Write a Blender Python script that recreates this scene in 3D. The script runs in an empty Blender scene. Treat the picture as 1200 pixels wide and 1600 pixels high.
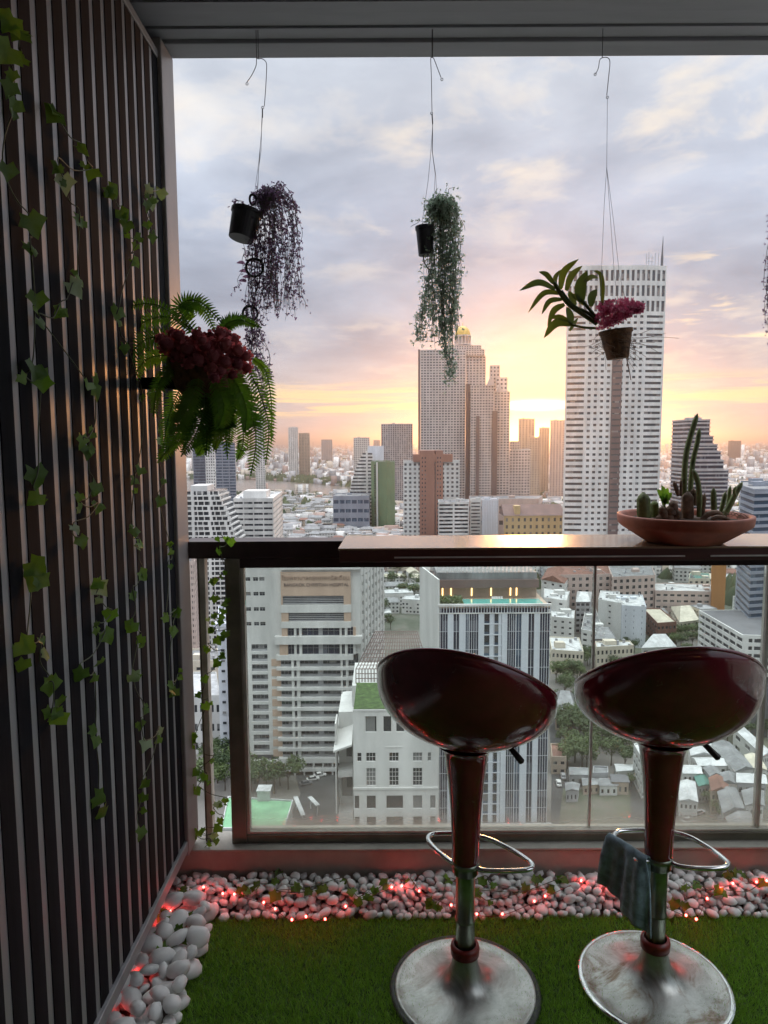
import bpy, bmesh, math, random
import numpy as np
from mathutils import Vector, Matrix, noise as mnoise
R = math.radians
rnd = random.Random(7)
SC = bpy.context.scene
COL = SC.collection

# ---------------------------------------------------------------- camera
F = 1100.0
CAMZ = 1.5
cam_d = bpy.data.cameras.new('camera')
cam = bpy.data.objects.new('camera', cam_d); COL.objects.link(cam)
cam.location = (0, 0, CAMZ)
CR = Matrix.Rotation(R(90 - 5.71), 3, 'X') @ Matrix.Rotation(R(-0.32), 3, 'Z')
cam.rotation_euler = CR.to_euler()
cam_d.sensor_fit = 'VERTICAL'; cam_d.sensor_height = 36.0
cam_d.lens = 36.0 * F / 1600.0
cam_d.clip_start = 0.02; cam_d.clip_end = 90000
SC.camera = cam

# the photo's pixels (1200 x 1600) as sight lines, to measure real positions on known planes
def ray(x, y):
    return CR @ Vector(((x - 600) / F, -(y - 800) / F, -1))
def at(x, y, Y):
    r = ray(x, y); s = Y / r.y
    return Vector((r.x * s, Y, CAMZ + r.z * s))
def atz(x, y, z):
    r = ray(x, y); s = (z - CAMZ) / r.z
    return Vector((r.x * s, r.y * s, z))
def atx(x, y, X):
    r = ray(x, y); s = X / r.x
    return Vector((X, r.y * s, CAMZ + r.z * s))
GZ = CAMZ - 120.0          # street level: the balcony is some thirty-five floors up

# ---------------------------------------------------------------- sun, sky, exposure
sd = ray(838, 633).normalized()
SUN_EL = math.asin(sd.z); SUN_AZ = math.atan2(sd.x, sd.y)
sun_d = bpy.data.lights.new('sun', 'SUN'); sun = bpy.data.objects.new('sun', sun_d); COL.objects.link(sun)
sun_d.energy = 0.85; sun_d.angle = R(10); sun_d.color = (1.0, 0.42, 0.13)
sun.rotation_euler = Vector(sd).to_track_quat('Z', 'Y').to_euler()
SC.view_settings.view_transform = 'Standard'; SC.view_settings.look = 'None'
SC.view_settings.exposure = 1.38; SC.view_settings.gamma = 1.0; SC.view_settings.use_curve_mapping = False
SC.cycles.use_denoising = True
SC.cycles.max_bounces = 7; SC.cycles.diffuse_bounces = 4; SC.cycles.glossy_bounces = 3
SC.cycles.transmission_bounces = 4; SC.cycles.transparent_max_bounces = 12; SC.cycles.volume_bounces = 0
SC.cycles.sample_clamp_indirect = 4.0
SC.cycles.caustics_reflective = False; SC.cycles.caustics_refractive = False

W = bpy.data.worlds.new('World'); SC.world = W; W.use_nodes = True
nt = W.node_tree; nt.nodes.clear()
def N(tree, t, **k):
    n = tree.nodes.new(t)
    for a, b in k.items(): setattr(n, a, b)
    return n
class G:
    """tiny expression helper for shader nodes"""
    def __init__(s, tree): s.t = tree
    def _in(s, sock, v):
        if isinstance(v, (int, float)): sock.default_value = v
        elif isinstance(v, (tuple, list)): sock.default_value = v
        else: s.t.links.new(v, sock)
    def m(s, op, a, b=0.0, c=None, clamp=False):
        n = N(s.t, 'ShaderNodeMath', operation=op); n.use_clamp = clamp
        s._in(n.inputs[0], a); s._in(n.inputs[1], b)
        if c is not None: s._in(n.inputs[2], c)
        return n.outputs[0]
    def mix(s, f, a, b, mode='MIX'):
        n = N(s.t, 'ShaderNodeMix', data_type='RGBA', blend_type=mode)
        s._in(n.inputs[0], f)
        s._in(n.inputs[6], a if not isinstance(a, tuple) else (*a, 1)); s._in(n.inputs[7], b if not isinstance(b, tuple) else (*b, 1))
        return n.outputs[2]
    def ramp(s, v, stops, interp='LINEAR'):
        n = N(s.t, 'ShaderNodeValToRGB'); n.color_ramp.interpolation = interp
        e = n.color_ramp.elements
        while len(e) < len(stops): e.new(0.5)
        for q, (p, c) in zip(e, stops):
            q.position = p; q.color = (*c, 1) if isinstance(c, tuple) else (c, c, c, 1)
        s._in(n.inputs[0], v)
        return n.outputs[0]
    def noise(s, vec, scale, detail=5, rough=0.5, dist=0.0, out=0):
        n = N(s.t, 'ShaderNodeTexNoise'); n.inputs['Scale'].default_value = scale
        n.inputs['Detail'].default_value = detail; n.inputs['Roughness'].default_value = rough
        n.inputs['Distortion'].default_value = dist
        if vec is not None: s.t.links.new(vec, n.inputs['Vector'])
        return n.outputs[out]
    def comb(s, x, y, z):
        n = N(s.t, 'ShaderNodeCombineXYZ')
        for i, v in enumerate((x, y, z)): s._in(n.inputs[i], v)
        return n.outputs[0]
g = G(nt)
tc = N(nt, 'ShaderNodeTexCoord')
sx = N(nt, 'ShaderNodeSeparateXYZ'); nt.links.new(tc.outputs['Generated'], sx.inputs[0])
dx, dy, dz = sx.outputs
el = g.m('ARCSINE', dz); az = g.m('ARCTAN2', dx, dy)
up = g.m('MAXIMUM', dz, 0.0)
# layered evening cloud deck over a clear sky
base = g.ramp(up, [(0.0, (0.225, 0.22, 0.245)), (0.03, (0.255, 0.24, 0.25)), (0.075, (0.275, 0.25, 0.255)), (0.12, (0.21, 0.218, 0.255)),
                   (0.19, (0.18, 0.205, 0.255)), (0.30, (0.215, 0.243, 0.30)), (0.42, (0.28, 0.302, 0.342)), (0.56, (0.36, 0.395, 0.44)), (0.70, (0.85, 0.9, 0.96)), (1.0, (1.9, 1.96, 2.02))])  # unseen high sky is raised well above the low sky to light the balcony
inv = g.m('DIVIDE', 1.0, g.m('ADD', up, 0.13))
pv = g.comb(g.m('MULTIPLY', dx, inv), g.m('MULTIPLY', dy, inv), g.m('MULTIPLY', up, 0.8))
n1 = g.noise(pv, 1.5, 7, 0.56, 0.5)
n2 = g.noise(pv, 3.6, 7, 0.6, 0.25)
n3 = g.noise(pv, 0.7, 3, 0.5, 0.0)
shade = g.m('ADD', g.m('MULTIPLY', g.m('SUBTRACT', n1, 0.5), 1.15), g.m('MULTIPLY', g.m('SUBTRACT', n2, 0.5), 0.5))
fade = g.ramp(up, [(0.0, 0.15), (0.08, 0.5), (0.16, 1.0)])
mul = g.m('ADD', 1.0, g.m('MULTIPLY', shade, fade))
cl = g.mix(1.0, base, g.comb(mul, g.m('ADD', g.m('MULTIPLY', mul, 0.96), 0.04), g.m('ADD', g.m('MULTIPLY', mul, 0.86), 0.14)), 'MULTIPLY')
# sunlit peach flecks on the cloud undersides
pk = g.m('MULTIPLY', g.ramp(n2, [(0.50, 0.0), (0.66, 1.0)]), g.ramp(n3, [(0.44, 0.0), (0.60, 1.0)]))
pk = g.m('MULTIPLY', pk, g.ramp(up, [(0.05, 0.3), (0.22, 0.6), (0.5, 0.5), (0.8, 0.2)]))
west = g.ramp(dy, [(0.0, 0.15), (0.8, 1.0)])
cl = g.mix(g.m('MULTIPLY', pk, west), cl, (0.50, 0.42, 0.32))
# long bright slits low over the horizon
sv = g.comb(g.m('MULTIPLY', az, 2.6), g.m('MULTIPLY', el, 60.0), 3.0)
n4 = g.noise(sv, 1.6, 6, 0.66, 0.5)
band = g.m('MULTIPLY', g.ramp(up, [(0.024, 0.0), (0.042, 1.0), (0.068, 0.9), (0.092, 0.0)]), g.ramp(n4, [(0.49, 0.0), (0.57, 1.0)]))
cl = g.mix(g.m('MULTIPLY', g.m('MULTIPLY', band, west), 0.75), cl, (0.62, 0.43, 0.18))
n5 = g.noise(g.comb(g.m('MULTIPLY', az, 5.0), g.m('MULTIPLY', el, 26.0), 9.0), 1.6, 6, 0.6, 0.6)
fl = g.m('MULTIPLY', g.ramp(up, [(0.08, 0.0), (0.11, 1.0), (0.2, 0.7), (0.28, 0.0)]), g.ramp(n5, [(0.58, 0.0), (0.68, 1.0)]))
east = g.ramp(az, [(0.30, 0.0), (0.42, 1.0)])
cl = g.mix(g.m('MULTIPLY', g.m('MULTIPLY', fl, east), 0.8), cl, (0.60, 0.46, 0.28))
# the glow round the sun behind the clouds
def gauss(sa, se, da=0.0, de=0.0):
    a = g.m('DIVIDE', g.m('SUBTRACT', az, SUN_AZ + da), sa); b = g.m('DIVIDE', g.m('SUBTRACT', el, SUN_EL + de), se)
    return g.m('EXPONENT', g.m('MULTIPLY', g.m('ADD', g.m('MULTIPLY', a, a), g.m('MULTIPLY', b, b)), -1.0))
cl = g.mix(g.m('MULTIPLY', gauss(0.15, 0.075), 0.55), cl, (0.44, 0.235, 0.165))
cl = g.mix(g.m('MULTIPLY', gauss(0.07, 0.036, 0.0, -0.004), 0.9), cl, (0.56, 0.27, 0.06))
cl = g.mix(g.m('MULTIPLY', gauss(0.065, 0.0075), 0.95), cl, (1.3, 0.80, 0.14))
cl = g.mix(gauss(0.03, 0.0045), cl, (6.0, 5.2, 3.0))
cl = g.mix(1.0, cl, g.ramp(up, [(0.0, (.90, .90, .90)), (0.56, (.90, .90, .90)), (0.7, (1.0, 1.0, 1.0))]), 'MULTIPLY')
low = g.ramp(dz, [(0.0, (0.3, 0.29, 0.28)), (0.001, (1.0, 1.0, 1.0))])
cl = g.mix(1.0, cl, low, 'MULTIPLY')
sky = N(nt, 'ShaderNodeTexSky', sky_type='NISHITA'); sky.sun_disc = False
sky.sun_elevation = SUN_EL; sky.sun_rotation = SUN_AZ; sky.air_density = 1.4; sky.dust_density = 2.0
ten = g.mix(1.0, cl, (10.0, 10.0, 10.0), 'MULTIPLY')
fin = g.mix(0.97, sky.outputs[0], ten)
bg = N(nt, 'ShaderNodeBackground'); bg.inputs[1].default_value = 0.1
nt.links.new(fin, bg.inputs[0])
wo = N(nt, 'ShaderNodeOutputWorld'); nt.links.new(bg.outputs[0], wo.inputs[0])

# ---------------------------------------------------------------- materials
def new_mat(name):
    m = bpy.data.materials.new(name); m.use_nodes = True
    return m, m.node_tree, m.node_tree.nodes['Principled BSDF']
def mat(name, col, rough=0.6, var=0.12, scale=3.0, metal=0.0, spec=0.5, bump=0.0, bscale=None, col2=None, coat=0.0, detail=5, stretch=None, dirt=0.0):
    m, t, p = new_mat(name); q = G(t)
    tcn = N(t, 'ShaderNodeTexCoord'); v = tcn.outputs['Object']
    if stretch:
        mp = N(t, 'ShaderNodeMapping'); mp.inputs['Scale'].default_value = stretch
        t.links.new(v, mp.inputs[0]); v = mp.outputs[0]
    nn = q.noise(v, scale, detail, 0.6)
    c2 = col2 or tuple(min(1, c * (1 + 2.2 * var)) for c in col)
    c1 = tuple(c * (1 - 2.2 * var) for c in col) if not col2 else col
    c = q.ramp(nn, [(0.32, c1), (0.68, c2)])
    if dirt:
        d = q.noise(v, scale * 0.23, 7, 0.7, 0.6)
        c = q.mix(q.ramp(d, [(0.45, 0.0), (0.7, dirt)]), c, tuple(x * 0.45 for x in col))
    t.links.new(c, p.inputs['Base Color'])
    p.inputs['Roughness'].default_value = rough; p.inputs['Metallic'].default_value = metal
    p.inputs['Specular IOR Level'].default_value = spec
    if coat: p.inputs['Coat Weight'].default_value = coat; p.inputs['Coat Roughness'].default_value = 0.08
    if bump:
        b = N(t, 'ShaderNodeBump'); b.inputs['Strength'].default_value = bump
        b.inputs['Distance'].default_value = 1.0 / (bscale or scale) * 0.3
        t.links.new(q.noise(v, bscale or scale, 4, 0.6), b.inputs['Height']); t.links.new(b.outputs[0], p.inputs['Normal'])
    return m
def leafmat(name, col, col2, trans=0.35, scale=30.0, rough=0.45, tint=(1.5, 1.7, 0.7)):
    m, t, p = new_mat(name); q = G(t)
    oi = N(t, 'ShaderNodeObjectInfo'); tcn = N(t, 'ShaderNodeTexCoord')
    nn = q.noise(tcn.outputs['Object'], scale, 3, 0.6)
    f = q.m('ADD', q.m('MULTIPLY', oi.outputs['Random'], 0.4), q.m('MULTIPLY', nn, 0.7))
    c = q.ramp(f, [(0.3, col), (0.8, col2)])
    t.links.new(c, p.inputs['Base Color']); p.inputs['Roughness'].default_value = rough
    tr = N(t, 'ShaderNodeBsdfTranslucent'); t.links.new(q.mix(1.0, c, tint, 'MULTIPLY'), tr.inputs[0])
    mx = N(t, 'ShaderNodeMixShader'); mx.inputs[0].default_value = trans
    t.links.new(p.outputs[0], mx.inputs[1]); t.links.new(tr.outputs[0], mx.inputs[2])
    t.links.new(mx.outputs[0], t.nodes['Material Output'].inputs[0])
    return m
def winmat(name, dark, light, cell=(3.0, 3.0, 3.5), rough=0.12, frac=0.75):
    """window glass of a tower: some rooms dark, some with pale curtains, one tone per room"""
    m, t, p = new_mat(name); q = G(t)
    tcn = N(t, 'ShaderNodeTexCoord'); mp = N(t, 'ShaderNodeMapping')
    mp.inputs['Scale'].default_value = tuple(1.0 / c for c in cell)
    t.links.new(tcn.outputs['Object'], mp.inputs[0])
    vm = N(t, 'ShaderNodeVectorMath', operation='FLOOR'); t.links.new(mp.outputs[0], vm.inputs[0])
    oi = N(t, 'ShaderNodeObjectInfo'); ad = N(t, 'ShaderNodeVectorMath', operation='ADD'); t.links.new(vm.outputs[0], ad.inputs[0])
    t.links.new(q.m('MULTIPLY', oi.outputs['Random'], 97.0), ad.inputs[1])
    wn = N(t, 'ShaderNodeTexWhiteNoise'); t.links.new(ad.outputs[0], wn.inputs[0])
    c = q.ramp(wn.outputs[0], [(0.0, dark), (frac, tuple(d * 1.6 for d in dark)), (frac + 0.02, light), (1.0, tuple((a + b) / 2 for a, b in zip(dark, light)))], 'CONSTANT')
    t.links.new(c, p.inputs['Base Color']); p.inputs['Roughness'].default_value = rough
    return m

M = {}
M['alu'] = mat('aluminium_batten', (0.31, 0.31, 0.325), 0.42, 0.08, 14, metal=0.25, stretch=(1, 1, 0.15), bump=0.02, bscale=60)
M['jamb'] = mat('jamb_paint', (0.30, 0.27, 0.265), 0.4, 0.06, 6, dirt=0.3)
M['board'] = mat('dark_board', (0.012, 0.012, 0.016), 0.85, 0.2, 20, spec=0.12, stretch=(1, 1, 0.06), bump=0.1, bscale=50)
M['ceil'] = mat('ceiling_board', (0.34, 0.35, 0.405), 0.6, 0.06, 4, stretch=(0.3, 2, 1), dirt=0.25)
M['wall'] = mat('balcony_wall', (0.62, 0.61, 0.60), 0.8, 0.05, 3, bump=0.05, bscale=80)
M['kerb'] = mat('kerb_paint', (0.40, 0.36, 0.31), 0.7, 0.08, 6, dirt=0.5, bump=0.08, bscale=60)
M['sill'] = mat('sill_render', (0.42, 0.40, 0.36), 0.75, 0.08, 12, dirt=0.4, bump=0.15, bscale=90)
M['rail'] = mat('rail_paint', (0.050, 0.030, 0.030), 0.3, 0.15, 8, dirt=0.3, spec=0.6)
M['frame'] = mat('frame_bronze', (0.19, 0.17, 0.13), 0.42, 0.12, 10, dirt=0.4)
M['frame_l'] = mat('frame_pale', (0.60, 0.58, 0.52), 0.5, 0.1, 10, dirt=0.3)
M['counter'] = mat('counter_wood', (0.34, 0.23, 0.14), 0.27, 0.1, 3, stretch=(0.25, 6, 1), bump=0.03, bscale=14, dirt=0.3, coat=0.6)
M['counter_e'] = mat('counter_edge', (0.085, 0.032, 0.024), 0.35, 0.12, 6, stretch=(0.3, 1, 5))
M['turf_base'] = mat('turf_backing', (0.06, 0.11, 0.02), 0.95, 0.2, 30)
M['tile'] = mat('floor_tile', (0.20, 0.17, 0.15), 0.6, 0.1, 6)
M['terra'] = mat('terracotta', (0.36, 0.11, 0.065), 0.55, 0.12, 14, dirt=0.3, bump=0.06, bscale=60)
M['soil'] = mat('soil', (0.05, 0.032, 0.022), 0.95, 0.3, 60, bump=0.6, bscale=80)
M['blackpl'] = mat('black_plastic', (0.045, 0.046, 0.056), 0.5, 0.15, 20)
M['wire'] = mat('galvanised_wire', (0.16, 0.16, 0.17), 0.4, 0.1, 40, metal=0.7)
M['chrome'] = mat('chrome', (0.72, 0.72, 0.72), 0.09, 0.03, 8, metal=1.0)
M['colm'] = mat('worn_chrome', (0.30, 0.34, 0.27), 0.28, 0.15, 12, metal=1.0, dirt=0.5)
M['redpl'] = mat('maroon_plastic', (0.15, 0.010, 0.020), 0.16, 0.25, 5, coat=0.7)
_t = M['redpl'].node_tree; _q = G(_t); _c = N(_t, 'ShaderNodeTexCoord')
_t.links.new(_q.ramp(_q.noise(_c.outputs['Object'], 22, 7, .7, .6), [(.35, .13), (.6, .20), (.75, .42)]), _t.nodes['Principled BSDF'].inputs['Roughness'])
M['redring'] = mat('red_collar', (0.20, 0.018, 0.014), 0.35, 0.2, 20)
M['grip'] = mat('lever_grip', (0.02, 0.012, 0.012), 0.4, 0.1, 20)
M['rubber'] = mat('rubber_rim', (0.05, 0.055, 0.05), 0.6, 0.2, 30, dirt=0.5)
M['towel'] = mat('towel_cloth', (0.34, 0.46, 0.54), 0.95, 0.18, 40, bump=0.5, bscale=380)
M['towelb'] = mat('towel_border', (0.27, 0.37, 0.44), 0.95, 0.12, 40, bump=0.3, bscale=300)
M['leaf'] = leafmat('ivy_leaf', (0.07, 0.14, 0.025), (0.19, 0.32, 0.05), 0.4, 40)
M['leafpale'] = leafmat('ivy_leaf_pale', (0.22, 0.30, 0.17), (0.40, 0.48, 0.32), 0.3, 40)
M['stem'] = mat('ivy_stem', (0.11, 0.12, 0.07), 0.6, 0.15, 30)
M['fern'] = leafmat('fern_leaf', (0.045, 0.12, 0.025), (0.16, 0.28, 0.04), 0.4, 20)
M['rose'] = leafmat('rose_petal', (0.27, 0.065, 0.085), (0.52, 0.17, 0.18), 0.4, 25, 0.7, tint=(1.5, 1.1, 1.1))
M['trailg'] = leafmat('trailing_green', (0.24, 0.31, 0.27), (0.44, 0.50, 0.44), 0.5, 12, tint=(1.15, 1.3, 1.1))
M['trailp'] = leafmat('trailing_purple', (0.16, 0.13, 0.19), (0.30, 0.21, 0.28), 0.45, 12, tint=(1.2, 1.05, 1.35))
M['orchid'] = leafmat('orchid_leaf', (0.06, 0.085, 0.03), (0.15, 0.15, 0.03), 0.25, 9)
M['magenta'] = leafmat('magenta_petal', (0.30, 0.05, 0.11), (0.52, 0.12, 0.22), 0.35, 30, 0.6, tint=(1.3, 1.0, 1.0))
M['cactus'] = mat('cactus_skin', (0.16, 0.20, 0.07), 0.55, 0.2, 40, bump=0.2, bscale=120)
M['cactus_b'] = mat('cactus_brown', (0.18, 0.11, 0.07), 0.7, 0.25, 50, bump=0.3, bscale=120)
M['root'] = mat('dry_root', (0.16, 0.11, 0.07), 0.9, 0.2, 40)
M['potb'] = mat('brown_pot', (0.15, 0.075, 0.035), 0.8, 0.3, 60, bump=0.5, bscale=90)
def pebble_mat():
    m, t, p = new_mat('pebble_stone'); q = G(t)
    oi = N(t, 'ShaderNodeObjectInfo'); tcn = N(t, 'ShaderNodeTexCoord'); gm = N(t, 'ShaderNodeNewGeometry')
    r_ = q.m('FRACT', q.m('ADD', oi.outputs['Random'], gm.outputs['Random Per Island']))
    nn = q.noise(tcn.outputs['Object'], 2.5, 5, 0.6)
    c = q.ramp(q.m('ADD', q.m('MULTIPLY', r_, 0.6), q.m('MULTIPLY', nn, 0.4)), [(0.1, (0.44, 0.44, 0.45)), (0.35, (0.72, 0.72, 0.71)), (0.8, (0.88, 0.87, 0.86))])
    t.links.new(c, p.inputs['Base Color']); p.inputs['Roughness'].default_value = 0.5
    p.inputs['Subsurface Weight'].default_value = 0.0
    return m
M['pebble'] = pebble_mat()
def glass_mat(name, tint, dust, z0=None, z1=None, refl=1.0):
    """dusty balcony glass: mostly clear, a thin mirror, a film of dust that is thicker low down where rain splashes"""
    m, t, p = new_mat(name); q = G(t); t.nodes.remove(p)
    tr = N(t, 'ShaderNodeBsdfTransparent'); tr.inputs[0].default_value = (*tint, 1)
    gl = N(t, 'ShaderNodeBsdfGlossy'); gl.inputs['Roughness'].default_value = 0.02
    df = N(t, 'ShaderNodeBsdfDiffuse'); df.inputs[0].default_value = (0.62, 0.62, 0.56, 1)
    tl = N(t, 'ShaderNodeBsdfTranslucent'); tl.inputs[0].default_value = (0.62, 0.62, 0.56, 1)
    dd = N(t, 'ShaderNodeMixShader'); dd.inputs[0].default_value = 0.6
    t.links.new(df.outputs[0], dd.inputs[1]); t.links.new(tl.outputs[0], dd.inputs[2])
    fr = N(t, 'ShaderNodeFresnel'); fr.inputs[0].default_value = 1.5
    m1 = N(t, 'ShaderNodeMixShader'); t.links.new(q.m('MULTIPLY', fr.outputs[0], refl), m1.inputs[0])
    t.links.new(tr.outputs[0], m1.inputs[1]); t.links.new(gl.outputs[0], m1.inputs[2])
    tcn = N(t, 'ShaderNodeTexCoord'); gm = N(t, 'ShaderNodeSeparateXYZ'); t.links.new(tcn.outputs['Object'], gm.inputs[0])
    nn = q.noise(tcn.outputs['Object'], 3.0, 6, 0.65)
    f = q.m('MULTIPLY', q.m('ADD', nn, 0.5), dust)
    if z0 is not None:
        gz = q.m('DIVIDE', q.m('SUBTRACT', gm.outputs[2], z0), z1 - z0)
        f = q.m('ADD', f, q.m('MULTIPLY', q.ramp(gz, [(0.0, 0.62), (0.07, 0.22), (0.22, 0.05), (0.6, 0.0)]), q.m('ADD', q.m('MULTIPLY', nn, 0.9), 0.25)), clamp=True)
    m2 = N(t, 'ShaderNodeMixShader'); t.links.new(f, m2.inputs[0])
    t.links.new(m1.outputs[0], m2.inputs[1]); t.links.new(dd.outputs[0], m2.inputs[2])
    t.links.new(m2.outputs[0], t.nodes['Material Output'].inputs[0])
    return m
def emis(name, col, s):
    m, t, p = new_mat(name)
    p.inputs['Base Color'].default_value = (*col, 1); p.inputs['Emission Color'].default_value = (*col, 1)
    p.inputs['Emission Strength'].default_value = s
    return m
M['bulb'] = emis('red_bulb', (1.0, 0.05, 0.04), 14.0)
M['warm'] = emis('warm_lamp', (1.0, 0.62, 0.25), 1.6)

# ---------------------------------------------------------------- object helpers
def tag(o, label=None, cat=None, group=None, kind=None):
    if label: o['label'] = label
    if cat: o['category'] = cat
    if group: o['group'] = group
    if kind: o['kind'] = kind
    return o
def empty(name, loc, label=None, cat=None, group=None, rz=0.0):
    o = bpy.data.objects.new(name, None); COL.objects.link(o)
    o.empty_display_size = 0.1; o.location = loc; o.rotation_euler = (0, 0, rz)
    return tag(o, label, cat, group)
def link(name, me, parent=None, loc=None, rot=None, scale=None):
    o = bpy.data.objects.new(name, me); COL.objects.link(o)
    if parent is not None: o.parent = parent
    if loc is not None: o.location = loc
    if rot is not None: o.rotation_euler = rot
    if scale is not None: o.scale = scale if not isinstance(scale, (int, float)) else (scale,) * 3
    return o
class MB:
    def __init__(s, org=(0, 0, 0)):
        s.v = []; s.f = []; s.mi = []; s.o = Vector(org); s.k = 0; s.M = None
    def add(s, vs, fs):
        b = len(s.v)
        for p in vs:
            p = Vector(p)
            if s.M is not None: p = s.M @ p
            s.v.append(p - s.o)
        for f in fs: s.f.append([b + i for i in f]); s.mi.append(s.k)
    def box(s, x0, y0, z0, x1, y1, z1):
        s.add([(x0, y0, z0), (x1, y0, z0), (x1, y1, z0), (x0, y1, z0), (x0, y0, z1), (x1, y0, z1), (x1, y1, z1), (x0, y1, z1)],
              [(0, 3, 2, 1), (4, 5, 6, 7), (0, 1, 5, 4), (1, 2, 6, 5), (2, 3, 7, 6), (3, 0, 4, 7)])
    def obox(s, O, u, n, u0, u1, n0, n1, z0, z1):
        """box on a face: u along it, n outward, z up; O is the face's start"""
        P = []
        for z in (z0, z1):
            for a, b in ((u0, n1), (u1, n1), (u1, n0), (u0, n0)):
                P.append((O[0] + u[0] * a + n[0] * b, O[1] + u[1] * a + n[1] * b, z))
        s.add(P, [(0, 3, 2, 1), (4, 5, 6, 7), (0, 1, 5, 4), (1, 2, 6, 5), (2, 3, 7, 6), (3, 0, 4, 7)])
    def prism(s, P, z0, z1):
        n = len(P)
        s.add([(p[0], p[1], z0) for p in P] + [(p[0], p[1], z1) for p in P],
              [tuple(reversed(range(n))), tuple(range(n, 2 * n))] + [(i, (i + 1) % n, n + (i + 1) % n, n + i) for i in range(n)])
    def ring(s, A, B, z0, z1):
        n = len(A)
        V = [(p[0], p[1], z0) for p in A] + [(p[0], p[1], z1) for p in A] + [(p[0], p[1], z0) for p in B] + [(p[0], p[1], z1) for p in B]
        Fs = []
        for i in range(n):
            j = (i + 1) % n
            Fs += [(i, j, n + j, n + i), (2 * n + j, 2 * n + i, 3 * n + i, 3 * n + j), (n + i, n + j, 3 * n + j, 3 * n + i), (j, i, 2 * n + i, 2 * n + j)]
        s.add(V, Fs)
    def tube(s, pts, r, n=6, cap=True):
        pts = [Vector(p) for p in pts]
        rs = r if isinstance(r, (list, tuple)) else [r] * len(pts)
        prev = None; V = []
        for i, p in enumerate(pts):
            d = (pts[min(i + 1, len(pts) - 1)] - pts[max(i - 1, 0)]).normalized()
            if prev is None:
                a = Vector((0, 0, 1)) if abs(d.z) < 0.9 else Vector((1, 0, 0))
                x = d.cross(a).normalized()
            else:
                x = (prev - d * prev.dot(d)).normalized()
            prev = x; y = d.cross(x)
            for k in range(n):
                a = 2 * math.pi * k / n
                V.append(p + (x * math.cos(a) + y * math.sin(a)) * rs[i])
        Fs = []
        for i in range(len(pts) - 1):
            for k in range(n):
                Fs.append((i * n + k, i * n + (k + 1) % n, (i + 1) * n + (k + 1) % n, (i + 1) * n + k))
        if cap: Fs += [tuple(reversed(range(n))), tuple(range((len(pts) - 1) * n, len(pts) * n))]
        s.add(V, Fs)
    def lathe(s, prof, c, n=32, ribs=0, ribd=0.0):
        V = []; Fs = []
        for (r, z) in prof:
            for k in range(n):
                a = 2 * math.pi * k / n
                rr = r * (1 + (ribd if (ribs and k % 2) else 0))
                V.append((c[0] + rr * math.cos(a), c[1] + rr * math.sin(a), c[2] + z))
        for i in range(len(prof) - 1):
            for k in range(n):
                Fs.append((i * n + k, i * n + (k + 1) % n, (i + 1) * n + (k + 1) % n, (i + 1) * n + k))
        s.add(V, Fs)
    def mesh(s, name, mats, smooth=False):
        me = bpy.data.meshes.new(name)
        me.from_pydata([tuple(p) for p in s.v], [], s.f)
        for m in (mats if isinstance(mats, (list, tuple)) else [mats]): me.materials.append(m)
        if any(s.mi): me.polygons.foreach_set('material_index', s.mi)
        if smooth: me.polygons.foreach_set('use_smooth', [True] * len(me.polygons))
        me.update()
        return me
    def build(s, name, mats, parent=None, smooth=False, bevel=0.0, **k):
        o = link(name, s.mesh(name, mats, smooth), parent)
        if parent is None and s.o.length: o.location = s.o
        if bevel:
            b = o.modifiers.new('bevel', 'BEVEL'); b.width = bevel; b.segments = 2; b.limit_method = 'ANGLE'
        return tag(o, **k) if k else o
def smooth_path(P, n=6):
    """Catmull-Rom through points"""
    P = [Vector(p) for p in P]
    if len(P) < 3: return [P[0].lerp(P[1], i / n) for i in range(n + 1)]
    Q = [P[0] * 2 - P[1]] + P + [P[-1] * 2 - P[-2]]; out = []
    for i in range(1, len(Q) - 2):
        a, b, c, d = Q[i - 1:i + 3]
        for k in range(n):
            t = k / n
            out.append(0.5 * ((2 * b) + (c - a) * t + (2 * a - 5 * b + 4 * c - d) * t * t + (3 * b - a - 3 * c + d) * t ** 3))
    out.append(P[-1]); return out
# ================================================================ BALCONY (structure)
RY = 2.285      # railing plane
WX = -0.655     # face of the slatted wall
ZB, ZT = 0.185, 2.64
# floor and turf
m_ = MB(); m_.box(-1.2, -1.0, -0.25, 2.24, 2.34, -0.012); m_.build('floor', M['tile'], kind='structure')
m_ = MB(); m_.box(-0.56, -0.6, -0.008, 2.0, 2.085, 0.0); m_.build('turf_backing', M['turf_base'], kind='structure')
# kerb under the railing
kerb = MB(); kerb.box(-1.2, 2.25, -0.2, 2.24, 2.35, 0.128)
kb = kerb.build('kerb', M['kerb'], bevel=0.006, kind='structure')
sl = MB(); sl.box(-1.2, 2.243, 0.1285, 2.24, 2.36, 0.136); sl.build('sill_slab', M['sill'], kb, bevel=0.002)
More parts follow.
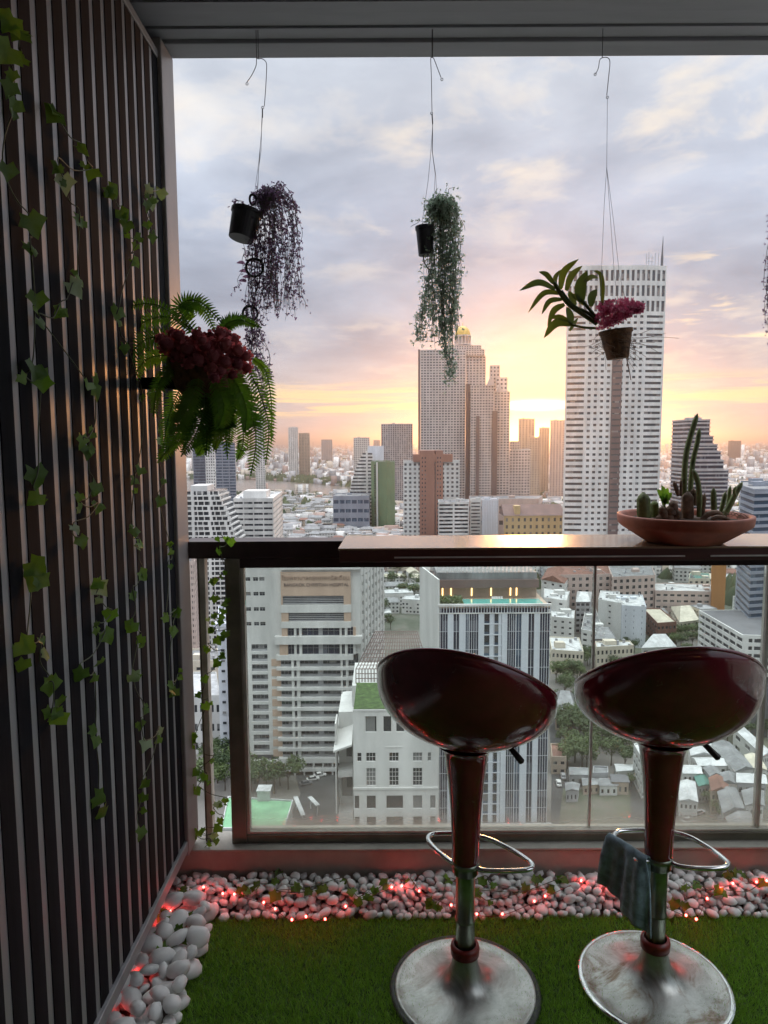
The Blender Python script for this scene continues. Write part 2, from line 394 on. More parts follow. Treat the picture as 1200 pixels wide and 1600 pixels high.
# back wall with a sliding door, side wall, ceiling
bw = MB(); bw.box(-1.3, -1.12, -0.2, -0.62, -1.0, 2.75);  bw.box(-0.62, -1.12, 2.2, 2.3, -1.0, 2.75)
bwo = bw.build('wall_back', M['wall'], kind='structure')
fr = MB()
for x in (-0.62, 0.79, 2.24): fr.box(x, -1.09, 0.0, x + 0.06, -1.03, 2.2)
fr.box(-0.56, -1.088, 2.14, 2.24, -1.032, 2.198); fr.box(-0.56, -1.088, 0.0, 2.24, -1.032, 0.06)
fr.build('door_frame', M['alu'], bwo)
gl = MB(); gl.box(-0.56, -1.065, 0.06, 0.79, -1.055, 2.14); gl.box(0.85, -1.065, 0.06, 2.24, -1.055, 2.14)
gl.build('door_glass', mat('dark_door_glass', (0.02, 0.02, 0.022), 0.05, 0.02), bwo)
sw = MB(); sw.box(2.14, -1.0, -0.012, 2.24, 2.249, 0.128); sw.build('side_kerb', M['kerb'], kind='structure')  # unseen end opened to admit side sky light; kerb and railing added there
sr = empty('side_railing', (2.19, 0.6, 0.128), 'bronze side railing with glass added across the unseen balcony end, left open to let light in', 'railing')
for nm_, bx_ in (('top_rail', (2.15, -0.99, 1.10, 2.23, 2.28, 1.18)), ('bottom_rail', (2.165, -0.99, 0.1285, 2.215, 2.28, 0.165)), ('post', (2.165, -0.99, 0.1655, 2.215, -0.93, 1.0995)), ('post', (2.165, 0.70, 0.1655, 2.215, 0.76, 1.0995)), ('glass_panel', (2.185, -0.925, 0.1655, 2.195, 0.695, 1.0995)), ('glass_panel', (2.185, 0.765, 0.1655, 2.195, 2.275, 1.0995))):
    b_ = MB(sr.location); b_.box(*bx_); b_.build(nm_, M['rail'] if 'glass' not in nm_ else glass_mat('side_glass', (0.93, 0.965, 0.945), 0.03), sr)
wl = MB(); wl.box(-1.3, -1.0, -0.2, -0.82, 2.45, 2.75); wl.build('wall_left', M['wall'], kind='structure')
# ceiling: soffit band at the edge, boards behind it
ce = MB(); ce.box(-1.3, -1.12, 2.76, 2.3, 2.30, 2.96); ceo = ce.build('ceiling', M['wall'], kind='structure')
ed = MB(); ed.box(-0.82, 2.217, 2.678, 2.24, 2.30, 2.76); ed.build('soffit_band', M['ceil'], ceo, bevel=0.003)
ybs = 2.213; k = 0
widths = [0.052, 0.062, 0.05, 0.062]
while ybs > -0.95:
    w = widths[k % 4]
    b = MB((0, ybs, 2.70)); b.box(-0.82, ybs - w, 2.688 + (0.005 if k % 2 else 0), 2.24, ybs, 2.759)
    bo = b.build('ceiling_board', M['ceil'], ceo); bo.location = (0, ybs, 2.70)
    ybs -= w + 0.006; k += 1
# facade edge of the slab above, outside
sbm = MB(); sbm.box(-1.3, 2.303, 2.70, 2.34, 2.34, 3.3); sbm.build('slab_edge', M['wall'], kind='structure')

# ---- slatted wall
sw = empty('slatted_wall', (WX, 0, 0), 'tall slatted wall of dark boards and grey aluminium strips with ivy on it', 'slatted wall')
sw['kind'] = 'structure'
y1 = 2.175; pitch = 0.0705; aw = 0.0245
bm1 = MB(); bm1.box(-0.014, 0, 0, -0.0015, aw, ZT - ZB - 0.05); alu_me = bm1.mesh('batten', M['alu'])
bm2 = MB(); bm2.box(-0.016, 0.0, 0, 0.0005, pitch - aw - 0.001, ZT - ZB - 0.05); brd_me = bm2.mesh('board', M['board'])
y = y1; i = 0
while y > -0.95:
    y -= pitch - aw
    o = link('board', brd_me, sw, (rnd.uniform(-.0006, .0006), y + 0.0005, ZB + 0.025))
    y -= aw
    o = link('batten', alu_me, sw, (0, y, ZB + 0.025)); i += 1
f = MB()
f.box(-0.035, -0.98, ZT - ZB + ZB - 0.0235, 0.003, 2.176, ZT); f.box(-0.035, -0.98, ZB - 0.012, 0.010, 2.176, ZB + 0.0235)
f.build('edge_rail', M['alu'], sw, bevel=0.002)
f = MB(); f.box(-0.16, 2.177, ZB - 0.03, 0.012, 2.30, 2.677); f.build('end_jamb', M['jamb'], sw, bevel=0.004)
f = MB(); f.box(-0.16, -0.98, ZB, -0.037, 2.13, ZT); f.build('backing', M['board'], sw)

# ---------------------------------------------------------------- railing
p_ = lambda x, y, Y=RY: at(x, y, Y)
rz0, rz1 = p_(340, 873).z, p_(340, 846).z
rl = empty('balcony_railing', (0.5, RY, 0.136), 'dark bronze balcony railing with dusty glass panels above the kerb', 'railing')
O = Vector((0.5, RY, 0.136))
xl_ = p_(297, 860).x
b = MB(O); b.box(xl_ - 0.02, RY, rz0, 2.24, RY + 0.09, rz1); b.build('top_rail', M['rail'], rl, bevel=0.003)
xa, xb = p_(368, 1100).x, p_(380, 1100).x
zl = p_(700, 886).z
b = MB(O); b.box(p_(357, 1100).x, RY - 0.004, 0.1365, xb, RY + 0.06, rz0 - 0.001); b.build('post', M['frame'], rl, bevel=0.002)
b = MB(O); b.box(xb + 0.001, RY + 0.002, zl, 2.235, RY + 0.05, rz0 - 0.001); b.build('under_rail', M['rail'], rl)
b = MB(O); b.box(p_(316, 1100).x, RY + 0.01, 0.1365, p_(325, 1100).x, RY + 0.05, rz0 - 0.001)
b.build('baluster', M['frame_l'], rl, bevel=0.002)
b = MB(O); b.box(p_(316, 1100).x - 0.006, RY + 0.012, 0.1365, p_(316, 1100).x - 0.0005, RY + 0.045, rz0 - 0.001)
b.build('baluster_shadow_strip', M['frame'], rl)
zb0, zb1 = 0.1365, p_(700, 1301).z
b = MB(O); b.box(xb + 0.001, RY - 0.002, zb0, 2.235, RY + 0.05, zb1 - 0.004); b.build('bottom_rail', M['frame'], rl, bevel=0.003)
b = MB(O); b.box(xb + 0.001, RY + 0.004, zb1 - 0.0035, 2.235, RY + 0.044, zb1 + 0.004); b.build('bottom_bead', M['frame_l'], rl)
b = MB(O); b.box(xb + 0.001, RY + 0.006, zb1 + 0.0045, xb + 0.011, RY + 0.04, zl - 0.001); b.build('side_bead', M['frame_l'], rl)
xj = p_(928, 1100).x; xr = p_(1194, 1100).x
M['glass'] = glass_mat('balcony_glass', (0.93, 0.965, 0.945), 0.035, zb1 - O.z, zl - O.z, 0.55)
for (a, c) in ((xb + 0.012, xj - 0.004), (xj + 0.004, xr - 0.004), (xr + 0.012, 2.225),):
    b = MB(O); b.box(a, RY + 0.02, zb1 + 0.005, c, RY + 0.03, zl - 0.001); b.build('glass_panel', M['glass'], rl)
b = MB(O); b.box(xj - 0.0035, RY + 0.018, zb1 + 0.0045, xj + 0.0035, RY + 0.032, zl - 0.001); b.build('glass_joint', M['frame_l'], rl)
b = MB(O); b.box(xr, RY + 0.012, zb1 + 0.0045, xr + 0.011, RY + 0.04, zl - 0.001); b.build('glass_joint', M['frame_l'], rl)

# ---------------------------------------------------------------- counter board on the rail
zt = rz1 + 0.012
ya = RY + 0.03
# front edge where the top face meets y = 857
r_ = ray(860, 855); yf = (zt - CAMZ) / r_.z * r_.y
xk = atz(528, 857, zt).x; xk2 = atz(540, 838, zt).x
ct = empty('bar_counter', (xk, yf, zt), 'long varnished wooden bar counter fixed on the balcony rail', 'counter')
O = Vector((xk, yf, zt))
b = MB(O)
P = [(xk, yf), (2.235, yf), (2.235, ya), (xk2, ya)]
b.prism(P, zt - 0.006, zt); b.build('counter_top', M['counter'], ct, bevel=0.0015)
b = MB(O); b.prism([(xk + 0.003, yf + 0.003), (2.23, yf + 0.003), (2.23, RY - 0.003), (xk + 0.02, RY - 0.003)], zt - 0.042, zt - 0.0065)
b.build('counter_edge', M['counter_e'], ct, bevel=0.002)
# aluminium track under the edge, in two lengths
for (a, c) in ((616, 1070), (1110, 1290)):
    pa, pc = at(a, 869, yf), at(c, 867, yf)
    b = MB(O); b.box(pa.x, yf - 0.003, zt - 0.030, pc.x, yf + 0.0025, zt - 0.026); b.build('metal_track', M['frame_l'], ct)

# ================================================================ TURF
def build_turf():
    nb = 130000
    rng = np.random.default_rng(3)
    x = rng.uniform(-0.555, 1.75, nb); y = rng.uniform(1.2, 2.083, nb)
    n2_ = 22000
    x = np.concatenate([x, rng.uniform(-0.55, 2.0, n2_)]); y = np.concatenate([y, rng.uniform(-0.5, 1.2, n2_)])
    n = len(x)
    h = rng.uniform(0.009, 0.022, n); h[nb:] *= 1.3; w = rng.uniform(0.0009, 0.0016, n); w[nb:] *= 2
    a = rng.uniform(0, 2 * np.pi, n); la = rng.uniform(0, 2 * np.pi, n); ll = rng.uniform(0.1, 0.9, n) * h
    cx, cy = np.cos(a) * w, np.sin(a) * w
    z = np.zeros(n)
    V = np.empty((n, 3, 3), np.float32)
    V[:, 0] = np.stack([x - cx, y - cy, z], 1); V[:, 1] = np.stack([x + cx, y + cy, z], 1)
    V[:, 2] = np.stack([x + np.cos(la) * ll, y + np.sin(la) * ll, h], 1)
    me = bpy.data.meshes.new('turf')
    me.vertices.add(n * 3); me.vertices.foreach_set('co', V.ravel())
    me.loops.add(n * 3); me.loops.foreach_set('vertex_index', np.arange(n * 3, dtype=np.int32))
    me.polygons.add(n); me.polygons.foreach_set('loop_start', np.arange(0, n * 3, 3, dtype=np.int32))
    me.update(calc_edges=True)
    m, t, p = new_mat('turf_blade'); q = G(t)
    gm = N(t, 'ShaderNodeNewGeometry'); tcn = N(t, 'ShaderNodeTexCoord')
    nn = q.noise(tcn.outputs['Object'], 9.0, 4, 0.6)
    f_ = q.m('ADD', q.m('MULTIPLY', gm.outputs['Random Per Island'], 0.6), q.m('MULTIPLY', nn, 0.4))
    t.links.new(q.ramp(f_, [(0.1, (0.11, 0.24, 0.025)), (0.5, (0.22, 0.43, 0.045)), (0.8, (0.33, 0.52, 0.08)), (0.95, (0.48, 0.50, 0.18))]), p.inputs['Base Color'])
    p.inputs['Roughness'].default_value = 0.45
    tl = N(t, 'ShaderNodeBsdfTranslucent'); tl.inputs[0].default_value = (0.30, 0.52, 0.06, 1); mx = N(t, 'ShaderNodeMixShader'); mx.inputs[0].default_value = .42
    t.links.new(p.outputs[0], mx.inputs[1]); t.links.new(tl.outputs[0], mx.inputs[2]); t.links.new(mx.outputs[0], t.nodes['Material Output'].inputs[0])
    me.materials.append(m)
    tag(link('artificial_grass', me), 'short green artificial grass covering the balcony floor', 'grass', None, 'stuff')
build_turf()

# ================================================================ PEBBLES
def pebble_mesh(seed, sub=2):
    bm = bmesh.new(); bmesh.ops.create_icosphere(bm, subdivisions=sub, radius=1.0)
    rr = random.Random(seed); o = Vector((rr.uniform(0, 50), seed * 3.1, 0))
    sc = (1.0, rr.uniform(0.62, 0.85), rr.uniform(0.5, 0.68)); ex = rr.uniform(-0.25, 0.25)
    for v in bm.verts:
        p = v.co.copy(); d = 1 + 0.26 * mnoise.noise(p * 0.8 + o) + 0.08 * mnoise.noise(p * 2.0 + o)
        v.co = Vector((p.x * sc[0] * d, p.y * sc[1] * d * (1 + ex * p.x), p.z * sc[2] * d))
    me = bpy.data.meshes.new('pebble'); bm.to_mesh(me); bm.free()
    me.materials.append(M['pebble']); me.polygons.foreach_set('use_smooth', [True] * len(me.polygons)); return me
PM = [pebble_mesh(i) for i in range(9)]
PMl = [pebble_mesh(20 + i, 1) for i in range(5)]
placed = []
cell = {}
def free(p, r, c=0.002, tight=0.80):
    kx, ky = int(p.x / 0.1), int(p.y / 0.1)
    for a in (-1, 0, 1):
        for b_ in (-1, 0, 1):
            for (q, s) in cell.get((kx + a, ky + b_), ()):
                if (q - p).length < (r + s) * tight: return False
    return True
def put(p, r): cell.setdefault((int(p.x / 0.1), int(p.y / 0.1)), []).append((p, r))
def scatter(n, x0, x1, y0, y1, r0, r1, zf):
    out = []
    for _ in range(n):
        x, y = rnd.uniform(x0, x1), rnd.uniform(y0, y1); r = rnd.uniform(r0, r1)
        for z in (0.0, 0.5, 1.0):
            p = Vector((x, y, r * 0.55 + z * zf(x, y)))
            if free(p, r * 0.82): put(p, r * 0.82); out.append((p, r)); break
    return out
left = scatter(3600, -0.79, -0.548, 0.9, 2.10, 0.022, 0.040, lambda x, y: 0.045)
back = scatter(26000, -0.76, 1.55, 2.080, 2.232, 0.0145, 0.0235, lambda x, y: 0.042 * min(1, max(0, (y - 2.09) / 0.07)))
def pix_size(p, r):
    return r / max(0.5, p.y)
def visible(p):
    v = CR.transposed() @ (p - Vector((0, 0, CAMZ)))
    x, y = 600 + F * v.x / -v.z, 800 - F * v.y / -v.z
    return -5 < x < 1210 and y < 1612 and p.x > WX * 1.0 - 0.12
def order(L): return sorted(L, key=lambda t: (-visible(t[0]), -t[1] * (1 + 6 * max(0, t[0].z)) / t[0].y))
lv = [t for t in left if visible(t[0])]; lr = [t for t in left if not visible(t[0])]
bv = sorted([t for t in back if visible(t[0])], key=lambda t: (-(t[0].z * 12 + (2.25 - t[0].y) * 3 + t[1] * 22)))
n_ind = max(0, 298 - len(lv))
bi, br = bv[:n_ind], bv[n_ind:] + [t for t in back if not visible(t[0])]
for i, (p, r) in enumerate(lv + bi):
    side = i < len(lv)
    o = link('pebble', rnd.choice(PM), None, p, (rnd.uniform(-.6, .6), rnd.uniform(-.5, .5), rnd.uniform(0, 6.28)), r)
    if side: tag(o, 'smooth white stone in the border of large pebbles under the slatted wall', 'pebble', 'large white pebbles along the slatted wall')
    else: tag(o, 'small smooth white pebble in the narrow border between grass and kerb', 'pebble', 'small white pebbles along the kerb')
def merge_inst(name, items, meshes, mats, **k):
    VV, FF, off = [], [], 0
    for me, Mx in items:
        co = np.empty(len(me.vertices) * 3, np.float32); me.vertices.foreach_get('co', co); co = co.reshape(-1, 3)
        A = np.array(Mx); VV.append(co @ A[:3, :3].T + A[:3, 3])
        li = np.empty(len(me.loops), np.int32); me.loops.foreach_get('vertex_index', li); FF.append(li.reshape(-1, 3) + off); off += len(co)
    V = np.concatenate(VV).astype(np.float32); Fc = np.concatenate(FF)
    me = bpy.data.meshes.new(name); me.vertices.add(len(V)); me.vertices.foreach_set('co', V.ravel())
    me.loops.add(Fc.size); me.loops.foreach_set('vertex_index', Fc.ravel())
    me.polygons.add(len(Fc)); me.polygons.foreach_set('loop_start', np.arange(0, Fc.size, 3, dtype=np.int32))
    me.polygons.foreach_set('use_smooth', np.ones(len(Fc), bool)); me.update(calc_edges=True)
    for m in mats: me.materials.append(m)
    return tag(link(name, me), **k)
from mathutils import Euler
its = []
for (p, r) in br + lr:
    its.append((rnd.choice(PMl), Matrix.Translation(p) @ Euler((rnd.uniform(-.6, .6), rnd.uniform(-.5, .5), rnd.uniform(0, 6.28))).to_matrix().to_4x4() @ Matrix.Scale(r, 4)))
merge_inst('pebbles', its, PMl, [M['pebble']], label='remaining small white pebbles heaped at the back of the border by the kerb', cat='pebbles', kind='stuff')
# ================================================================ CITY
# ground sheet to the horizon, river, roads
def ground_mat():
    m, t, p = new_mat('city_ground'); q = G(t)
    tcn = N(t, 'ShaderNodeTexCoord'); v = tcn.outputs['Object']
    a = q.noise(v, 0.004, 6, 0.65); b = q.noise(v, 0.03, 5, 0.7)
    c = q.ramp(a, [(0.40, (0.15, 0.14, 0.13)), (0.52, (0.11, 0.115, 0.095)), (0.60, (0.045, 0.06, 0.035))])
    c = q.mix(q.ramp(b, [(0.45, 0.0), (0.65, 0.55)]), c, (0.24, 0.22, 0.20))
    t.links.new(c, p.inputs['Base Color']); p.inputs['Roughness'].default_value = 0.9
    return m
b = MB(); b.box(-45000, -3000, GZ - 1, 45000, 60000, GZ); b.build('ground', ground_mat(), kind='structure')
M['asphalt'] = mat('asphalt', (0.055, 0.056, 0.058), 0.85, 0.15, 0.15)
M['yard'] = mat('concrete_yard', (0.17, 0.16, 0.14), 0.9, 0.2, 0.08, col2=(0.10, 0.12, 0.07))
M['lot'] = mat('bare_lot', (0.15, 0.14, 0.115), 0.95, 0.25, 0.12, col2=(0.07, 0.09, 0.05))
def gp(x, y, z=GZ): return atz(x, y, z)
def sheet(name, px, m, z):
    P = [gp(*q_) for q_ in px]
    b = MB(); b.add([(p.x, p.y, z) for p in P], [tuple(range(len(P)))]); return b.build(name, m, kind='structure')
wm, wt, wp = new_mat('river_water'); wq = G(wt)
wp.inputs['Base Color'].default_value = (0.16, 0.135, 0.11, 1); wp.inputs['Roughness'].default_value = 0.22
tcn = N(wt, 'ShaderNodeTexCoord'); bb = N(wt, 'ShaderNodeBump'); bb.inputs['Strength'].default_value = 0.3; bb.inputs['Distance'].default_value = 2
wt.links.new(wq.noise(tcn.outputs['Object'], 0.04, 4, 0.6), bb.inputs['Height']); wt.links.new(bb.outputs[0], wp.inputs['Normal'])
sheet('river', [(230, 776), (330, 773), (420, 775), (520, 776), (640, 782), (760, 790), (760, 778), (640, 768), (560, 762), (500, 757), (400, 750), (250, 748)], wm, GZ + 0.3)
# streets near by
sheet('road', [(440, 1300), (560, 1320), (545, 1225), (540, 1195), (470, 1195), (462, 1215), (470, 1240)], M['asphalt'], GZ + 0.02)
sheet('road', [(860, 1330), (905, 1330), (900, 1255), (880, 1180), (868, 1100), (856, 1100), (862, 1200)], M['asphalt'], GZ + 0.024)
sheet('road', [(905, 1300), (1010, 1330), (1100, 1330), (1060, 1240), (985, 1205), (960, 1205)], M['asphalt'], GZ + 0.028)
sheet('vacant_lot', [(868, 1330), (985, 1335), (985, 1235), (880, 1232)], M['lot'], GZ + 0.032)
sheet('yard', [(985, 1120), (1250, 1290), (1250, 1050), (1100, 1015), (960, 1010)], M['yard'], GZ + 0.036)

# ---- materials of the buildings
def bm_(name, c, r=0.75, v=0.06, sc=0.12, d=0.35): M[name] = mat(name, c, r, v, sc, dirt=d, detail=7, stretch=(1, 1, .22))
bm_('white', (0.64, 0.63, 0.61), .75, .08, .15, .5); bm_('white2', (0.58, 0.58, 0.56)); bm_('whiteb', (0.62, 0.65, 0.70)); bm_('cream', (0.62, 0.56, 0.46))
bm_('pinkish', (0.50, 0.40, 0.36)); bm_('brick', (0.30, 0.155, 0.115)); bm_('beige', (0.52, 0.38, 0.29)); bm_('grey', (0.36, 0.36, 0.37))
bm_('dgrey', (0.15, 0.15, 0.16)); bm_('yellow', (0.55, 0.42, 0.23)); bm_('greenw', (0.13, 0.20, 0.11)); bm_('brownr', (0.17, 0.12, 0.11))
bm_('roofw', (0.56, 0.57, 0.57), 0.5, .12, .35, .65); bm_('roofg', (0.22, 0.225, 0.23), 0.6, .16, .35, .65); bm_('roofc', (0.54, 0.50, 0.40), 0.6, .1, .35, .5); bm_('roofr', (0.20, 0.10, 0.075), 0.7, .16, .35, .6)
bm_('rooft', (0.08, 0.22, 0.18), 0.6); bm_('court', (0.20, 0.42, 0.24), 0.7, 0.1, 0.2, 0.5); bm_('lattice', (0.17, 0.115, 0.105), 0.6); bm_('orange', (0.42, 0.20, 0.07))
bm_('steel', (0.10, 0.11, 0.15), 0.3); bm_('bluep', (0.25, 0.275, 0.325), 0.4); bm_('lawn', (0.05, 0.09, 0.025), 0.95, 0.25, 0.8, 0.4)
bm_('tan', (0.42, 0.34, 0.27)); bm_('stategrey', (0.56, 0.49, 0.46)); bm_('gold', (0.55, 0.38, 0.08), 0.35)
M['gd'] = winmat('glass_dark', (0.030, 0.034, 0.042), (0.20, 0.20, 0.20), (2.3, 2.3, 3.3), 0.15, 0.78)
M['gd2'] = winmat('glass_dark_tower', (0.10, 0.095, 0.10), (0.26, 0.24, 0.23), (3.4, 3.4, 3.6), 0.2, 0.8)
M['gb'] = winmat('glass_blue', (0.035, 0.06, 0.10), (0.10, 0.14, 0.19), (2.0, 2.0, 3.5), 0.08, 0.8)
M['gn'] = winmat('glass_navy', (0.018, 0.022, 0.045), (0.10, 0.11, 0.14), (1.6, 1.6, 3.2), 0.1, 0.86)
M['pool'] = mat('pool_water', (0.10, 0.34, 0.30), 0.08, 0.06, 0.3)

def inset(P, t):
    n = len(P); out = []
    for i in range(n):
        a, b_, c = Vector(P[i - 1][:2]), Vector(P[i][:2]), Vector(P[(i + 1) % n][:2])
        d1 = (b_ - a).normalized(); d2 = (c - b_).normalized()
        n1_ = Vector((d1.y, -d1.x)); n2_ = Vector((d2.y, -d2.x))
        k = (n1_ + n2_); k = k / max(0.3, (1 + n1_.dot(n2_)))
        out.append(tuple(b_ - k * t))
    return out
FOOT = []
def foot_px(foot, yref=760):
    return [(at(x, yref, d).x, d) for x, d in foot]
def edges(P):
    for i in range(len(P)):
        a, b_ = Vector(P[i]), Vector(P[(i + 1) % len(P)]); L = (b_ - a).length; u = (b_ - a) / L
        yield i, a, u, (u.y, -u.x), L
def shell(root, P, z0, z1, rows, cols, wf=0.6, hf=0.5, wall='white', glass='gd', t=0.5, sill=0.35, singles=None, name='wall', gname='glazing', O=None):
    """storeys of real openings: spandrel rings, piers and a recessed glass core"""
    O = O or Vector(root.location); b = MB(O); inn = inset(P, t)
    fh = (z1 - z0) / rows; e = 0.0
    cuts = []
    z = z0
    for r_ in range(rows):
        a = z0 + r_ * fh + fh * (1 - hf) * sill; cuts.append((z, a)); z = a + fh * hf
    cuts.append((z, z1))
    for (a, c) in cuts: b.ring(P, inn, a, c)
    if not isinstance(cols, (list, tuple)): cols = [cols] * len(P)
    if not isinstance(wf, (list, tuple)): wf = [wf] * len(P)
    for i, a, u, n, L in edges(P):
        c = cols[i % len(cols)]; w = wf[i % len(wf)]
        if c <= 0: b.obox(a, u, n, 0.05, L - 0.05, -t, -0.03, z0 + .02, z1 - .02); continue
        cw = L / c; pw = cw * (1 - w) / 2
        for k in range(c + 1):
            u0, u1 = max(0.05, k * cw - pw), min(L - 0.05, k * cw + pw)
            b.obox(a, u, n, u0, u1, -t, -0.03, z0 + 0.02, z1 - 0.02)
        if singles and i in singles:
            me = None
            for r_ in range(rows):
                if singles[i] and not (singles[i][0] <= r_ < singles[i][1]): continue
                zz0 = cuts[r_][1]; zz1 = cuts[r_ + 1][0]
                if me is None:
                    q = MB(); ww = cw - 2 * pw; hh = zz1 - zz0
                    q.obox((0, 0), u, n, 0.0, ww, -0.10, -0.02, 0, hh); q.k = 1
                    q.obox((0, 0), u, n, ww / 2 - .05, ww / 2 + .05, -0.02, 0.03, 0, hh); q.obox((0, 0), u, n, 0.0, ww, -0.02, 0.028, -0.02, 0.08)
                    me = q.mesh('window', [M[glass], M['grey']])
                for k in range(c):
                    uu = k * cw + pw
                    link('window', me, root, (a.x + u.x * uu + n[0] * -(t * .6) - O.x, a.y + u.y * uu + n[1] * -(t * .6) - O.y, zz0 - O.z))
    b.build(name, M[wall], root)
    g_ = MB(O); g_.prism(inset(P, t - 0.03), z0 + 0.03, z1 - 0.3); g_.build(gname, M[glass], root)
def roof(root, P, z, m='roofg', par=0.9, wall='white', junk=3, seed=0, O=None):
    O = O or Vector(root.location)
    b = MB(O); b.prism(inset(P, 0.35), z - 0.25, z + 0.12); b.build('roof', M[m], root)
    if par: b = MB(O); b.ring(inset(P, 0.02), inset(P, 0.3), z + 0.0, z + par); b.build('parapet', M[wall], root)
    rr = random.Random(seed + int(abs(P[0][0])))
    if junk:
        c = sum((Vector(p) for p in P), Vector((0, 0))) / len(P)
        for k in range(junk):
            f_ = rr.uniform(0.15, 0.55); p = c.lerp(Vector(rr.choice(P)), f_); s_ = rr.uniform(1.2, 3.2)
            b = MB(O); zk = z + .125 + k * .004; b.box(p.x - s_, p.y - s_ * .7, zk, p.x + s_, p.y + s_ * .7, z + rr.uniform(1.2, 3.2)); b.build('rooftop_unit', M[wall], root)
        q = MB()
        for k in range(9):
            p = c.lerp(Vector(rr.choice(P)), rr.uniform(0.1, 0.85)); s_ = rr.uniform(.35, .9)
            if k % 3 == 0: q.tube([(p.x - O.x, p.y - O.y, z + .12 - O.z), (p.x - O.x, p.y - O.y, z + rr.uniform(1.5, 2.6) - O.z)], s_, 8)
            elif k % 3 == 1: q.box(p.x - s_ - O.x, p.y - s_ - O.y, z + .13 - O.z, p.x + s_ - O.x, p.y + s_ - O.y, z + rr.uniform(.7, 1.4) - O.z)
            else: p2 = c.lerp(Vector(rr.choice(P)), rr.uniform(0.1, 0.85)); q.tube([(p.x - O.x, p.y - O.y, z + .3 - O.z), (p2.x - O.x, p2.y - O.y, z + .3 - O.z)], .12, 5)
        o_ = link('roof_clutter', q.mesh('roof_clutter', M['grey']), root); o_['kind'] = 'stuff'
def base_of(name, label, cat, P, group=None):
    c = sum((Vector(p) for p in P), Vector((0, 0))) / len(P)
    FOOT.append(P)
    return empty(name, (c.x, c.y, GZ), label, cat, group)
def bldg(name, label, foot, ytop, rows, cols, wf=0.6, hf=0.5, wall='white', glass='gd', roofm='roofg', t=0.5, group=None, yref=760, par=0.9, junk=3, singles=None, cat='building', rd=None, sill=0.35):
    P = foot_px(foot, yref); rt = base_of(name, label, cat, P, group)
    z1 = at(foot[0][0], ytop, foot[0][1]).z
    shell(rt, P, GZ, z1, rows, cols, wf, hf, wall, glass, t, sill, singles)
    roof(rt, P, z1, roofm, par, wall, junk)
    return rt, P, z1
def addbox(root, P, z0, z1, m, name, t=None):
    b = MB(Vector(root.location)); b.prism(P, z0, z1); return b.build(name, M[m], root)
Zp = lambda x, y, d: at(x, y, d).z
Xp = lambda x, y, d: at(x, y, d).x

# ---------------- towers against the sky
# the big white tower at the right
D = 560
P = foot_px([(917, D), (1006, D), (1037, D + 2.5), (1037, D + 40), (1004, D + 46), (918, D + 46), (885, D + 40), (884, D + 2.5)], 560)
rt = base_of('office_tower', 'tall white tower with small square windows and antennas, behind the hanging orchid', 'tower', P)
zt_ = Zp(960, 417, D); zr0 = Zp(960, 489, D); fh = 4.63
nr = int((zr0 - GZ) / fh)
shell(rt, P, GZ, zr0 - 0.01, nr, [9, 1, 6, 3, 9, 3, 6, 1], [0.52, 0.82, .6, .86, .55, .86, .6, .82], 0.42, 'white', 'gd2', 0.7)
# tall window storeys of the crown
P2 = inset(P, 0.05)
shell(rt, P2, zr0, zt_, 3, [11, 4, 6, 3, 9, 3, 6, 4], [0.55, 0.6, .6, .8, .55, .8, .6, .6], 0.70, 'white', 'gd2', 0.7, name='crown_wall', gname='crown_glazing')
roof(rt, P2, zt_, 'roofg', 1.2, 'white', 3)
a, c = Xp(953, 700, D), Xp(968, 700, D)
b = MB(Vector(rt.location)); b.box(a, D - 0.9, GZ, c, D - 0.02, Zp(960, 560, D)); b.build('central_strip', M['brownr'], rt)
b = MB(Vector(rt.location)); zz = Zp(960, 560, D); zq = GZ
while zq < zz - 2: b.box(a + .6, D - 1.0, zq + 1.2, c - .6, D - 0.91, zq + 2.6); zq += fh
b.build('strip_window', M['gd2'], rt)
b = MB(Vector(rt.location)); X = Xp(1035, 390, D + 20)
b.tube([(X, D + 20, zt_), (X, D + 20, Zp(1035, 400, D + 20))], 1.0, 6); b.tube([(X, D + 20, Zp(1035, 400, D + 20)), (X + .3, D + 20, Zp(1036, 369, D + 20))], [0.8, 0.12], 6); b.build('antenna_mast', M['dgrey'], rt)
b = MB(Vector(rt.location))
for px in (1010, 1014, 1019, 1024, 1029):
    X = Xp(px, 400, D + 18); b.tube([(X, D + 18, zt_), (X, D + 18, Zp(px, rnd.uniform(392, 402), D + 18))], 0.22, 5)
for py in (403, 408): b.tube([(Xp(1010, py, D + 18), D + 18, Zp(1010, py, D + 18)), (Xp(1022, py, D + 18), D + 18, Zp(1022, py, D + 18))], 0.2, 5)
b.build('antenna_frame', M['grey'], rt)

# the domed tower
D = 800
rt = base_of('domed_tower', 'very tall pale tower stepped to one side with a golden dome on top', 'tower', foot_px([(653, D), (796, D - 20), (796, D + 45), (653, D + 45)]))
fpx = lambda d, *xs: foot_px([(x, dd) for x, dd in xs], 690)
def part_block(foot, ytop, rows, cols, wf, hf, nm, yb=None, wall='stategrey', t=0.8):
    P = foot_px(foot, 690); z1 = Zp(foot[0][0], ytop, foot[0][1]); z0 = GZ if yb is None else Zp(foot[0][0], yb, foot[0][1])
    shell(rt, P, z0, z1, rows, cols, wf, hf, wall, 'gd2', t, name=nm, gname=nm + '_glazing')
    b = MB(Vector(rt.location)); b.prism(inset(P, 0.9), z1 - 0.6, z1 + 0.4); b.build(nm + '_roof', M['grey'], rt)
    return P, z1
part_block([(657, D), (727, D), (727, D + 34), (657, D + 34)], 547, 74, [15, 6, 15, 6], [0.62, 0.6, .6, .6], 0.5, 'west_wing')
part_block([(727.5, D + 8), (758, D + 8), (758, D + 40), (727.5, D + 40)], 556, 72, [6, 6, 6, 6], .6, 0.5, 'central_shaft')
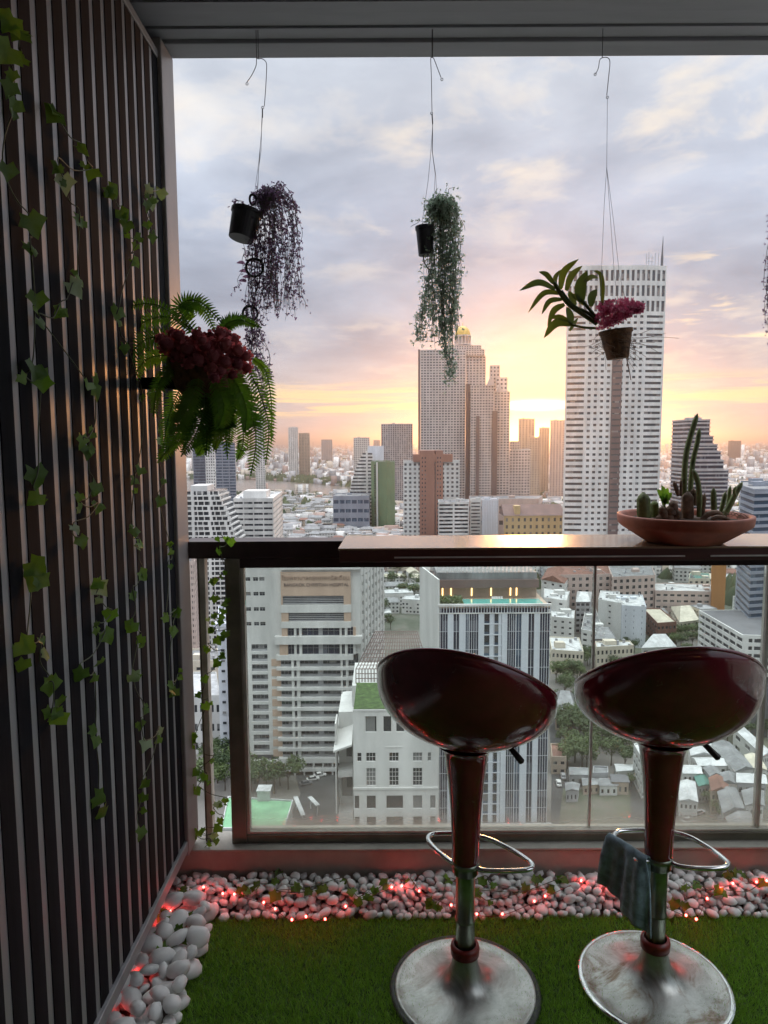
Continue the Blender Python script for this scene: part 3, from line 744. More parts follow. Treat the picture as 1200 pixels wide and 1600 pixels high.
part_block([(735, D - 20), (771, D - 20), (771, D + 7), (735, D + 7)], 602, 60, [8, 5, 8, 5], .62, 0.5, 'east_wing')
part_block([(771.5, D - 14), (796, D - 14), (796, D + 20), (771.5, D + 20)], 612, 58, [5, 6, 5, 6], .62, 0.5, 'east_bay')
part_block([(764, D + 21), (780, D + 21), (780, D + 40), (764, D + 40)], 571, 12, [3, 3, 3, 3], .5, 0.5, 'rear_turret', 640)
part_block([(774, D + 12), (792, D + 12), (792, D + 20.5), (774, D + 20.5)], 590, 8, [3, 3, 3, 3], .5, 0.5, 'side_turret', 640)
part_block([(796.5, D - 10), (829, D - 10), (829, D + 30), (796.5, D + 30)], 703, 34, [7, 6, 7, 6], .6, 0.5, 'low_wing')
part_block([(796.5, D - 8), (812, D - 8), (812, D + 26), (796.5, D + 26)], 690, 3, [4, 6, 4, 6], .6, 0.5, 'low_wing_step', 702)
part_block([(690, D + 6), (756, D + 6), (756, D + 32), (690, D + 32)], 546, 3, [16, 6, 16, 6], .6, 0.5, 'upper_step', 556)
part_block([(697, D + 8), (751, D + 8), (751, D + 30), (697, D + 30)], 540, 2, [14, 6, 14, 6], .5, 0.6, 'top_step', 546)
O = Vector(rt.location)
b = MB(O)
for (x0, x1, yt, dd) in ((653.5, 656.6, 546, D - .5), (727.5, 734, 600, D - 2), (744, 749, 650, D - 21.5), (769, 777, 642, D - 21.5)):
    b.box(Xp(x0, 690, dd), dd, GZ, Xp(x1, 690, dd), dd + 1.3, Zp(x0, yt, dd))
b.build('dark_strip', M['brownr'], rt)
cx = Xp(723, 530, D + 18); zc0, zc1 = Zp(723, 540, D + 18), Zp(723, 524.5, D + 18); rd_ = (Xp(737, 530, D + 18) - Xp(709, 530, D + 18)) / 2
b = MB(O); b.lathe([(rd_, 0), (rd_, 1.5), (rd_ * .62, 1.6), (rd_ * .62, zc1 - zc0 - 1.5), (rd_ * .98, zc1 - zc0 - 1.4), (rd_ * .98, zc1 - zc0), (0, zc1 - zc0 + .1)], (cx, D + 18, zc0), 24)
for k in range(14):
    a = k / 14 * 6.283; b.tube([(cx + math.cos(a) * rd_ * .85, D + 18 + math.sin(a) * rd_ * .85, zc0 + 1.5), (cx + math.cos(a) * rd_ * .85, D + 18 + math.sin(a) * rd_ * .85, zc1 - 1.4)], 0.8, 6)
b.build('lantern', M['stategrey'], rt)
hd = Zp(723, 509, D + 18) - zc1
b = MB(O); b.lathe([(rd_ * .86 * math.cos(a), hd * math.sin(a)) for a in [i * math.pi / 2 / 8 for i in range(9)]], (cx, D + 18, zc1), 24)
b.tube([(cx, D + 18, zc1 + hd), (cx, D + 18, zc1 + hd + 4)], 0.3); b.build('dome', M['gold'], rt, smooth=True)
for (xa_, xb_, yb_, yt_, dd) in ((760, 773, 603, 588, D - 20), (775, 786, 613, 600, D - 14)):
    a, c = Xp(xa_, 600, dd), Xp(xb_, 600, dd); z0_, z1_ = Zp(xa_, yb_, dd), Zp(xa_, yt_, dd)
    b = MB(O); b.add([(a, dd - 1, z0_), (c, dd - 1, z0_), ((a + c) / 2, dd - 1, z1_), (a, dd + 6, z0_), (c, dd + 6, z0_), ((a + c) / 2, dd + 6, z1_)], [(0, 1, 2), (5, 4, 3), (0, 3, 4, 1), (1, 4, 5, 2), (2, 5, 3, 0)]); b.build('gable', M['stategrey'], rt)
    b = MB(O); b.tube([((a + c) / 2, dd, z1_ - 2), ((a + c) / 2, dd, z1_ + 5)], 0.5); b.build('finial', M['stategrey'], rt)

bldg('hotel_tower', 'brick-pink and white hotel with a dark central slot, in front of the domed tower', [(630, 710), (718, 710), (718, 745), (630, 745)], 722, 22, [12, 3, 12, 3], [.5, .5, .5, .5], .52, 'white2', 'gd2', t=.6)
rt = bpy.data.objects['hotel_tower']; O = Vector(rt.location)
b = MB(O); Dq = 709.0
b.box(Xp(656, 760, Dq), Dq - 1, GZ, Xp(679, 760, Dq), Dq + 28, Zp(660, 704, Dq)); b.box(Xp(681, 760, Dq), Dq - 1, GZ, Xp(692, 760, Dq), Dq + 28, Zp(660, 704, Dq)); b.box(Xp(646, 760, Dq), Dq - .6, Zp(650, 722, Dq), Xp(707, 760, Dq), Dq + 20, Zp(650, 710, Dq)); b.build('brick_shaft', M['brick'], rt)
b = MB(O)
for r_ in range(24):
    z = GZ + 6 + r_ * 4.2
    for xx in (659, 663.5, 683, 687): b.box(Xp(xx, 760, Dq), Dq - 1.05, z, Xp(xx, 760, Dq) + 1.1, Dq - 1.0, z + 1.7)
b.build('shaft_window', M['gd'], rt)
b = MB(O); b.box(Xp(679.3, 760, Dq), Dq - .5, GZ, Xp(680.7, 760, Dq), Dq + 3, Zp(680, 725, Dq)); b.build('central_slot', M['brownr'], rt)

rt, P, z1 = bldg('green_tower', 'slim green-walled tower block with grey edge rising over the rooftops', [(580, 950), (605, 935), (617, 950), (617, 988), (580, 988)], 722, 28, [0, 0, 3, 3, 0], .6, .4, 'greenw', 'gd', 'roofg')
b = MB(Vector(rt.location)); q_ = foot_px([(588, 497.2)])[0]
b.box(Xp(588, 760, 943), 942.5, GZ, Xp(590.5, 760, 943), 949, z1); b.build('white_rib', M['white2'], rt)
b = MB(Vector(rt.location))
for r_ in range(28):
    z = GZ + 4 + r_ * (z1 - GZ - 6) / 28; b.box(Xp(585, 760, 946), 945.6, z, Xp(587, 760, 946), 949.4, z + 2)
b.build('stair_window', M['gd'], rt)

# curved white block
D = 1000
P = foot_px([(543, D), (600, D), (600, D + 25), (543, D + 25)]); rt = base_of('curved_building', 'white building with a curved sloping side and long window bands by the river', 'building', P)
O = Vector(rt.location); zt1 = Zp(560, 708, D); b = MB(O); g_ = MB(O)
nf = 21
for r_ in range(nf):
    z = GZ + r_ * (zt1 - GZ) / nf; fh_ = (zt1 - GZ) / nf; s_ = r_ / nf
    x0 = Xp(543 + 26 * s_ ** 2.6, 760, D); x1 = Xp(583, 760, D)
    b.box(x0, D, z, x1, D + 24, z + fh_ * .55); g_.box(x0 + .8, D + .7, z + fh_ * .55, x1 - .8, D + 23, z + fh_)
b.box(Xp(572, 760, D), D - .4, GZ, Xp(575, 760, D), D + 24.4, zt1 + 3); b.build('wall', M['white'], rt); g_.build('window_band', M['gd'], rt)
b = MB(O); b.box(Xp(575, 760, D) + .01, D + 1, GZ, Xp(600, 760, D), D + 22, Zp(590, 697, D)); b.build('stair_tower', M['whiteb'], rt)

T = [  # name, label, foot, ytop, rows, cols, wf, hf, wall, glass
 ('condo_tower', 'twin grey-white condo towers with vertical stripes left of the domed tower', [(596, 1300), (645, 1300), (645, 1330), (596, 1330)], 663, 40, [14, 5, 14, 5], .62, .75, 'grey', 'gd2'),
 ('condo_tower', 'slim white tower standing alone on the far bank of the river', [(452, 2300), (467, 2300), (467, 2330), (452, 2330)], 668, 44, [5, 4, 5, 4], .45, .5, 'white', 'gd2'),
 ('office_block', 'brown-sided block next to the slim white tower across the river', [(468, 2350), (485, 2350), (485, 2400), (468, 2400)], 677, 30, [4, 4, 4, 4], .7, .3, 'tan', 'gd2'),
 ('condo_tower', 'white slim tower half hidden behind the hanging fern', [(400, 1500), (415, 1500), (415, 1525), (400, 1525)], 650, 46, [4, 4, 4, 4], .55, .5, 'white', 'gd2'),
 ('glass_tower', 'dark blue glass tower at the end of the slatted wall', [(303, 900), (322, 900), (322, 930), (303, 930)], 702, 30, [10, 5, 10, 5], .8, .8, 'bluep', 'gn'),
 ('condo_tower', 'narrow white tower with stacked balconies beside the dark blue glass tower', [(322.5, 890), (337, 890), (337, 920), (322.5, 920)], 688, 34, [4, 5, 4, 5], .5, .5, 'white', 'gd'),
 ('glass_block', 'broad blue glass office block seen under the fern', [(338, 1100), (369, 1100), (369, 1150), (338, 1150)], 692, 26, [3, 3, 3, 3], .9, .6, 'bluep', 'gb'),
 ('office_block', 'white office block with a flat roof left of the twin striped towers', [(553, 1900), (578, 1900), (578, 1940), (553, 1940)], 684, 26, [8, 4, 8, 4], .6, .45, 'white2', 'gd'),
 ('office_block', 'small hazy block on the skyline left of the white office block', [(503, 4200), (520, 4200), (520, 4300), (503, 4300)], 687, 20, [6, 4, 6, 4], .6, .45, 'grey', 'gd'),
 ('office_block', 'tiny hazy tower on the skyline right of the white office block', [(584, 3800), (594, 3800), (594, 3850), (584, 3850)], 688, 20, [4, 4, 4, 4], .6, .45, 'grey', 'gd'),
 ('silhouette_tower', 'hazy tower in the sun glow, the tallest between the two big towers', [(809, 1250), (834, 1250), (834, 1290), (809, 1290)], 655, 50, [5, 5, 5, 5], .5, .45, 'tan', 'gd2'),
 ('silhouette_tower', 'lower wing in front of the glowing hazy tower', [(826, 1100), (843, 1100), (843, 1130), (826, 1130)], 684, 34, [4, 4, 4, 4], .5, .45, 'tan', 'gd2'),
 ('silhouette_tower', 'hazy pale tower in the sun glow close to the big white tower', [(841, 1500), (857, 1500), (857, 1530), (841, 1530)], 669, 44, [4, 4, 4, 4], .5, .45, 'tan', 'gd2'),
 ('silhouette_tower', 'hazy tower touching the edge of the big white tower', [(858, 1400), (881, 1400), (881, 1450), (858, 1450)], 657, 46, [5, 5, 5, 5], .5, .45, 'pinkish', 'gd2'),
 ('skyline_tower', 'hazy brown-grey block on the horizon between the big white tower and the cactus', [(1055, 3600), (1070, 3600), (1070, 3700), (1055, 3700)], 690, 30, [5, 4, 5, 4], .5, .5, 'tan', 'gd2'),
 ('skyline_tower', 'dark block on the horizon at the right of the stepped tower', [(1135, 4000), (1155, 4000), (1155, 4080), (1135, 4080)], 689, 24, [6, 4, 6, 4], .7, .6, 'dgrey', 'gd2'),
 ('low_mall', 'long low grey-blue shopping building with lit sign in front of the curved white building', [(520, 930), (577, 930), (578, 985), (527, 985)], 776, 4, [6, 3, 6, 3], .8, .4, 'bluep', 'gb'),
 ('office_block', 'white block with black window bands under the hotel, at the counter edge', [(685, 660), (733, 660), (733, 692), (685, 692)], 786, 17, [2, 2, 2, 2], .88, .5, 'white', 'gd'),
 ('office_block', 'white block with narrow balconies right of the black-banded block', [(735, 690), (752, 690), (752, 715), (735, 715)], 783, 18, [1, 2, 2, 2], .8, .4, 'white2', 'gd'),
 ('office_block', 'blank grey stair tower between two white blocks over the counter', [(753, 685), (779, 685), (779, 712), (753, 712)], 782, 18, [10, 4, 3, 4], .2, .9, 'whiteb', 'grey'),
 ('parking_deck', 'long pale podium deck at the foot of the domed tower', [(733, 725), (842, 725), (848, 772), (733, 772)], 781, 4, [14, 5, 10, 5], .8, .3, 'pinkish', 'gd2'),
]
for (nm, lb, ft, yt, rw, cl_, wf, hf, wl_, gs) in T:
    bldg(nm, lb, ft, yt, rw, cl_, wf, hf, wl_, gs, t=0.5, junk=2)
# yellow block with grey roof
rt, P, z1 = bldg('yellow_building', 'yellow block with round-headed windows and a sloping grey roof beside the big white tower', [(788, 640), (882, 640), (884, 664), (788, 664)], 806, 8, [10, 3, 10, 3], .36, .5, 'yellow', 'gd2', par=0, junk=0, singles={0: (1, 8)})
a = Vector(rt.location); b = MB(a); zr = Zp(788, 788, 653)
b.add([(P[0][0] - .5, 639.5, z1 + .05), (P[1][0] + .5, 639.5, z1 + .05), (P[1][0], 653, zr), (P[0][0], 653, zr), (P[0][0] - .5, 666, z1 + .05), (P[1][0] + .5, 666, z1 + .05)], [(0, 1, 2, 3), (3, 2, 5, 4), (0, 3, 4), (1, 5, 2), (0, 4, 5, 1)])
b.build('sloping_roof', M['brownr'], rt); b = MB(a); b.box(P[0][0] + 10, 641, z1, P[0][0] + 15, 650, z1 + 9); b.build('dormer', M['yellow'], rt)

# stepped dark tower at the right
D = 760
P = foot_px([(1074, D), (1140, D), (1140, D + 45), (1074, D + 45)]); rt = base_of('stepped_tower', 'dark stepped tower narrowing towards the top behind the cactus bowl', 'tower', P); O = Vector(rt.location)
b = MB(O); g_ = MB(O)
steps = [(1073, 1109, 656, 682), (1073, 1115, 682, 695), (1073, 1122, 695, 706), (1073, 1128, 706, 720), (1073, 1133, 720, 735), (1073, 1141, 735, 860)]
for k, (x0, x1, ya_, yb_) in enumerate(steps):
    z0_, z1_ = (Zp(x0, yb_, D) if k < 5 else GZ), Zp(x0, ya_, D); a, c = Xp(x0, 700, D), Xp(x1, 700, D)
    nfl = max(1, round((z1_ - z0_) / 4.4)); fh_ = (z1_ - z0_) / nfl
    for r_ in range(nfl):
        b.box(a, D, z0_ + r_ * fh_, c, D + 42, z0_ + r_ * fh_ + fh_ * .38); g_.box(a + .8, D + .6, z0_ + (r_ + .38) * fh_, c - .8, D + 41, z0_ + (r_ + 1) * fh_ - .02)
    b.box(a + .2, D + .2, z1_ - 1, c - .2, D + 41.8, z1_ + .6)
b.box(Xp(1082, 650, D), D + 5, Zp(1080, 656, D), Xp(1100, 650, D), D + 20, Zp(1080, 652, D))
b.build('floor_band', M['grey'], rt); g_.build('window_band', M['gn'], rt)

# ---------------- left of the post: terraced condo, banded block, blank-sided block
D = 380
P = foot_px([(296, D), (335, D), (335, D + 30), (296, D + 30)]); rt = base_of('terraced_condo', 'white condo with terraces stepping down one side, at the end of the slatted wall', 'building', P); O = Vector(rt.location)
ztc = Zp(310, 768, D); nfl = 34; fh_ = (ztc - GZ) / nfl; b = MB(O); g_ = MB(O); fr_ = MB(O)
for r_ in range(nfl):
    z = GZ + r_ * fh_; s_ = 1 - r_ / nfl
    x0 = Xp(290, 800, D); x1 = Xp(340 + min(35, 95 * s_), 800, D) if r_ < nfl else 0
    b.box(x0, D, z, x1, D + 26, z + fh_ * .30)
    g_.box(x0 + .5, D + .9, z + fh_ * .30, x1 - .9, D + 25, z + fh_)
    n = int((x1 - x0) / 2.9)
    for k in range(n + 1):
        xx = x0 + (x1 - x0 - .45) * k / max(1, n); b.box(xx, D + .02, z + fh_ * .3, xx + .45 + (1.1 if k % 3 == 1 else 0), D + 1.0, z + fh_)
b.box(Xp(296, 800, D), D + 4, ztc, Xp(322, 800, D), D + 20, ztc + 3); b.build('wall', M['white'], rt); g_.build('window', M['gd'], rt)
D = 420
rt, P, z1 = bldg('banded_office', 'white office with long dark window bands and rooftop sheds above the railing end', [(364, D), (426, D), (441, D + 60), (380, D + 60)], 781, 26, [4, 9, 4, 6], [.88, .6, .88, .6], .38, 'white', 'gd', 'roofw', singles={0: (19, 26), 1: (19, 26)}, junk=4)
b = MB(Vector(rt.location)); b.box(P[0][0] + 4, D + 10, z1 + .15, P[0][0] + 18, D + 26, z1 + 4.5); b.build('roof_shed', M['white'], rt)
D = 250
rt, P, z1 = bldg('blank_block', 'white block wall with a column of small dark slots seen left of the railing post', [(342, D), (366, D + 2), (366, D + 40), (345, D + 40)], 990, 14, [0, 0, 0, 0], .5, .4, 'whiteb', 'gd', yref=1080)
b = MB(Vector(rt.location))
for k in range(13):
    z = Zp(350, 1000 + 16.2 * k, D); b.box(Xp(348, 1080, D) - .2, D - .08, z - .45, Xp(348, 1080, D) + 1.1, D + .02, z + .45)
b.build('slot_window', M['gd'], rt)
bldg('brown_block', 'narrow grey apartment side behind the thin baluster', [(296, 330), (306, 330), (312, 352), (300, 352)], 880, 22, [3, 4, 3, 4], .5, .5, 'pinkish', 'gd', yref=950)
bldg('shed_house', 'white-roofed long shed behind the thin baluster', [(302, 262), (345, 262), (340, 290), (296, 290)], 1090, 3, [5, 5, 5, 5], .5, .4, 'white2', 'gd', 'roofw', yref=1120, junk=0)
bldg('pale_hall', 'pale flat-roofed hall by the trees left of the railing post', [(300, 300), (345, 300), (342, 318), (300, 318)], 1035, 5, [2, 2, 2, 2], .3, .3, 'cream', 'gd', 'roofg', yref=1080, junk=1)

# ---------------- the hospital
D = 245
hx = lambda x: Xp(x, 1000, D); hz = lambda y: Zp(480, y, D)
P = [(hx(366), D + .5), (hx(563), D + .5), (hx(563) + 8.3, D + 32), (hx(366), D + 32)]
rt = base_of('hospital_building', 'large pale hospital block with peach panels and lettering near its top', 'hospital', P); O = Vector(rt.location)
LW = MB(O); BG = MB(O); GR = MB(O)
ztop = hz(889)
core = MB(O); core.prism([(hx(366) + .8, D + 1.5), (hx(563) - 1.2, D + 1.5), (hx(563) + 7.2, D + 31), (hx(366) + .8, D + 31)], GZ, ztop - .5); core.build('core', M['dgrey'], rt)
def hb(mb, x0, x1, y0, y1, n0=0.0, th=1.0): mb.box(hx(x0), D + n0, hz(y1), hx(x1), D + n0 + th, hz(y0))
# left wing: plain wall with small windows, then balconied storeys
def win(x0, x1, y0, y1, n0, m='gd', mull=1, name='window'):
    w, h = hx(x1) - hx(x0), hz(y0) - hz(y1)
    key = (round(w, 2), round(h, 2), m, mull)
    if key not in WIN:
        q = MB(); q.box(0, 0, 0, w, .1, h); q.k = 1
        for k in range(mull + 2):
            xx = (w - .08) * k / (mull + 1); q.box(xx, -.06, 0, xx + .08, -.002, h)
        q.box(0, -.055, h * .55, w, -.003, h * .55 + .08); q.box(0, -.057, -.02, w, -.001, .06)
        WIN[key] = q.mesh('window', [M[m], M['grey']])
    return link(name, WIN[key], rt, (hx(x0) - O.x, D + n0 - O.y, hz(y1) - O.z))
WIN = {}
ysL = [(902, 908), (925, 931), (949, 955), (972, 978)]
prev = 889
for (a, c) in ysL: hb(LW, 366, 441, prev, a, .5); prev = c
hb(LW, 366, 441, prev, 1007, .5)
for (a, c) in ysL:
    edges_ = [366, 374, 378, 383, 393, 397, 405, 406.5, 415, 441]
    for k in (0, 2, 4, 6, 8): hb(LW, edges_[k], edges_[k + 1], a, c, .52, .9)
    for k in (1, 3, 5, 7): win(edges_[k], edges_[k + 1], a, c, .9)
rowsy = [1007 + 15.7 * k for k in range(11)]
for k, y in enumerate(rowsy):
    hb(LW, 366, 441, y + 11, y + 15.7, .45)
    for (a, c) in ((366, 392), (417, 441)): hb(LW, a, c, y, y + 11, .5)
    win(392, 417, y, y + 6.6, 1.0, mull=3)
    hb(GR, 392, 417, y + 7.6, y + 11, .9, .5)
    b = 0
# right side flank of front, centre bay (protruding), frames
hb(LW, 549, 563, 889, 1022, .4); 
hb(LW, 441, 566, 886, 889, -1.4, 2.4)
hb(LW, 441, 549, 889, 893, -.4, 1.4)
hb(BG, 441, 549, 893, 930, -1.0, 2.0)
def centre(y0, y1, solid0, solid1):  # white spandrel band
    hb(LW, 441, 549, y0, y1, -1.2, 2.2)
for (a, c) in ((930, 944), (956, 970)):
    hb(BG, 441, 443.5 if a == 930 else 452, a, c, -1.0); hb(BG, 538 if a == 930 else 538, 549, a, c, -1.0)
    x0 = 443.5 if a == 930 else 452
    g_ = MB(O); g_.box(hx(x0), D + .4, hz(c), hx(538), D + .5, hz(a)); g_.build('louvre_glass', M['gn'], rt)
    sm = MB(); sm.box(0, 0, 0, hx(538) - hx(x0), .25, .28); me = sm.mesh('louvre', M['grey'])
    for k in range(5): link('louvre', me, rt, (hx(x0) - O.x, D - .6 - O.y, hz(c) + .2 + (hz(a) - hz(c)) / 5 * k - O.z))
centre(944, 956, 0, 0); centre(970, 980, 0, 0)
def wrow(y0, y1, tall=True):
    W_ = [(452, 460), (464.5, 469.5), (473, 487), (488.5, 495), (497, 514), (515.5, 521), (524, 529), (533, 549)]
    segs = [441, 452, 460, 464.5, 469.5, 473, 537]
    for (a, c) in ((460, 464.5), (469.5, 473), (529, 533)): hb(LW, a, c, y0, y1, -.9, 1.9)
    return W_
for (y0, y1) in ((980, 993), (1005, 1022)):
    hb(BG if y0 < 1000 else BG, 437 if y0 > 1000 else 441, 450, y0, y1, -.9)
    for (a, c) in ((460, 463.5), (468, 472), (531, 534), (539, 543)): hb(LW, a, c, y0, y1, -.9, 1.9)
    win(450, 460, y0, y1, .2, 'gn'); win(463.5, 468, y0, y1, .2, 'gn'); win(472, 498, y0, y1, .2, 'gn', 2); win(504, 531, y0, y1, .2, 'gn', 2); win(534, 539, y0, y1, .2, 'gn'); win(543, 552, y0, y1, .2, 'gn')
    hb(GR, 498, 504, y0, y1, .1)
    hb(BG if y0 < 1000 else LW, 552, 556, y0, y1, -.5)
hb(LW, 430, 566, 993, 1005, -1.6, 2.6); hb(LW, 432, 552, 1022, 1030, -1.3, 2.3)
for k in range(10):
    y = 1030 + 15.7 * k
    hb(LW, 432, 553, y + 11, y + 15.7, -1.3, 2.2)
    hb(BG, 424, 438, y, y + 11, -1.0, 1.5) if False else hb(BG, 423, 438, y + .2, y + 11, .3, .5)
    for (a, c) in ((455, 459), (463, 468), (532, 535), (540, 544)): hb(LW, a, c, y, y + 11, -.9, 1.9)
    win(438, 455, y, y + 8, .3, mull=2); win(459, 463, y, y + 10, .2, 'gn'); win(468, 496, y, y + 7.2, .4, mull=3); win(504, 532, y, y + 7.2, .4, mull=3); win(535, 540, y, y + 10, .2, 'gn'); win(544, 554, y, y + 8, .3, mull=1)
    hb(GR, 496, 504, y, y + 11, .2); hb(GR, 468, 532, y + 8.0, y + 11, .15, .3); hb(GR, 438, 455, y + 8.2, y + 11, .0, .4)
for (y0, y1) in ((1187, 1190), (1198, 1203)): hb(LW, 366, 553, y0, y1, -1.3, 2.2)
for k in range(13):
    x = 366 + 15 * k
    hb(LW, x, x + 2.5, 1190, 1215, -1.0, 1.2)
    if k < 12 and k % 2: win(x + 4, x + 13, 1190, 1197, .3)
LW.box(hx(366), D + .45, hz(889) - .01, hx(441), D + 1.4, hz(889) + .8)
LW.build('wall', M['white'], rt); BG.build('peach_panel', M['beige'], rt); GR.build('balcony_wall', M['grey'], rt)
# slanting side of the hospital
sx0, sy0 = hx(563), D + .6; sx1, sy1 = hx(563) + 8.3, D + 32; L = math.hypot(sx1 - sx0, sy1 - sy0); u = ((sx1 - sx0) / L, (sy1 - sy0) / L); n = (u[1], -u[0])
b = MB(O); z = GZ
while z < ztop - 1: b.obox((sx0, sy0), u, n, 0, L, -.9, -.02, z, z + 1.9); z += 3.5
b.obox((sx0, sy0), u, n, 0, L, -.9, 0, ztop - 3, ztop + .8)
for k in range(8): b.obox((sx0, sy0), u, n, k * (L - 1.6) / 7, k * (L - 1.6) / 7 + 1.6, -.9, .3, GZ, ztop - .1)
b.build('side_wall', M['white'], rt)
b = MB(O); b.prism(inset(P, .6), ztop - .4, ztop + .2); b.build('roof', M['roofg'], rt)
b = MB(O)
for k in range(11): b.box(hx(445 + k * 9.6), D - .4, hz(885), hx(445 + k * 9.6) + 1.0, D + .4, hz(880))
b.box(hx(441), D - .45, hz(880), hx(549), D + 6, hz(877)); b.build('roof_frame', M['grey'], rt)
def letters(body, x0, x1, yb, yt, m):
    cu = bpy.data.curves.new('lettering', 'FONT'); cu.body = body; cu.size = 1.0; cu.extrude = 0.06; cu.align_x = 'CENTER'
    o = bpy.data.objects.new('lettering', cu); COL.objects.link(o); cu.materials.append(M[m]); bpy.context.view_layer.update()
    w = max(.1, o.dimensions.x); s_ = (hx(x1) - hx(x0)) / w
    o.parent = rt; o.rotation_euler = (R(90), 0, 0); hh = hz(yt) - hz(yb)
    me_ = bpy.data.meshes.new_from_object(o); me_.name = 'lettering'; bpy.data.objects.remove(o); o = link('lettering', me_, rt); o.rotation_euler = (R(90), 0, 0)
    o.scale = (s_, hh / 0.72, s_); o.location = ((hx(x0) + hx(x1)) / 2 - O.x, D - 1.12 - O.y, hz(yb) - O.z)
bm_('ltr', (0.20, 0.15, 0.13)); bm_('ltr2', (0.30, 0.21, 0.16))
letters('โรงพยาบาลกรุงเทพคริสเตียน', 439 + 4, 547, 905, 898.5, 'ltr2')
letters('BANGKOK CHRISTIAN HOSPITAL', 446, 546, 915, 910, 'ltr')

# ---------------- glass and white hotel with the rooftop pool
D = 205
hx = lambda x: Xp(x, 1000, D); hz = lambda y: Zp(770, y, D)
zt2 = hz(945)
P = [(hx(684), D), (hx(860), D), (hx(860) + 1, D + 24), (hx(662), D + 24)]
rt = base_of('striped_hotel', 'white and dark glass striped hotel with a swimming pool on its roof', 'hotel', P); O = Vector(rt.location)
b = MB(O); b.prism([(P[0][0] + .6, D + .6), (P[1][0] - .6, D + .6), (P[2][0] - .6, D + 23.4), (P[3][0] + .6, D + 23.4)], GZ, zt2 - .8); b.build('core', M['gn'], rt)
# vertical strips across the front: W white panel, D dark glass, G grey glass, L narrow mullioned
strips = [(684, 700, 'D'), (700, 708, 'W'), (708, 718, 'D'), (718, 727, 'W'), (727, 733, 'G'), (733, 748, 'D'), (748, 756, 'W'), (756, 772, 'S'), (772, 784, 'S'), (784, 792, 'W'), (792, 806, 'D'), (806, 815, 'G'), (815, 825, 'W'), (825, 835, 'D'), (835, 843, 'W'), (843, 859, 'D')]
zs0 = hz(1258); zmid = hz(958)
WP = MB(O); MU = MB(O)
for (a, c, k) in strips:
    z0_ = GZ + 3
    if k == 'W':
        zz = z0_; nseg = 24; sh = (zmid - z0_) / nseg
        me_ = MB(); me_.box(0, 0, 0, hx(c) - hx(a), .5, sh - .05); me_ = me_.mesh('facade_panel', M['whiteb'])
        for q_ in range(nseg): link('facade_panel', me_, rt, (hx(a) - O.x, D - .1 - O.y, z0_ + q_ * sh - O.z))
    elif k in 'DG':
        nmul = max(2, round((c - a) / 4)); me_ = MB(); sh = (zmid - z0_) / 12
        me_.box(0, .25, 0, hx(c) - hx(a), .35, sh - .06); me_.k = 1
        for q_ in range(nmul + 1): xx = (hx(c) - hx(a) - .12) * q_ / nmul; me_.box(xx, .05, 0, xx + .12, .249, sh - .03)
        me_.box(0, .1, sh - .14, hx(c) - hx(a), .248, sh - .06)
        me_ = me_.mesh('glass_strip', [M['gn' if k == 'D' else 'gb'], M['whiteb']])
        for q_ in range(12): link('glass_strip', me_, rt, (hx(a) - O.x, D - O.y, z0_ + q_ * sh - O.z))
    else:
        w = hx(c) - hx(a); sh = 3.3; nfl = int((zmid - z0_) / sh); me_ = MB(); me_.box(.1, .35, .5, w * .55, .45, sh - .1); me_.k = 1
        me_.box(0, .0, 0, w, .3, .35); me_.box(w * .56, .1, .36, w - .1, .3, sh - .01); me_.box(0, .05, .36, .1, .3, sh - .01); me_.k = 2; me_.box(.1, .05, .36, w * .55, .07, 1.1)
        me_ = me_.mesh('window', [M['gd'], M['whiteb'], M['gb']])
        for q_ in range(nfl): link('window', me_, rt, (hx(a) - O.x, D - O.y, z0_ + q_ * sh - O.z))
for q_ in range(40):
    x0 = hx(684) + (hx(860) - hx(684) - .14) * q_ / 39; MU.box(x0, D - .02, zmid + .1, x0 + .14, D + .4, zt2 - .4)
MU.build('mullion', M['whiteb'], rt)
b = MB(O); b.box(hx(684), D - .2, zmid - .15, hx(860), D + .45, zmid + .08); b.box(hx(683.5), D - .25, zt2 - .4, hx(860.5), D + .4, zt2 + .25); b.build('cornice', M['white'], rt)
b = MB(O)   # side wall facing left
u = Vector((P[0][0] - P[3][0], P[0][1] - P[3][1])); L = u.length; u = u / L
b.obox(P[3], u, (u.y, -u.x), 0.01, L - .01, -.55, -.02, GZ, hz(905)); b.build('side_wall', M['white2'], rt)
b = MB(O)
b.box(hx(684), D + .46, zt2 - 1.1, hx(860), D + 23, zt2 - .7); b.build('roof_deck', M['tan'], rt)
zp = zt2 + .05
b = MB(O); b.box(hx(726), D + .6, zt2 - .68, hx(850), D + 7.6, zp); b.build('pool', M['pool'], rt)
hm = MB(O)
hr = random.Random(4)
for _ in range(900):
    x, y, z = hr.uniform(hx(687), hx(724)), hr.uniform(D + .8, D + 7), zt2 + hr.uniform(-.6, 1.5); a = Vector((hr.uniform(-1, 1), hr.uniform(-1, 1), hr.uniform(-1, 1))).normalized() * .3; c = a.orthogonal().normalized() * .25
    hm.add([Vector((x, y, z)) + a, Vector((x, y, z)) + c, Vector((x, y, z)) - a, Vector((x, y, z)) - c], [(0, 1, 2, 3)])
hm.build('hedge', leafmat('hedge_leaf', (0.03, 0.06, 0.015), (0.08, 0.12, 0.03), .2, 1.0), rt)
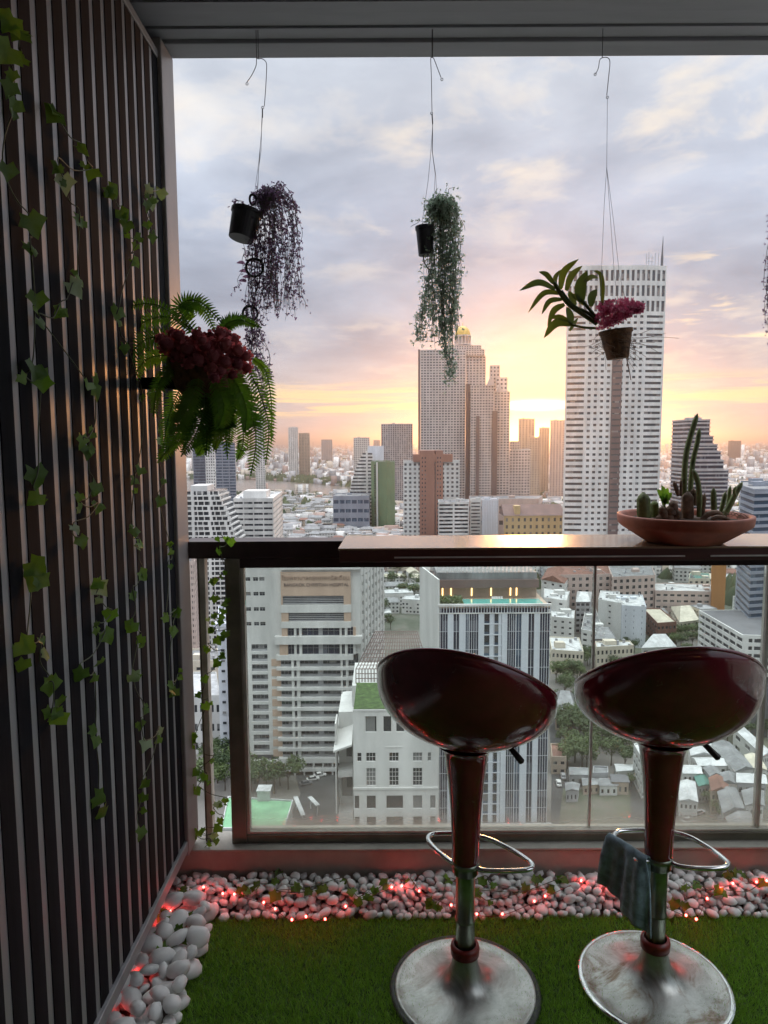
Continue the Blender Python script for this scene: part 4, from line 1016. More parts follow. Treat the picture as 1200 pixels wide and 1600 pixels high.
# pergola block behind the pool with lit niches
zb1, zb2 = zt2 + 3.0, zt2 + 6.8
b = MB(O); b.box(hx(688), D + 13, zt2 - .7, hx(852), D + 22.5, zt2 + 2.9); b.build('rear_pavilion', M['tan'], rt)
b = MB(O); b.box(hx(684), D + 10.5, zb1 - .1, hx(853), D + 23, zb1 + 2.4); b.build('canopy_band', M['brownr'], rt)
b = MB(O); b.box(hx(684) + .5, D + 11.2, zb1 + 2.41, hx(853) - .5, D + 22, zb1 + 4.6); b.build('screen_wall', M['roofg'], rt)
b = MB(O)
for k in range(26): x0 = hx(687) + (hx(850) - hx(687)) * k / 25; b.box(x0, D + 11.5, zb1 + 4.61, x0 + .25, D + 12, zb1 + 7)
b.box(hx(686), D + 11.4, zb1 + 7.01, hx(852), D + 12.1, zb1 + 7.4); b.build('top_fence', M['white'], rt)
for x in (696, 710, 744, 776, 808, 818): 
    b = MB(O); b.box(hx(x), D + 12.8, zt2 - .1, hx(x) + .35, D + 12.95, zt2 + 2.5); b.build('wall_lamp', M['warm'], rt)
ch = MB(); ch.box(0, 0, 0, .6, 1.9, .3); ch.add([(0, 1.3, .3), (.6, 1.3, .3), (.6, 1.9, .8), (0, 1.9, .8)], [(0, 1, 2, 3)]); ch = ch.mesh('sun_lounger', M['white'])
for x in (776, 779.5, 783, 787, 791): tag(link('sun_lounger', ch, None, (hx(x), D + 9, zt2 - .69)), 'white sun lounger in the row beside the rooftop pool', 'sun lounger', 'sun loungers by the rooftop pool')
b = MB(O); b.box(hx(684) - 2, D - 6, GZ, hx(866), D - .3, GZ + 3.8); b.build('entrance_podium', M['white2'], rt)

# ---------------- white classical house block with roof garden and lattice
D = 160
hx = lambda x: Xp(x, 1180, D); hz = lambda y: Zp(620, y, D)
zt3 = hz(1110)
P = [(hx(552), D), (hx(684), D), (hx(684), D + 20), (hx(560), D + 20)]
rt = base_of('white_building', 'white building with gridded windows and a garden on its roof, left of the near stool', 'building', P); O = Vector(rt.location)
rowsw = [(1119, 1144, [(571, 589), (599, 612), (619, 632), (649, 662)]), (1176, 1190, [(558, 565), (572, 587), (608, 623), (645, 660), (668, 674)]),
         (1200, 1228, [(572, 587), (608, 623), (645, 660)]), (1243, 1264, [(553, 561), (572, 587), (603, 630), (645, 660), (672, 681)]), (1276, 1300, [(553, 561), (572, 587), (603, 630), (645, 660), (672, 681)])]
b = MB(O); prev = 1110
for (y0, y1, ws) in rowsw:
    b.box(hx(552), D, hz(y0), hx(684), D + .8, hz(prev))
    xs = 552
    for (a, c) in ws:
        b.box(hx(xs), D + .01, hz(y1), hx(a), D + .8, hz(y0)); xs = c
        w, h = hx(c) - hx(a), hz(y0) - hz(y1); q = MB(); q.box(0, 0, 0, w, .1, h); q.k = 1
        nm_ = 3 if (c - a) > 12 and 1150 < y0 < 1240 else 1; nh = 4 if y0 == 1200 else (2 if y0 == 1176 else 1)
        for k in range(nm_ + 1): xx = (w - .09) * k / nm_; q.box(xx, -.08, 0, xx + .09, -.002, h)
        for k in range(nh + 1): zz = (h - .09) * k / nh; q.box(0, -.075, zz, w, -.003, zz + .09)
        link('window', q.mesh('window', [M['gd'], M['white']]), rt, (hx(a) - O.x, D + .4 - O.y, hz(y1) - O.z))
    b.box(hx(xs), D + .01, hz(y1), hx(684), D + .8, hz(y0)); prev = y1
b.box(hx(552), D, GZ - .5, hx(684), D + .8, hz(prev))
b.build('wall', M['white'], rt)
b = MB(O); b.box(hx(551), D - .25, hz(1233), hx(684.5), D - .002, hz(1230)); b.box(hx(552), D - .12, hz(1111), hx(684), D - .003, hz(1108)); b.box(hx(603), D - .1, hz(1168), hx(628), D - .004, hz(1166)); b.build('string_course', M['white'], rt)
b = MB(O); b.prism([(hx(684) - .01, D + .81), (hx(684) - .01, D + 19.9), (hx(560), D + 19.9), (hx(552) + .05, D + .81)], GZ, zt3 - .1); b.build('body', M['white2'], rt)
b = MB(O); b.box(hx(553), D + .9, zt3 - .09, hx(640), D + 19, zt3 + .1); b.build('roof_lawn', M['lawn'], rt)
# lattice roof pavilion standing behind the garden
D2 = D + 22; lz0 = Zp(600, 1045, D2); lzt = Zp(600, 988, D2 + 8); 
x0, x1, x2, x3 = Xp(556, 1040, D2), Xp(670, 1040, D2), Xp(652, 990, D2 + 8), Xp(586, 990, D2 + 8)
lt = MB(O)
def bar(a, c, r=.13): lt.tube([a, c], r, 4)
BL, BR, TR, TL = Vector((x0, D2, lz0)), Vector((x1, D2, lz0)), Vector((x2, D2 + 9, lzt)), Vector((x3, D2 + 9, lzt))
nn_ = 22
for k in range(nn_ + 1): bar(BL.lerp(BR, k / nn_), TL.lerp(TR, k / nn_))
for k in range(11): bar(BL.lerp(TL, k / 10), BR.lerp(TR, k / 10), .1)
BL2 = Vector((x0 + 2, D2 + 16, lz0))
for k in range(9): bar(BL.lerp(BL2, k / 8), TL)
for k in range(8): bar(BL.lerp(TL, k / 8), BL2.lerp(TL, k / 8), .1)
lt.build('lattice_roof', M['lattice'], rt)
lt = MB(O)
for k in range(25): 
    p0 = BL.lerp(BR, k / 24); lt.tube([p0, p0 + Vector((0, 0, -4))], .12, 4)
for k in range(3): lt.tube([BL + Vector((0, 0, -1.3 * k)), BR + Vector((0, 0, -1.3 * k))], .12, 4)
lt.build('lattice_wall', M['lattice'], rt)
b = MB(O); b.box(x0 - 1, D2 - 1.4, GZ, x1 + 1, D2 + 18, lz0 - 4.05); b.build('rear_block', M['white2'], rt)
# side wing with inclined white wall
D = 172
hx = lambda x: Xp(x, 1200, D); hz = lambda y: Zp(535, y, D)
P = [(hx(528), D), (hx(551), D + .5), (hx(551), D + 18), (hx(530), D + 18)]
rt = base_of('stair_wing', 'narrow white wing with an open grey balcony beside the white building', 'building', P); O = Vector(rt.location)
b = MB(O); b.prism(P, GZ, hz(1270)); b.prism(P, hz(1215), hz(1205)); b.box(hx(528), D + 5, hz(1272), hx(551), D + 18, hz(1124))
b.box(hx(524), D - .3, hz(1270), hx(526), D + 6, hz(1130)); b.build('wall', M['white'], rt)
b = MB(O); b.box(hx(532), D + 4.8, hz(1258), hx(549), D + 5, hz(1217)); b.box(hx(540), D + 4.8, hz(1195), hx(549), D + 4.99, hz(1165)); b.build('opening', M['gd'], rt)
b = MB(O); b.add([(hx(522), D - 2, hz(1168)), (hx(551), D - 2, hz(1158)), (hx(551), D + 18, hz(1118)), (hx(530), D + 18, hz(1120)), (hx(522), D - 2, hz(1171)), (hx(551), D - 2, hz(1161))], [(0, 1, 2, 3), (4, 5, 1, 0)]); b.build('canopy', M['white'], rt)

# green court roof at the lower left
D = 186
zc = GZ + 9
q4 = [gp(345, 1296, zc), gp(445, 1296, zc), gp(458, 1252, zc), gp(356, 1246, zc)]
P = [(p.x, p.y) for p in q4]; rt = base_of('court_roof_building', 'low building whose flat roof is painted green, at the foot of the railing post', 'building', P); O = Vector(rt.location)
b = MB(O); b.prism(inset(P, .3), GZ, zc - .1); b.build('wall', M['white2'], rt)
b = MB(O); b.prism(P, zc - .09, zc); b.build('roof', M['court'], rt)
b = MB(O); b.ring(inset(P, .01), inset(P, .3), zc + .002, zc + .5); b.build('parapet', M['roofw'], rt)
c = gp(414, 1247, zc); b = MB(O); b.box(c.x - 2.0, c.y - 2, zc + .01, c.x + 1.8, c.y + 1.5, zc + 3.2); b.box(c.x - 2.3, c.y - 2.3, zc + 3.21, c.x + 2.1, c.y + 1.8, zc + 3.5); b.build('stair_hut', M['roofw'], rt)
# white gate canopies by the road
for i, (x0_, y0_, x1_, y1_) in enumerate(((462, 1262, 474, 1292), (484, 1262, 497, 1276))):
    a, c = gp(x0_, y0_), gp(x1_, y1_); b = MB(a); 
    b.obox((a.x, a.y), (Vector((c.x - a.x, c.y - a.y)).normalized().x, Vector((c.x - a.x, c.y - a.y)).normalized().y), (Vector((c.y - a.y, a.x - c.x)).normalized().x, Vector((c.y - a.y, a.x - c.x)).normalized().y), 0, (c - a).length, -.7, .7, GZ + 3.6, GZ + 3.9)
    for t_ in (.1, .9): p = a.lerp(c, t_); b.box(p.x - .15, p.y - .15, GZ, p.x + .15, p.y + .15, GZ + 3.59)
    b.build('walkway_canopy', M['roofw'], None, label=('longer' if i == 0 else 'shorter') + ' white walkway canopy over the dark road beside the green roof', cat='canopy')

for o_ in bpy.data.objects:
    if o_.type == 'MESH' and (o_.name.split('.')[0] in ('windows', 'shaft_window', 'slot_window', 'strip_window', 'stair_window', 'mullion', 'dark_strip') or o_.name.split('.')[0].endswith('glazing')): o_['kind'] = 'stuff'
# ---------------------------------------------------------------- lower right neighbourhood
def gable(root, P, z, h, m, along='x', eave=.5, name='roof'):
    """pitched roof over a 4-cornered footprint: ridge between the middles of the short sides"""
    O = Vector(root.location); A = [Vector((*p, z)) for p in P]
    c = sum(A, Vector()) / 4; A = [c + (a - c) * (1 + eave / max(2, (a - c).length)) for a in A]
    if (A[1] - A[0]).length < (A[2] - A[1]).length: r0, r1, F_ = (A[0] + A[1]) / 2, (A[2] + A[3]) / 2, [(1, 2, 5, 4), (3, 0, 4, 5), (0, 1, 4), (2, 3, 5)]
    else: r0, r1, F_ = (A[3] + A[0]) / 2, (A[1] + A[2]) / 2, [(0, 1, 5, 4), (2, 3, 4, 5), (3, 0, 4), (1, 2, 5)]
    r0, r1 = r0 + Vector((0, 0, h)), r1 + Vector((0, 0, h))
    b = MB(O); b.add(A + [r0, r1], F_ + [(0, 3, 2, 1)]); return b.build(name, M[m], root)
def hip(root, P, z, h, m, s=.45, eave=.6):
    O = Vector(root.location); A = [Vector((*p, z)) for p in P]; c = sum(A, Vector()) / 4
    A = [c + (a - c) * (1 + eave / max(2, (a - c).length)) for a in A]
    T_ = [c + (a - c) * s + Vector((0, 0, h)) for a in A]
    r0, r1 = (T_[0] + T_[3]) / 2, (T_[1] + T_[2]) / 2
    b = MB(O); b.add(A + [r0, r1], [(0, 1, 5, 4), (2, 3, 4, 5), (3, 0, 4), (1, 2, 5), (0, 3, 2, 1)]); return b.build('roof', M[m], root)
def quad(d, *px):   # footprint on the ground from (x, distance) pairs
    return foot_px(px, 1000)
# blue glass office at the right edge
D = 330
P = foot_px([(1150, D), (1172, D - 28), (1270, D - 20), (1270, D + 30), (1150, D + 34)], 900)
rt = base_of('blue_glass_office', 'blue glass office block with pale floor bands standing on columns at the right edge', 'building', P); O = Vector(rt.location)
z1 = Zp(1172, 772, D - 28); zlow = Zp(1172, 980, D - 28); nfl = 20; fh_ = (z1 - zlow) / nfl
b = MB(O); inn = inset(P, .5)
for k in range(nfl + 1): b.ring(P, inn, zlow + k * fh_, zlow + k * fh_ + 1.25)
b.build('floor_band', M['bluep'], rt)
g_ = MB(O); g_.prism(inset(P, .45), zlow + .05, z1 + .5); g_.build('window_band', M['gb'], rt)
b = MB(O)
for i, a, u, n, L in edges(P):
    for k in range(5): 
        p = a + u * (L * k / 5 + .6); b.box(p.x - .6, p.y - .1, GZ, p.x + .6, p.y + 1.1, zlow - .01)
b.build('column', M['white2'], rt)
roof(rt, P, z1 + 1.4, 'roofg', .8, 'bluep', 4)
# striped white car park
zt_ = Zp(1160, 995, 272)
pc = [atz(1092, 953, zt_), atz(1160, 992, zt_), atz(1270, 995, zt_), atz(1270, 952, zt_)]
P = [(p.x, p.y) for p in pc]; rt = base_of('striped_car_park', 'white car park with slanting open decks and dark flat roof before the blue glass office', 'car park', P); O = Vector(rt.location)
P = [P[0], P[1], P[2], P[3]]; nl = 6; fh_ = (zt_ - GZ) / nl; b = MB(O); inn = inset(P, .5)
for k in range(nl): b.ring(P, inn, zt_ - k * 3.1 - 1.5, zt_ - k * 3.1)
for i, a, u, n, L in edges(P):
    for k in range(7): b.obox(a, u, n, L * k / 7 + .2, L * k / 7 + .9 + (1.6 if (i == 1 and k == 0) else 0), -.48, -.05, GZ, zt_ - .1)
b.build('deck_wall', M['white'], rt)
b = MB(O); b.prism(inset(P, 1.2), GZ, zt_ - .6); b.build('deck_core', M['dgrey'], rt)
b = MB(O); b.prism(inset(P, .52), zt_ - .59, zt_ - .3); b.build('roof', M['dgrey'], rt)

def low(name, label, px, zroof_px, h=None, rows=3, cols=(5, 4, 5, 4), wall='white2', roofk='flat', rm='roofg', hf=.45, wf=.5, rh=3.0, group=None, junk=2, z=None, yref=None):
    """a low building from the four corners of its roof outline in the photo, at a given roof height above the street"""
    zr = GZ + h; P = [(atz(x, y, zr).x, atz(x, y, zr).y) for x, y in px]
    rt = base_of(name, label, 'building' if 'house' not in name else 'house', P, group)
    shell(rt, P, GZ, zr, rows, list(cols), wf, hf, wall, 'gd', .3)
    if roofk == 'flat': roof(rt, P, zr, rm, .7, wall, junk)
    elif roofk == 'gable': gable(rt, P, zr + .01, rh, rm)
    else: hip(rt, P, zr + .01, rh, rm)
    return rt, P, zr
# front-left, front-right, back-right, back-left
low('clinic_building', 'plain white block with a central column of small windows right of the striped hotel', [(972, 947), (1010, 950), (1004, 931), (940, 930)], 0, 24, 7, (3, 1, 4, 4), 'whiteb', hf=.35, wf=[.06, .06, .3, .2], rm='roofw')
low('clinic_building', 'pale narrow wing joined to the left of the plain white block', [(935, 938), (971, 944), (968, 926), (938, 924)], 0, 25, 7, (1, 1, 3, 3), 'white2', hf=.3, wf=[.1, .1, .3, .2], rm='roofw')
low('orange_band_house', 'low building with cream roof and an orange band over its windows', [(1027, 975), (1057, 973), (1032, 952), (1005, 952)], 0, 13, 3, (5, 6, 5, 6), 'roofr', 'flat', 'roofc', .4, .6, junk=0)
low('hip_roof_house', 'house with large cream hip roof beside the striped car park', [(1062, 972), (1092, 968), (1080, 947), (1048, 948)], 0, 11, 3, (5, 5, 5, 5), 'cream', 'hip', 'roofc', .4, .5, 5)
low('long_building', 'long beige three-storey building with a white flat roof and rows of dark windows', [(1024, 924), (1132, 926), (1128, 914), (1020, 912)], 0, 20, 5, (10, 3, 10, 3), 'pinkish', 'flat', 'roofw', .35, .62)
low('grey_hospital_wing', 'wide grey-pink building with round and square windows just under the counter', [(870, 900), (955, 898), (950, 884), (866, 884)], 0, 30, 7, (8, 3, 8, 3), 'pinkish', 'flat', 'roofr', .5, .45)
low('grey_hospital_wing', 'grey-pink wing with paired windows right of the glass joint', [(957, 903), (1024, 900), (1018, 884), (950, 884)], 0, 30, 7, (7, 3, 8, 3), 'pinkish', 'flat', 'roofg', .5, .5)
low('orange_wall_building', 'building with bright orange blank wall beside the blue glass office', [(1113, 884), (1135, 884), (1132, 876), (1112, 876)], 0, 38, 8, (0, 0, 3, 3), 'orange', 'flat', 'roofg')
low('arcade_building', 'white row building with arched openings on its ground floor right of the striped hotel', [(862, 1017), (912, 1020), (905, 998), (858, 996)], 0, 12, 3, (8, 3, 6, 3), 'cream', 'flat', 'roofw', .5, .5)
low('arcade_building', 'second white row building with arches behind the tall glass joint', [(932, 1013), (990, 1010), (984, 1003), (930, 1004)], 0, 13, 3, (9, 3, 6, 3), 'cream', 'flat', 'roofw', .5, .5)
low('apartment_house', 'white gable-fronted apartment block at the top right corner of the striped hotel', [(846, 905), (882, 912), (892, 896), (856, 888)], 0, 28, 8, (3, 4, 3, 3), 'white', 'gable', 'roofr', .4, .35, 4)
low('apartment_house', 'white blank-walled block stepping down behind the rooftop pool', [(850, 935), (885, 940), (890, 925), (850, 920)], 0, 24, 7, (2, 2, 3, 3), 'white', 'flat', 'roofw', .35, .3)
low('apartment_house', 'small white block with two columns of windows below the blank-walled block', [(862, 965), (897, 968), (898, 955), (860, 952)], 0, 17, 5, (3, 3, 3, 3), 'white2', 'flat', 'roofw', .35, .35)
low('balcony_house', 'grey apartment house with stacked balconies between the white blocks', [(900, 940), (922, 940), (925, 925), (902, 924)], 0, 20, 6, (3, 3, 3, 3), 'grey', 'hip', 'roofw', .5, .7)
low('shop_row', 'grey row of shops in shade running along the lane left of the plain white block', [(908, 985), (945, 992), (930, 950), (915, 950)], 0, 13, 4, (3, 8, 3, 8), 'white2', 'flat', 'roofg', .4, .5)
low('shed_roof_house', 'cluster house with dark hip roof above the arches', [(930, 998), (962, 998), (952, 980), (928, 980)], 0, 12, 3, (4, 4, 4, 4), 'grey', 'hip', 'roofg', .4, .5)
low('tent_roof_house', 'house with a pale tent-shaped roof just above the right stool', [(1003, 1012), (1056, 1010), (1045, 998), (1015, 998)], 0, 9, 2, (4, 4, 4, 4), 'white2', 'hip', 'roofw', .4, .5, 5)
low('green_roof_house', 'low building with a teal roof beside the orange wall', [(1076, 905), (1110, 905), (1108, 896), (1078, 896)], 0, 16, 4, (4, 3, 4, 3), 'cream', 'flat', 'rooft', .4, .5)
low('dome_hut', 'old villa with grey-brown hip roof among the trees right of the striped hotel', [(868, 1108), (900, 1112), (895, 1085), (868, 1083)], 0, 9, 2, (3, 3, 3, 3), 'tan', 'hip', 'roofg', .4, .5, 5)
low('red_roof_shed', 'little shed with an orange-red roof alone in the dark trees', [(862, 1185), (885, 1185), (882, 1164), (860, 1164)], 0, 6, 2, (2, 2, 2, 2), 'tan', 'flat', 'roofr', .4, .5, junk=0)
# sheds and row houses at the lower right (bottom corner)
L = [('town_house', 'light two-storey house with dark windows and white wall in the lower right corner', [(1165, 1258), (1193, 1258), (1193, 1236), (1160, 1236)], 8, 2, 'white', 'gable', 'roofg', 2.0),
 ('town_house', 'house with flat grey roof and balcony next to the white-walled corner house', [(1130, 1270), (1162, 1262), (1150, 1232), (1122, 1238)], 8, 2, 'grey', 'gable', 'roofg', 2.2),
 ('town_house', 'house with dark brown gable roof behind the lane corner', [(1112, 1235), (1140, 1235), (1132, 1216), (1108, 1216)], 8, 2, 'tan', 'gable', 'roofr', 2.5),
 ('town_house', 'house with dark grey roof whose ridge is white, at the bottom right', [(1150, 1302), (1192, 1298), (1170, 1268), (1135, 1278)], 7, 2, 'white2', 'gable', 'roofg', 2.0),
 ('town_house', 'small white house with one window pair between the grey roofs', [(1125, 1222), (1152, 1225), (1152, 1212), (1126, 1208)], 8, 2, 'white', 'gable', 'roofg', 2.2),
 ('town_house', 'house with white lean-to roof and grey side right of the stool column', [(1152, 1222), (1197, 1224), (1193, 1210), (1152, 1208)], 9, 2, 'grey', 'gable', 'roofw', 2.0),
 ('shed', 'white-roofed shed with side wall beside the right stool column', [(1062, 1250), (1090, 1252), (1086, 1222), (1060, 1222)], 7, 2, 'white2', 'gable', 'roofw', 1.5),
 ('shed', 'white-roofed shed behind the teal-roofed one', [(1068, 1208), (1096, 1208), (1092, 1196), (1066, 1196)], 7, 2, 'white2', 'gable', 'roofw', 1.5),
 ('shed', 'small shed with a teal roof among the white sheds', [(1092, 1228), (1113, 1226), (1106, 1212), (1086, 1214)], 6, 2, 'grey', 'gable', 'rooft', 1.2),
 ('shed', 'large white-roofed shed under the right seat', [(1092, 1196), (1136, 1196), (1124, 1184), (1082, 1184)], 7, 2, 'white2', 'gable', 'roofw', 2.0),
 ('shed', 'wide pale-roofed shed just below the right seat', [(1080, 1180), (1118, 1178), (1112, 1160), (1076, 1160)], 7, 2, 'white2', 'gable', 'roofw', 1.8),
 ('warehouse', 'long grey-roofed warehouse running back between the white roofs', [(1148, 1205), (1180, 1200), (1140, 1160), (1112, 1162)], 8, 2, 'white2', 'gable', 'roofg', 2.5),
 ('warehouse', 'long bright white roof crossing diagonally at the right edge', [(1192, 1180), (1206, 1176), (1158, 1132), (1146, 1138)], 8, 2, 'white2', 'gable', 'roofw', 1.2),
 ('town_house', 'short house with striped white roof beside the diagonal white roof', [(1172, 1200), (1198, 1202), (1186, 1180), (1164, 1180)], 8, 2, 'white2', 'gable', 'roofc', 1.5),
 ('town_house', 'grey house at the far end of the lane behind the sheds', [(1110, 1212), (1126, 1210), (1120, 1200), (1100, 1200)], 8, 2, 'grey', 'gable', 'roofg', 1.8),
 ('slab_block', 'tall narrow white slab block beside the maroon column of the right stool', [(990, 1165), (1004, 1190), (1020, 1185), (1004, 1160)], 13, 4, 'white2', 'flat', 'roofw', 0)]
for nm, lb, px, h, rows, wl_, rk, rm, rh in L:
    low(nm, lb, px, 0, h, rows, (4, 3, 4, 3), wl_, rk, rm, .4, .5, rh * .55, junk=0)
# shacks round the vacant lot
for k, (x, y) in enumerate(((893, 1230), (920, 1222), (950, 1222), (905, 1205), (938, 1205), (965, 1216), (975, 1200))):
    low('shack', 'low grey-roofed shack in the line between the dark trees and the vacant lot', [(x - rnd.uniform(8, 19), y + 5), (x + rnd.uniform(9, 18), y + rnd.uniform(2, 7)), (x + 12, y - 5), (x - rnd.uniform(6, 16), y - 6)], 0, rnd.uniform(3.4, 5), 1, (3, 2, 3, 2), rnd.choice(['grey', 'white2', 'tan']), rnd.choice(['gable', 'flat']), rnd.choice(['roofg', 'dgrey', 'roofg', 'roofw']), .4, .4, .6, group='shacks between the trees and the vacant lot', junk=0)

# ---------------------------------------------------------------- generic low-rise houses, each its own object
def inside(p, P):
    c = False; n = len(P)
    for i in range(n):
        a, b_ = P[i], P[i - 1]
        if (a[1] > p[1]) != (b_[1] > p[1]) and p[0] < (b_[0] - a[0]) * (p[1] - a[1]) / (b_[1] - a[1]) + a[0]: c = not c
    return c
def blocked(p, r):
    for P in FOOT:
        cx = sum(q_[0] for q_ in P) / len(P); cy = sum(q_[1] for q_ in P) / len(P)
        R_ = max(math.hypot(q_[0] - cx, q_[1] - cy) for q_ in P)
        if math.hypot(p.x - cx, p.y - cy) < R_ + r and (inside(p, P) or any((Vector(q_[:2]) - Vector(p[:2])).length < r for q_ in P) or math.hypot(p.x - cx, p.y - cy) < .7 * R_): return True
    return False
def house_meshes(kind, seed):
    rr = random.Random(seed); w, d = rr.uniform(7, 14), rr.uniform(8, 20); h = rr.choice([7, 8, 10, 12, 14, 18 if kind in (0, 2) else 10])
    wall = ['white', 'white2', 'cream', 'tan', 'whiteb'][kind % 5]; b = MB(); P = [(-w, -d / 2), (w, -d / 2), (w, d / 2), (-w, d / 2)]
    b.prism(P, 0, h); ms = {'wall': b.mesh('wall', M[wall])}
    q = MB(); fl = int(h / 3.3)
    for r_ in range(fl):
        z = 1.2 + r_ * 3.3; n = int(w * 2 / 3.2)
        for k in range(n):
            if rr.random() < .12: continue
            x = -w + (k + .5) * 2 * w / n; q.box(x - .85, -d / 2 - .06, z, x + .85, -d / 2 - .01, z + 1.5)
        for k in range(int(d / 3.5)):
            y = -d / 2 + (k + .5) * 3.5
            q.box(w + .01, y - .7, z, w + .06, y + .7, z + 1.4); q.box(-w - .06, y - .7, z, -w - .01, y + .7, z + 1.4)
    ms['windows'] = q.mesh('windows', M['gd'])
    b = MB()
    if kind in (1, 3, 5):
        A = [(-w - .6, -d / 2 - .6, h), (w + .6, -d / 2 - .6, h), (w + .6, d / 2 + .6, h), (-w - .6, d / 2 + .6, h)]
        rh = rr.uniform(1.6, 3.4); s_ = 0 if rr.random() < .5 else w * .5
        b.add(A + [(-w - .6 + s_, 0, h + rh), (w + .6 - s_, 0, h + rh)], [(0, 1, 5, 4), (2, 3, 4, 5), (3, 0, 4), (1, 2, 5), (0, 3, 2, 1)])
    else:
        b.prism([(-w + .2, -d / 2 + .2), (w - .2, -d / 2 + .2), (w - .2, d / 2 - .2), (-w + .2, d / 2 - .2)], h, h + .15)
        b.ring(P, inset(P, .25), h + .01, h + .9)
        x, y = rr.uniform(-w * .5, w * .3), rr.uniform(-d * .3, d * .2); b.box(x, y, h + .16, x + 3.5, y + 3.5, h + 3)
    ms['roof'] = b.mesh('roof', M[['roofw', 'roofg', 'grey', 'roofr', 'roofw', 'roofc'][kind % 6]])
    return ms
LOOK = ['white flat-roofed', 'grey gable-roofed', 'pale cream', 'rust-roofed', 'bluish white flat-roofed', 'cream-roofed']
HM = {k: [house_meshes(k, 10 * k + j) for j in range(3)] for k in range(6)}
hcnt = 0
HP = []
def put_house(p, yaw, kind, place, grp, sc=1.0):
    rt = empty('low_rise_house', (p.x, p.y, GZ), LOOK[kind] + ' low-rise house ' + place, 'house', grp, yaw)
    ms = rnd.choice(HM[kind])
    for nm, me in ms.items():
        o = link(nm, me, rt)
        if nm == 'windows': o['kind'] = 'stuff'
        if sc != 1.0: o.scale = (sc, sc, sc)
    HP.append(p)
def fillr(n, xr, yr, place, grp, kinds=(0, 1, 2, 3, 4, 5), mind=17, sc=1.0, avoid_lane=False):
    c = 0
    for _ in range(n * 30):
        if c >= n: break
        p = gp(rnd.uniform(*xr), rnd.uniform(*yr))
        if blocked(p, 9) or any((p - q_).length < mind for q_ in HP): continue
        put_house(p, rnd.choice([0.12, 0.12, 1.69, -.2]) + rnd.uniform(-.08, .08), rnd.choice(kinds), place, grp, sc); c += 1
fillr(95, (435, 600), (778, 862), 'in the crowded quarter before the river', 'low-rise houses in the crowded quarter before the river', (0, 1, 1, 3, 2, 1), 21, .9)
fillr(22, (720, 884), (790, 850), 'at the foot of the domed tower', 'low-rise houses at the foot of the domed tower', mind=24)
fillr(50, (1035, 1260), (745, 850), 'in the plain around the stepped tower', 'low-rise houses in the plain around the stepped tower', (0, 0, 4, 1, 2, 5), 30, 1.15)
fillr(26, (860, 1140), (868, 930), 'in the streets just below the counter', 'low-rise houses in the streets just below the counter', mind=20)
fillr(16, (1020, 1110), (930, 1000), 'between the cream hip roof and the plain white block', 'low-rise houses by the cream hip roof', mind=16, sc=.7)
fillr(10, (590, 665), (905, 975), 'in the trees between the hospital and the striped hotel', 'low-rise houses between the hospital and the striped hotel', (0, 1, 5), 22, .8)
fillr(26, (320, 440), (775, 830), 'by the river bend at the end of the slatted wall', 'low-rise houses by the river bend', mind=26)
# ---------------------------------------------------------------- trees
def crown_mesh(seed, n=900):
    rr = random.Random(seed); b = MB(); lobes = []
    for k in range(9):
        a = rr.uniform(0, 6.28); r_ = rr.uniform(.15, .62); lobes.append((Vector((math.cos(a) * r_, math.sin(a) * r_, rr.uniform(-.28, .42))), rr.uniform(.26, .46)))
    for k in range(n):
        c, r_ = rr.choice(lobes); d = Vector((rr.gauss(0, 1), rr.gauss(0, 1), rr.gauss(0, .8))).normalized() * r_ * rr.uniform(.55, 1.05)
        p = c + d; s_ = rr.uniform(.035, .085); nrm = (d.normalized() + Vector((rr.uniform(-.7, .7), rr.uniform(-.7, .7), rr.uniform(-.2, .9)))).normalized()
        a = nrm.orthogonal().normalized(); e = nrm.cross(a); t_ = rr.uniform(0, 6.28); a, e = a * math.cos(t_) + e * math.sin(t_), e * math.cos(t_) - a * math.sin(t_)
        b.add([p + a * s_, p + e * s_ * .7, p - a * s_, p - e * s_ * .7], [(0, 1, 2, 3)])
    return b.mesh('crown', M['crown'])
M['crown'] = leafmat('crown_leaf', (0.03, 0.055, 0.018), (0.10, 0.14, 0.045), .2, 2.5, .6)
M['bark'] = mat('bark', (0.09, 0.07, 0.05), .9, .2, 1.0)
CM = [crown_mesh(i) for i in range(5)]; CML = [crown_mesh(30 + i, 320) for i in range(4)]
tb = MB(); tb.tube([(0, 0, 0), (.02, 0, .35), (0, .02, .7)], [.05, .035, .015], 6)
for k in range(4): a = k * 1.6; tb.tube([(0, 0, .35), (math.cos(a) * .2, math.sin(a) * .2, .62)], [.02, .008], 5)
TRUNK = tb.mesh('trunk', M['bark'])
def tree(p, h, lb, grp, w=None, lowp=False):
    rt = empty('broadleaf_tree', (p.x, p.y, GZ), lb, 'tree', grp, rnd.uniform(0, 6))
    w = w or h * rnd.uniform(.48, .62)
    link('trunk', TRUNK, rt, scale=(h * .5, h * .5, h * .8)); link('crown', rnd.choice(CML if lowp else CM), rt, (0, 0, h * .62), scale=(w, w, h * .45))
def trees(pts, h, lb, grp, jit=3, lowp=False):
    for (x, y) in pts:
        p = gp(x + rnd.uniform(-jit, jit), y + rnd.uniform(-jit, jit)); tree(p, h * rnd.uniform(.8, 1.2), lb, grp, lowp=lowp)
trees([(400, 1222), (418, 1232), (438, 1226), (428, 1238), (452, 1232), (405, 1240), (392, 1235)], 11, 'dense green tree before the hospital entrance behind the dusty glass', 'trees before the hospital')
trees([(330, 1200), (345, 1212), (358, 1195), (338, 1225), (352, 1235), (325, 1240), (366, 1215)], 12, 'dark green tree seen through the gap left of the railing post', 'trees left of the railing post')
trees([(322, 1108), (338, 1110), (350, 1112)], 8, 'small dark tree on the edge of the pale hall roof', 'small trees by the pale hall')
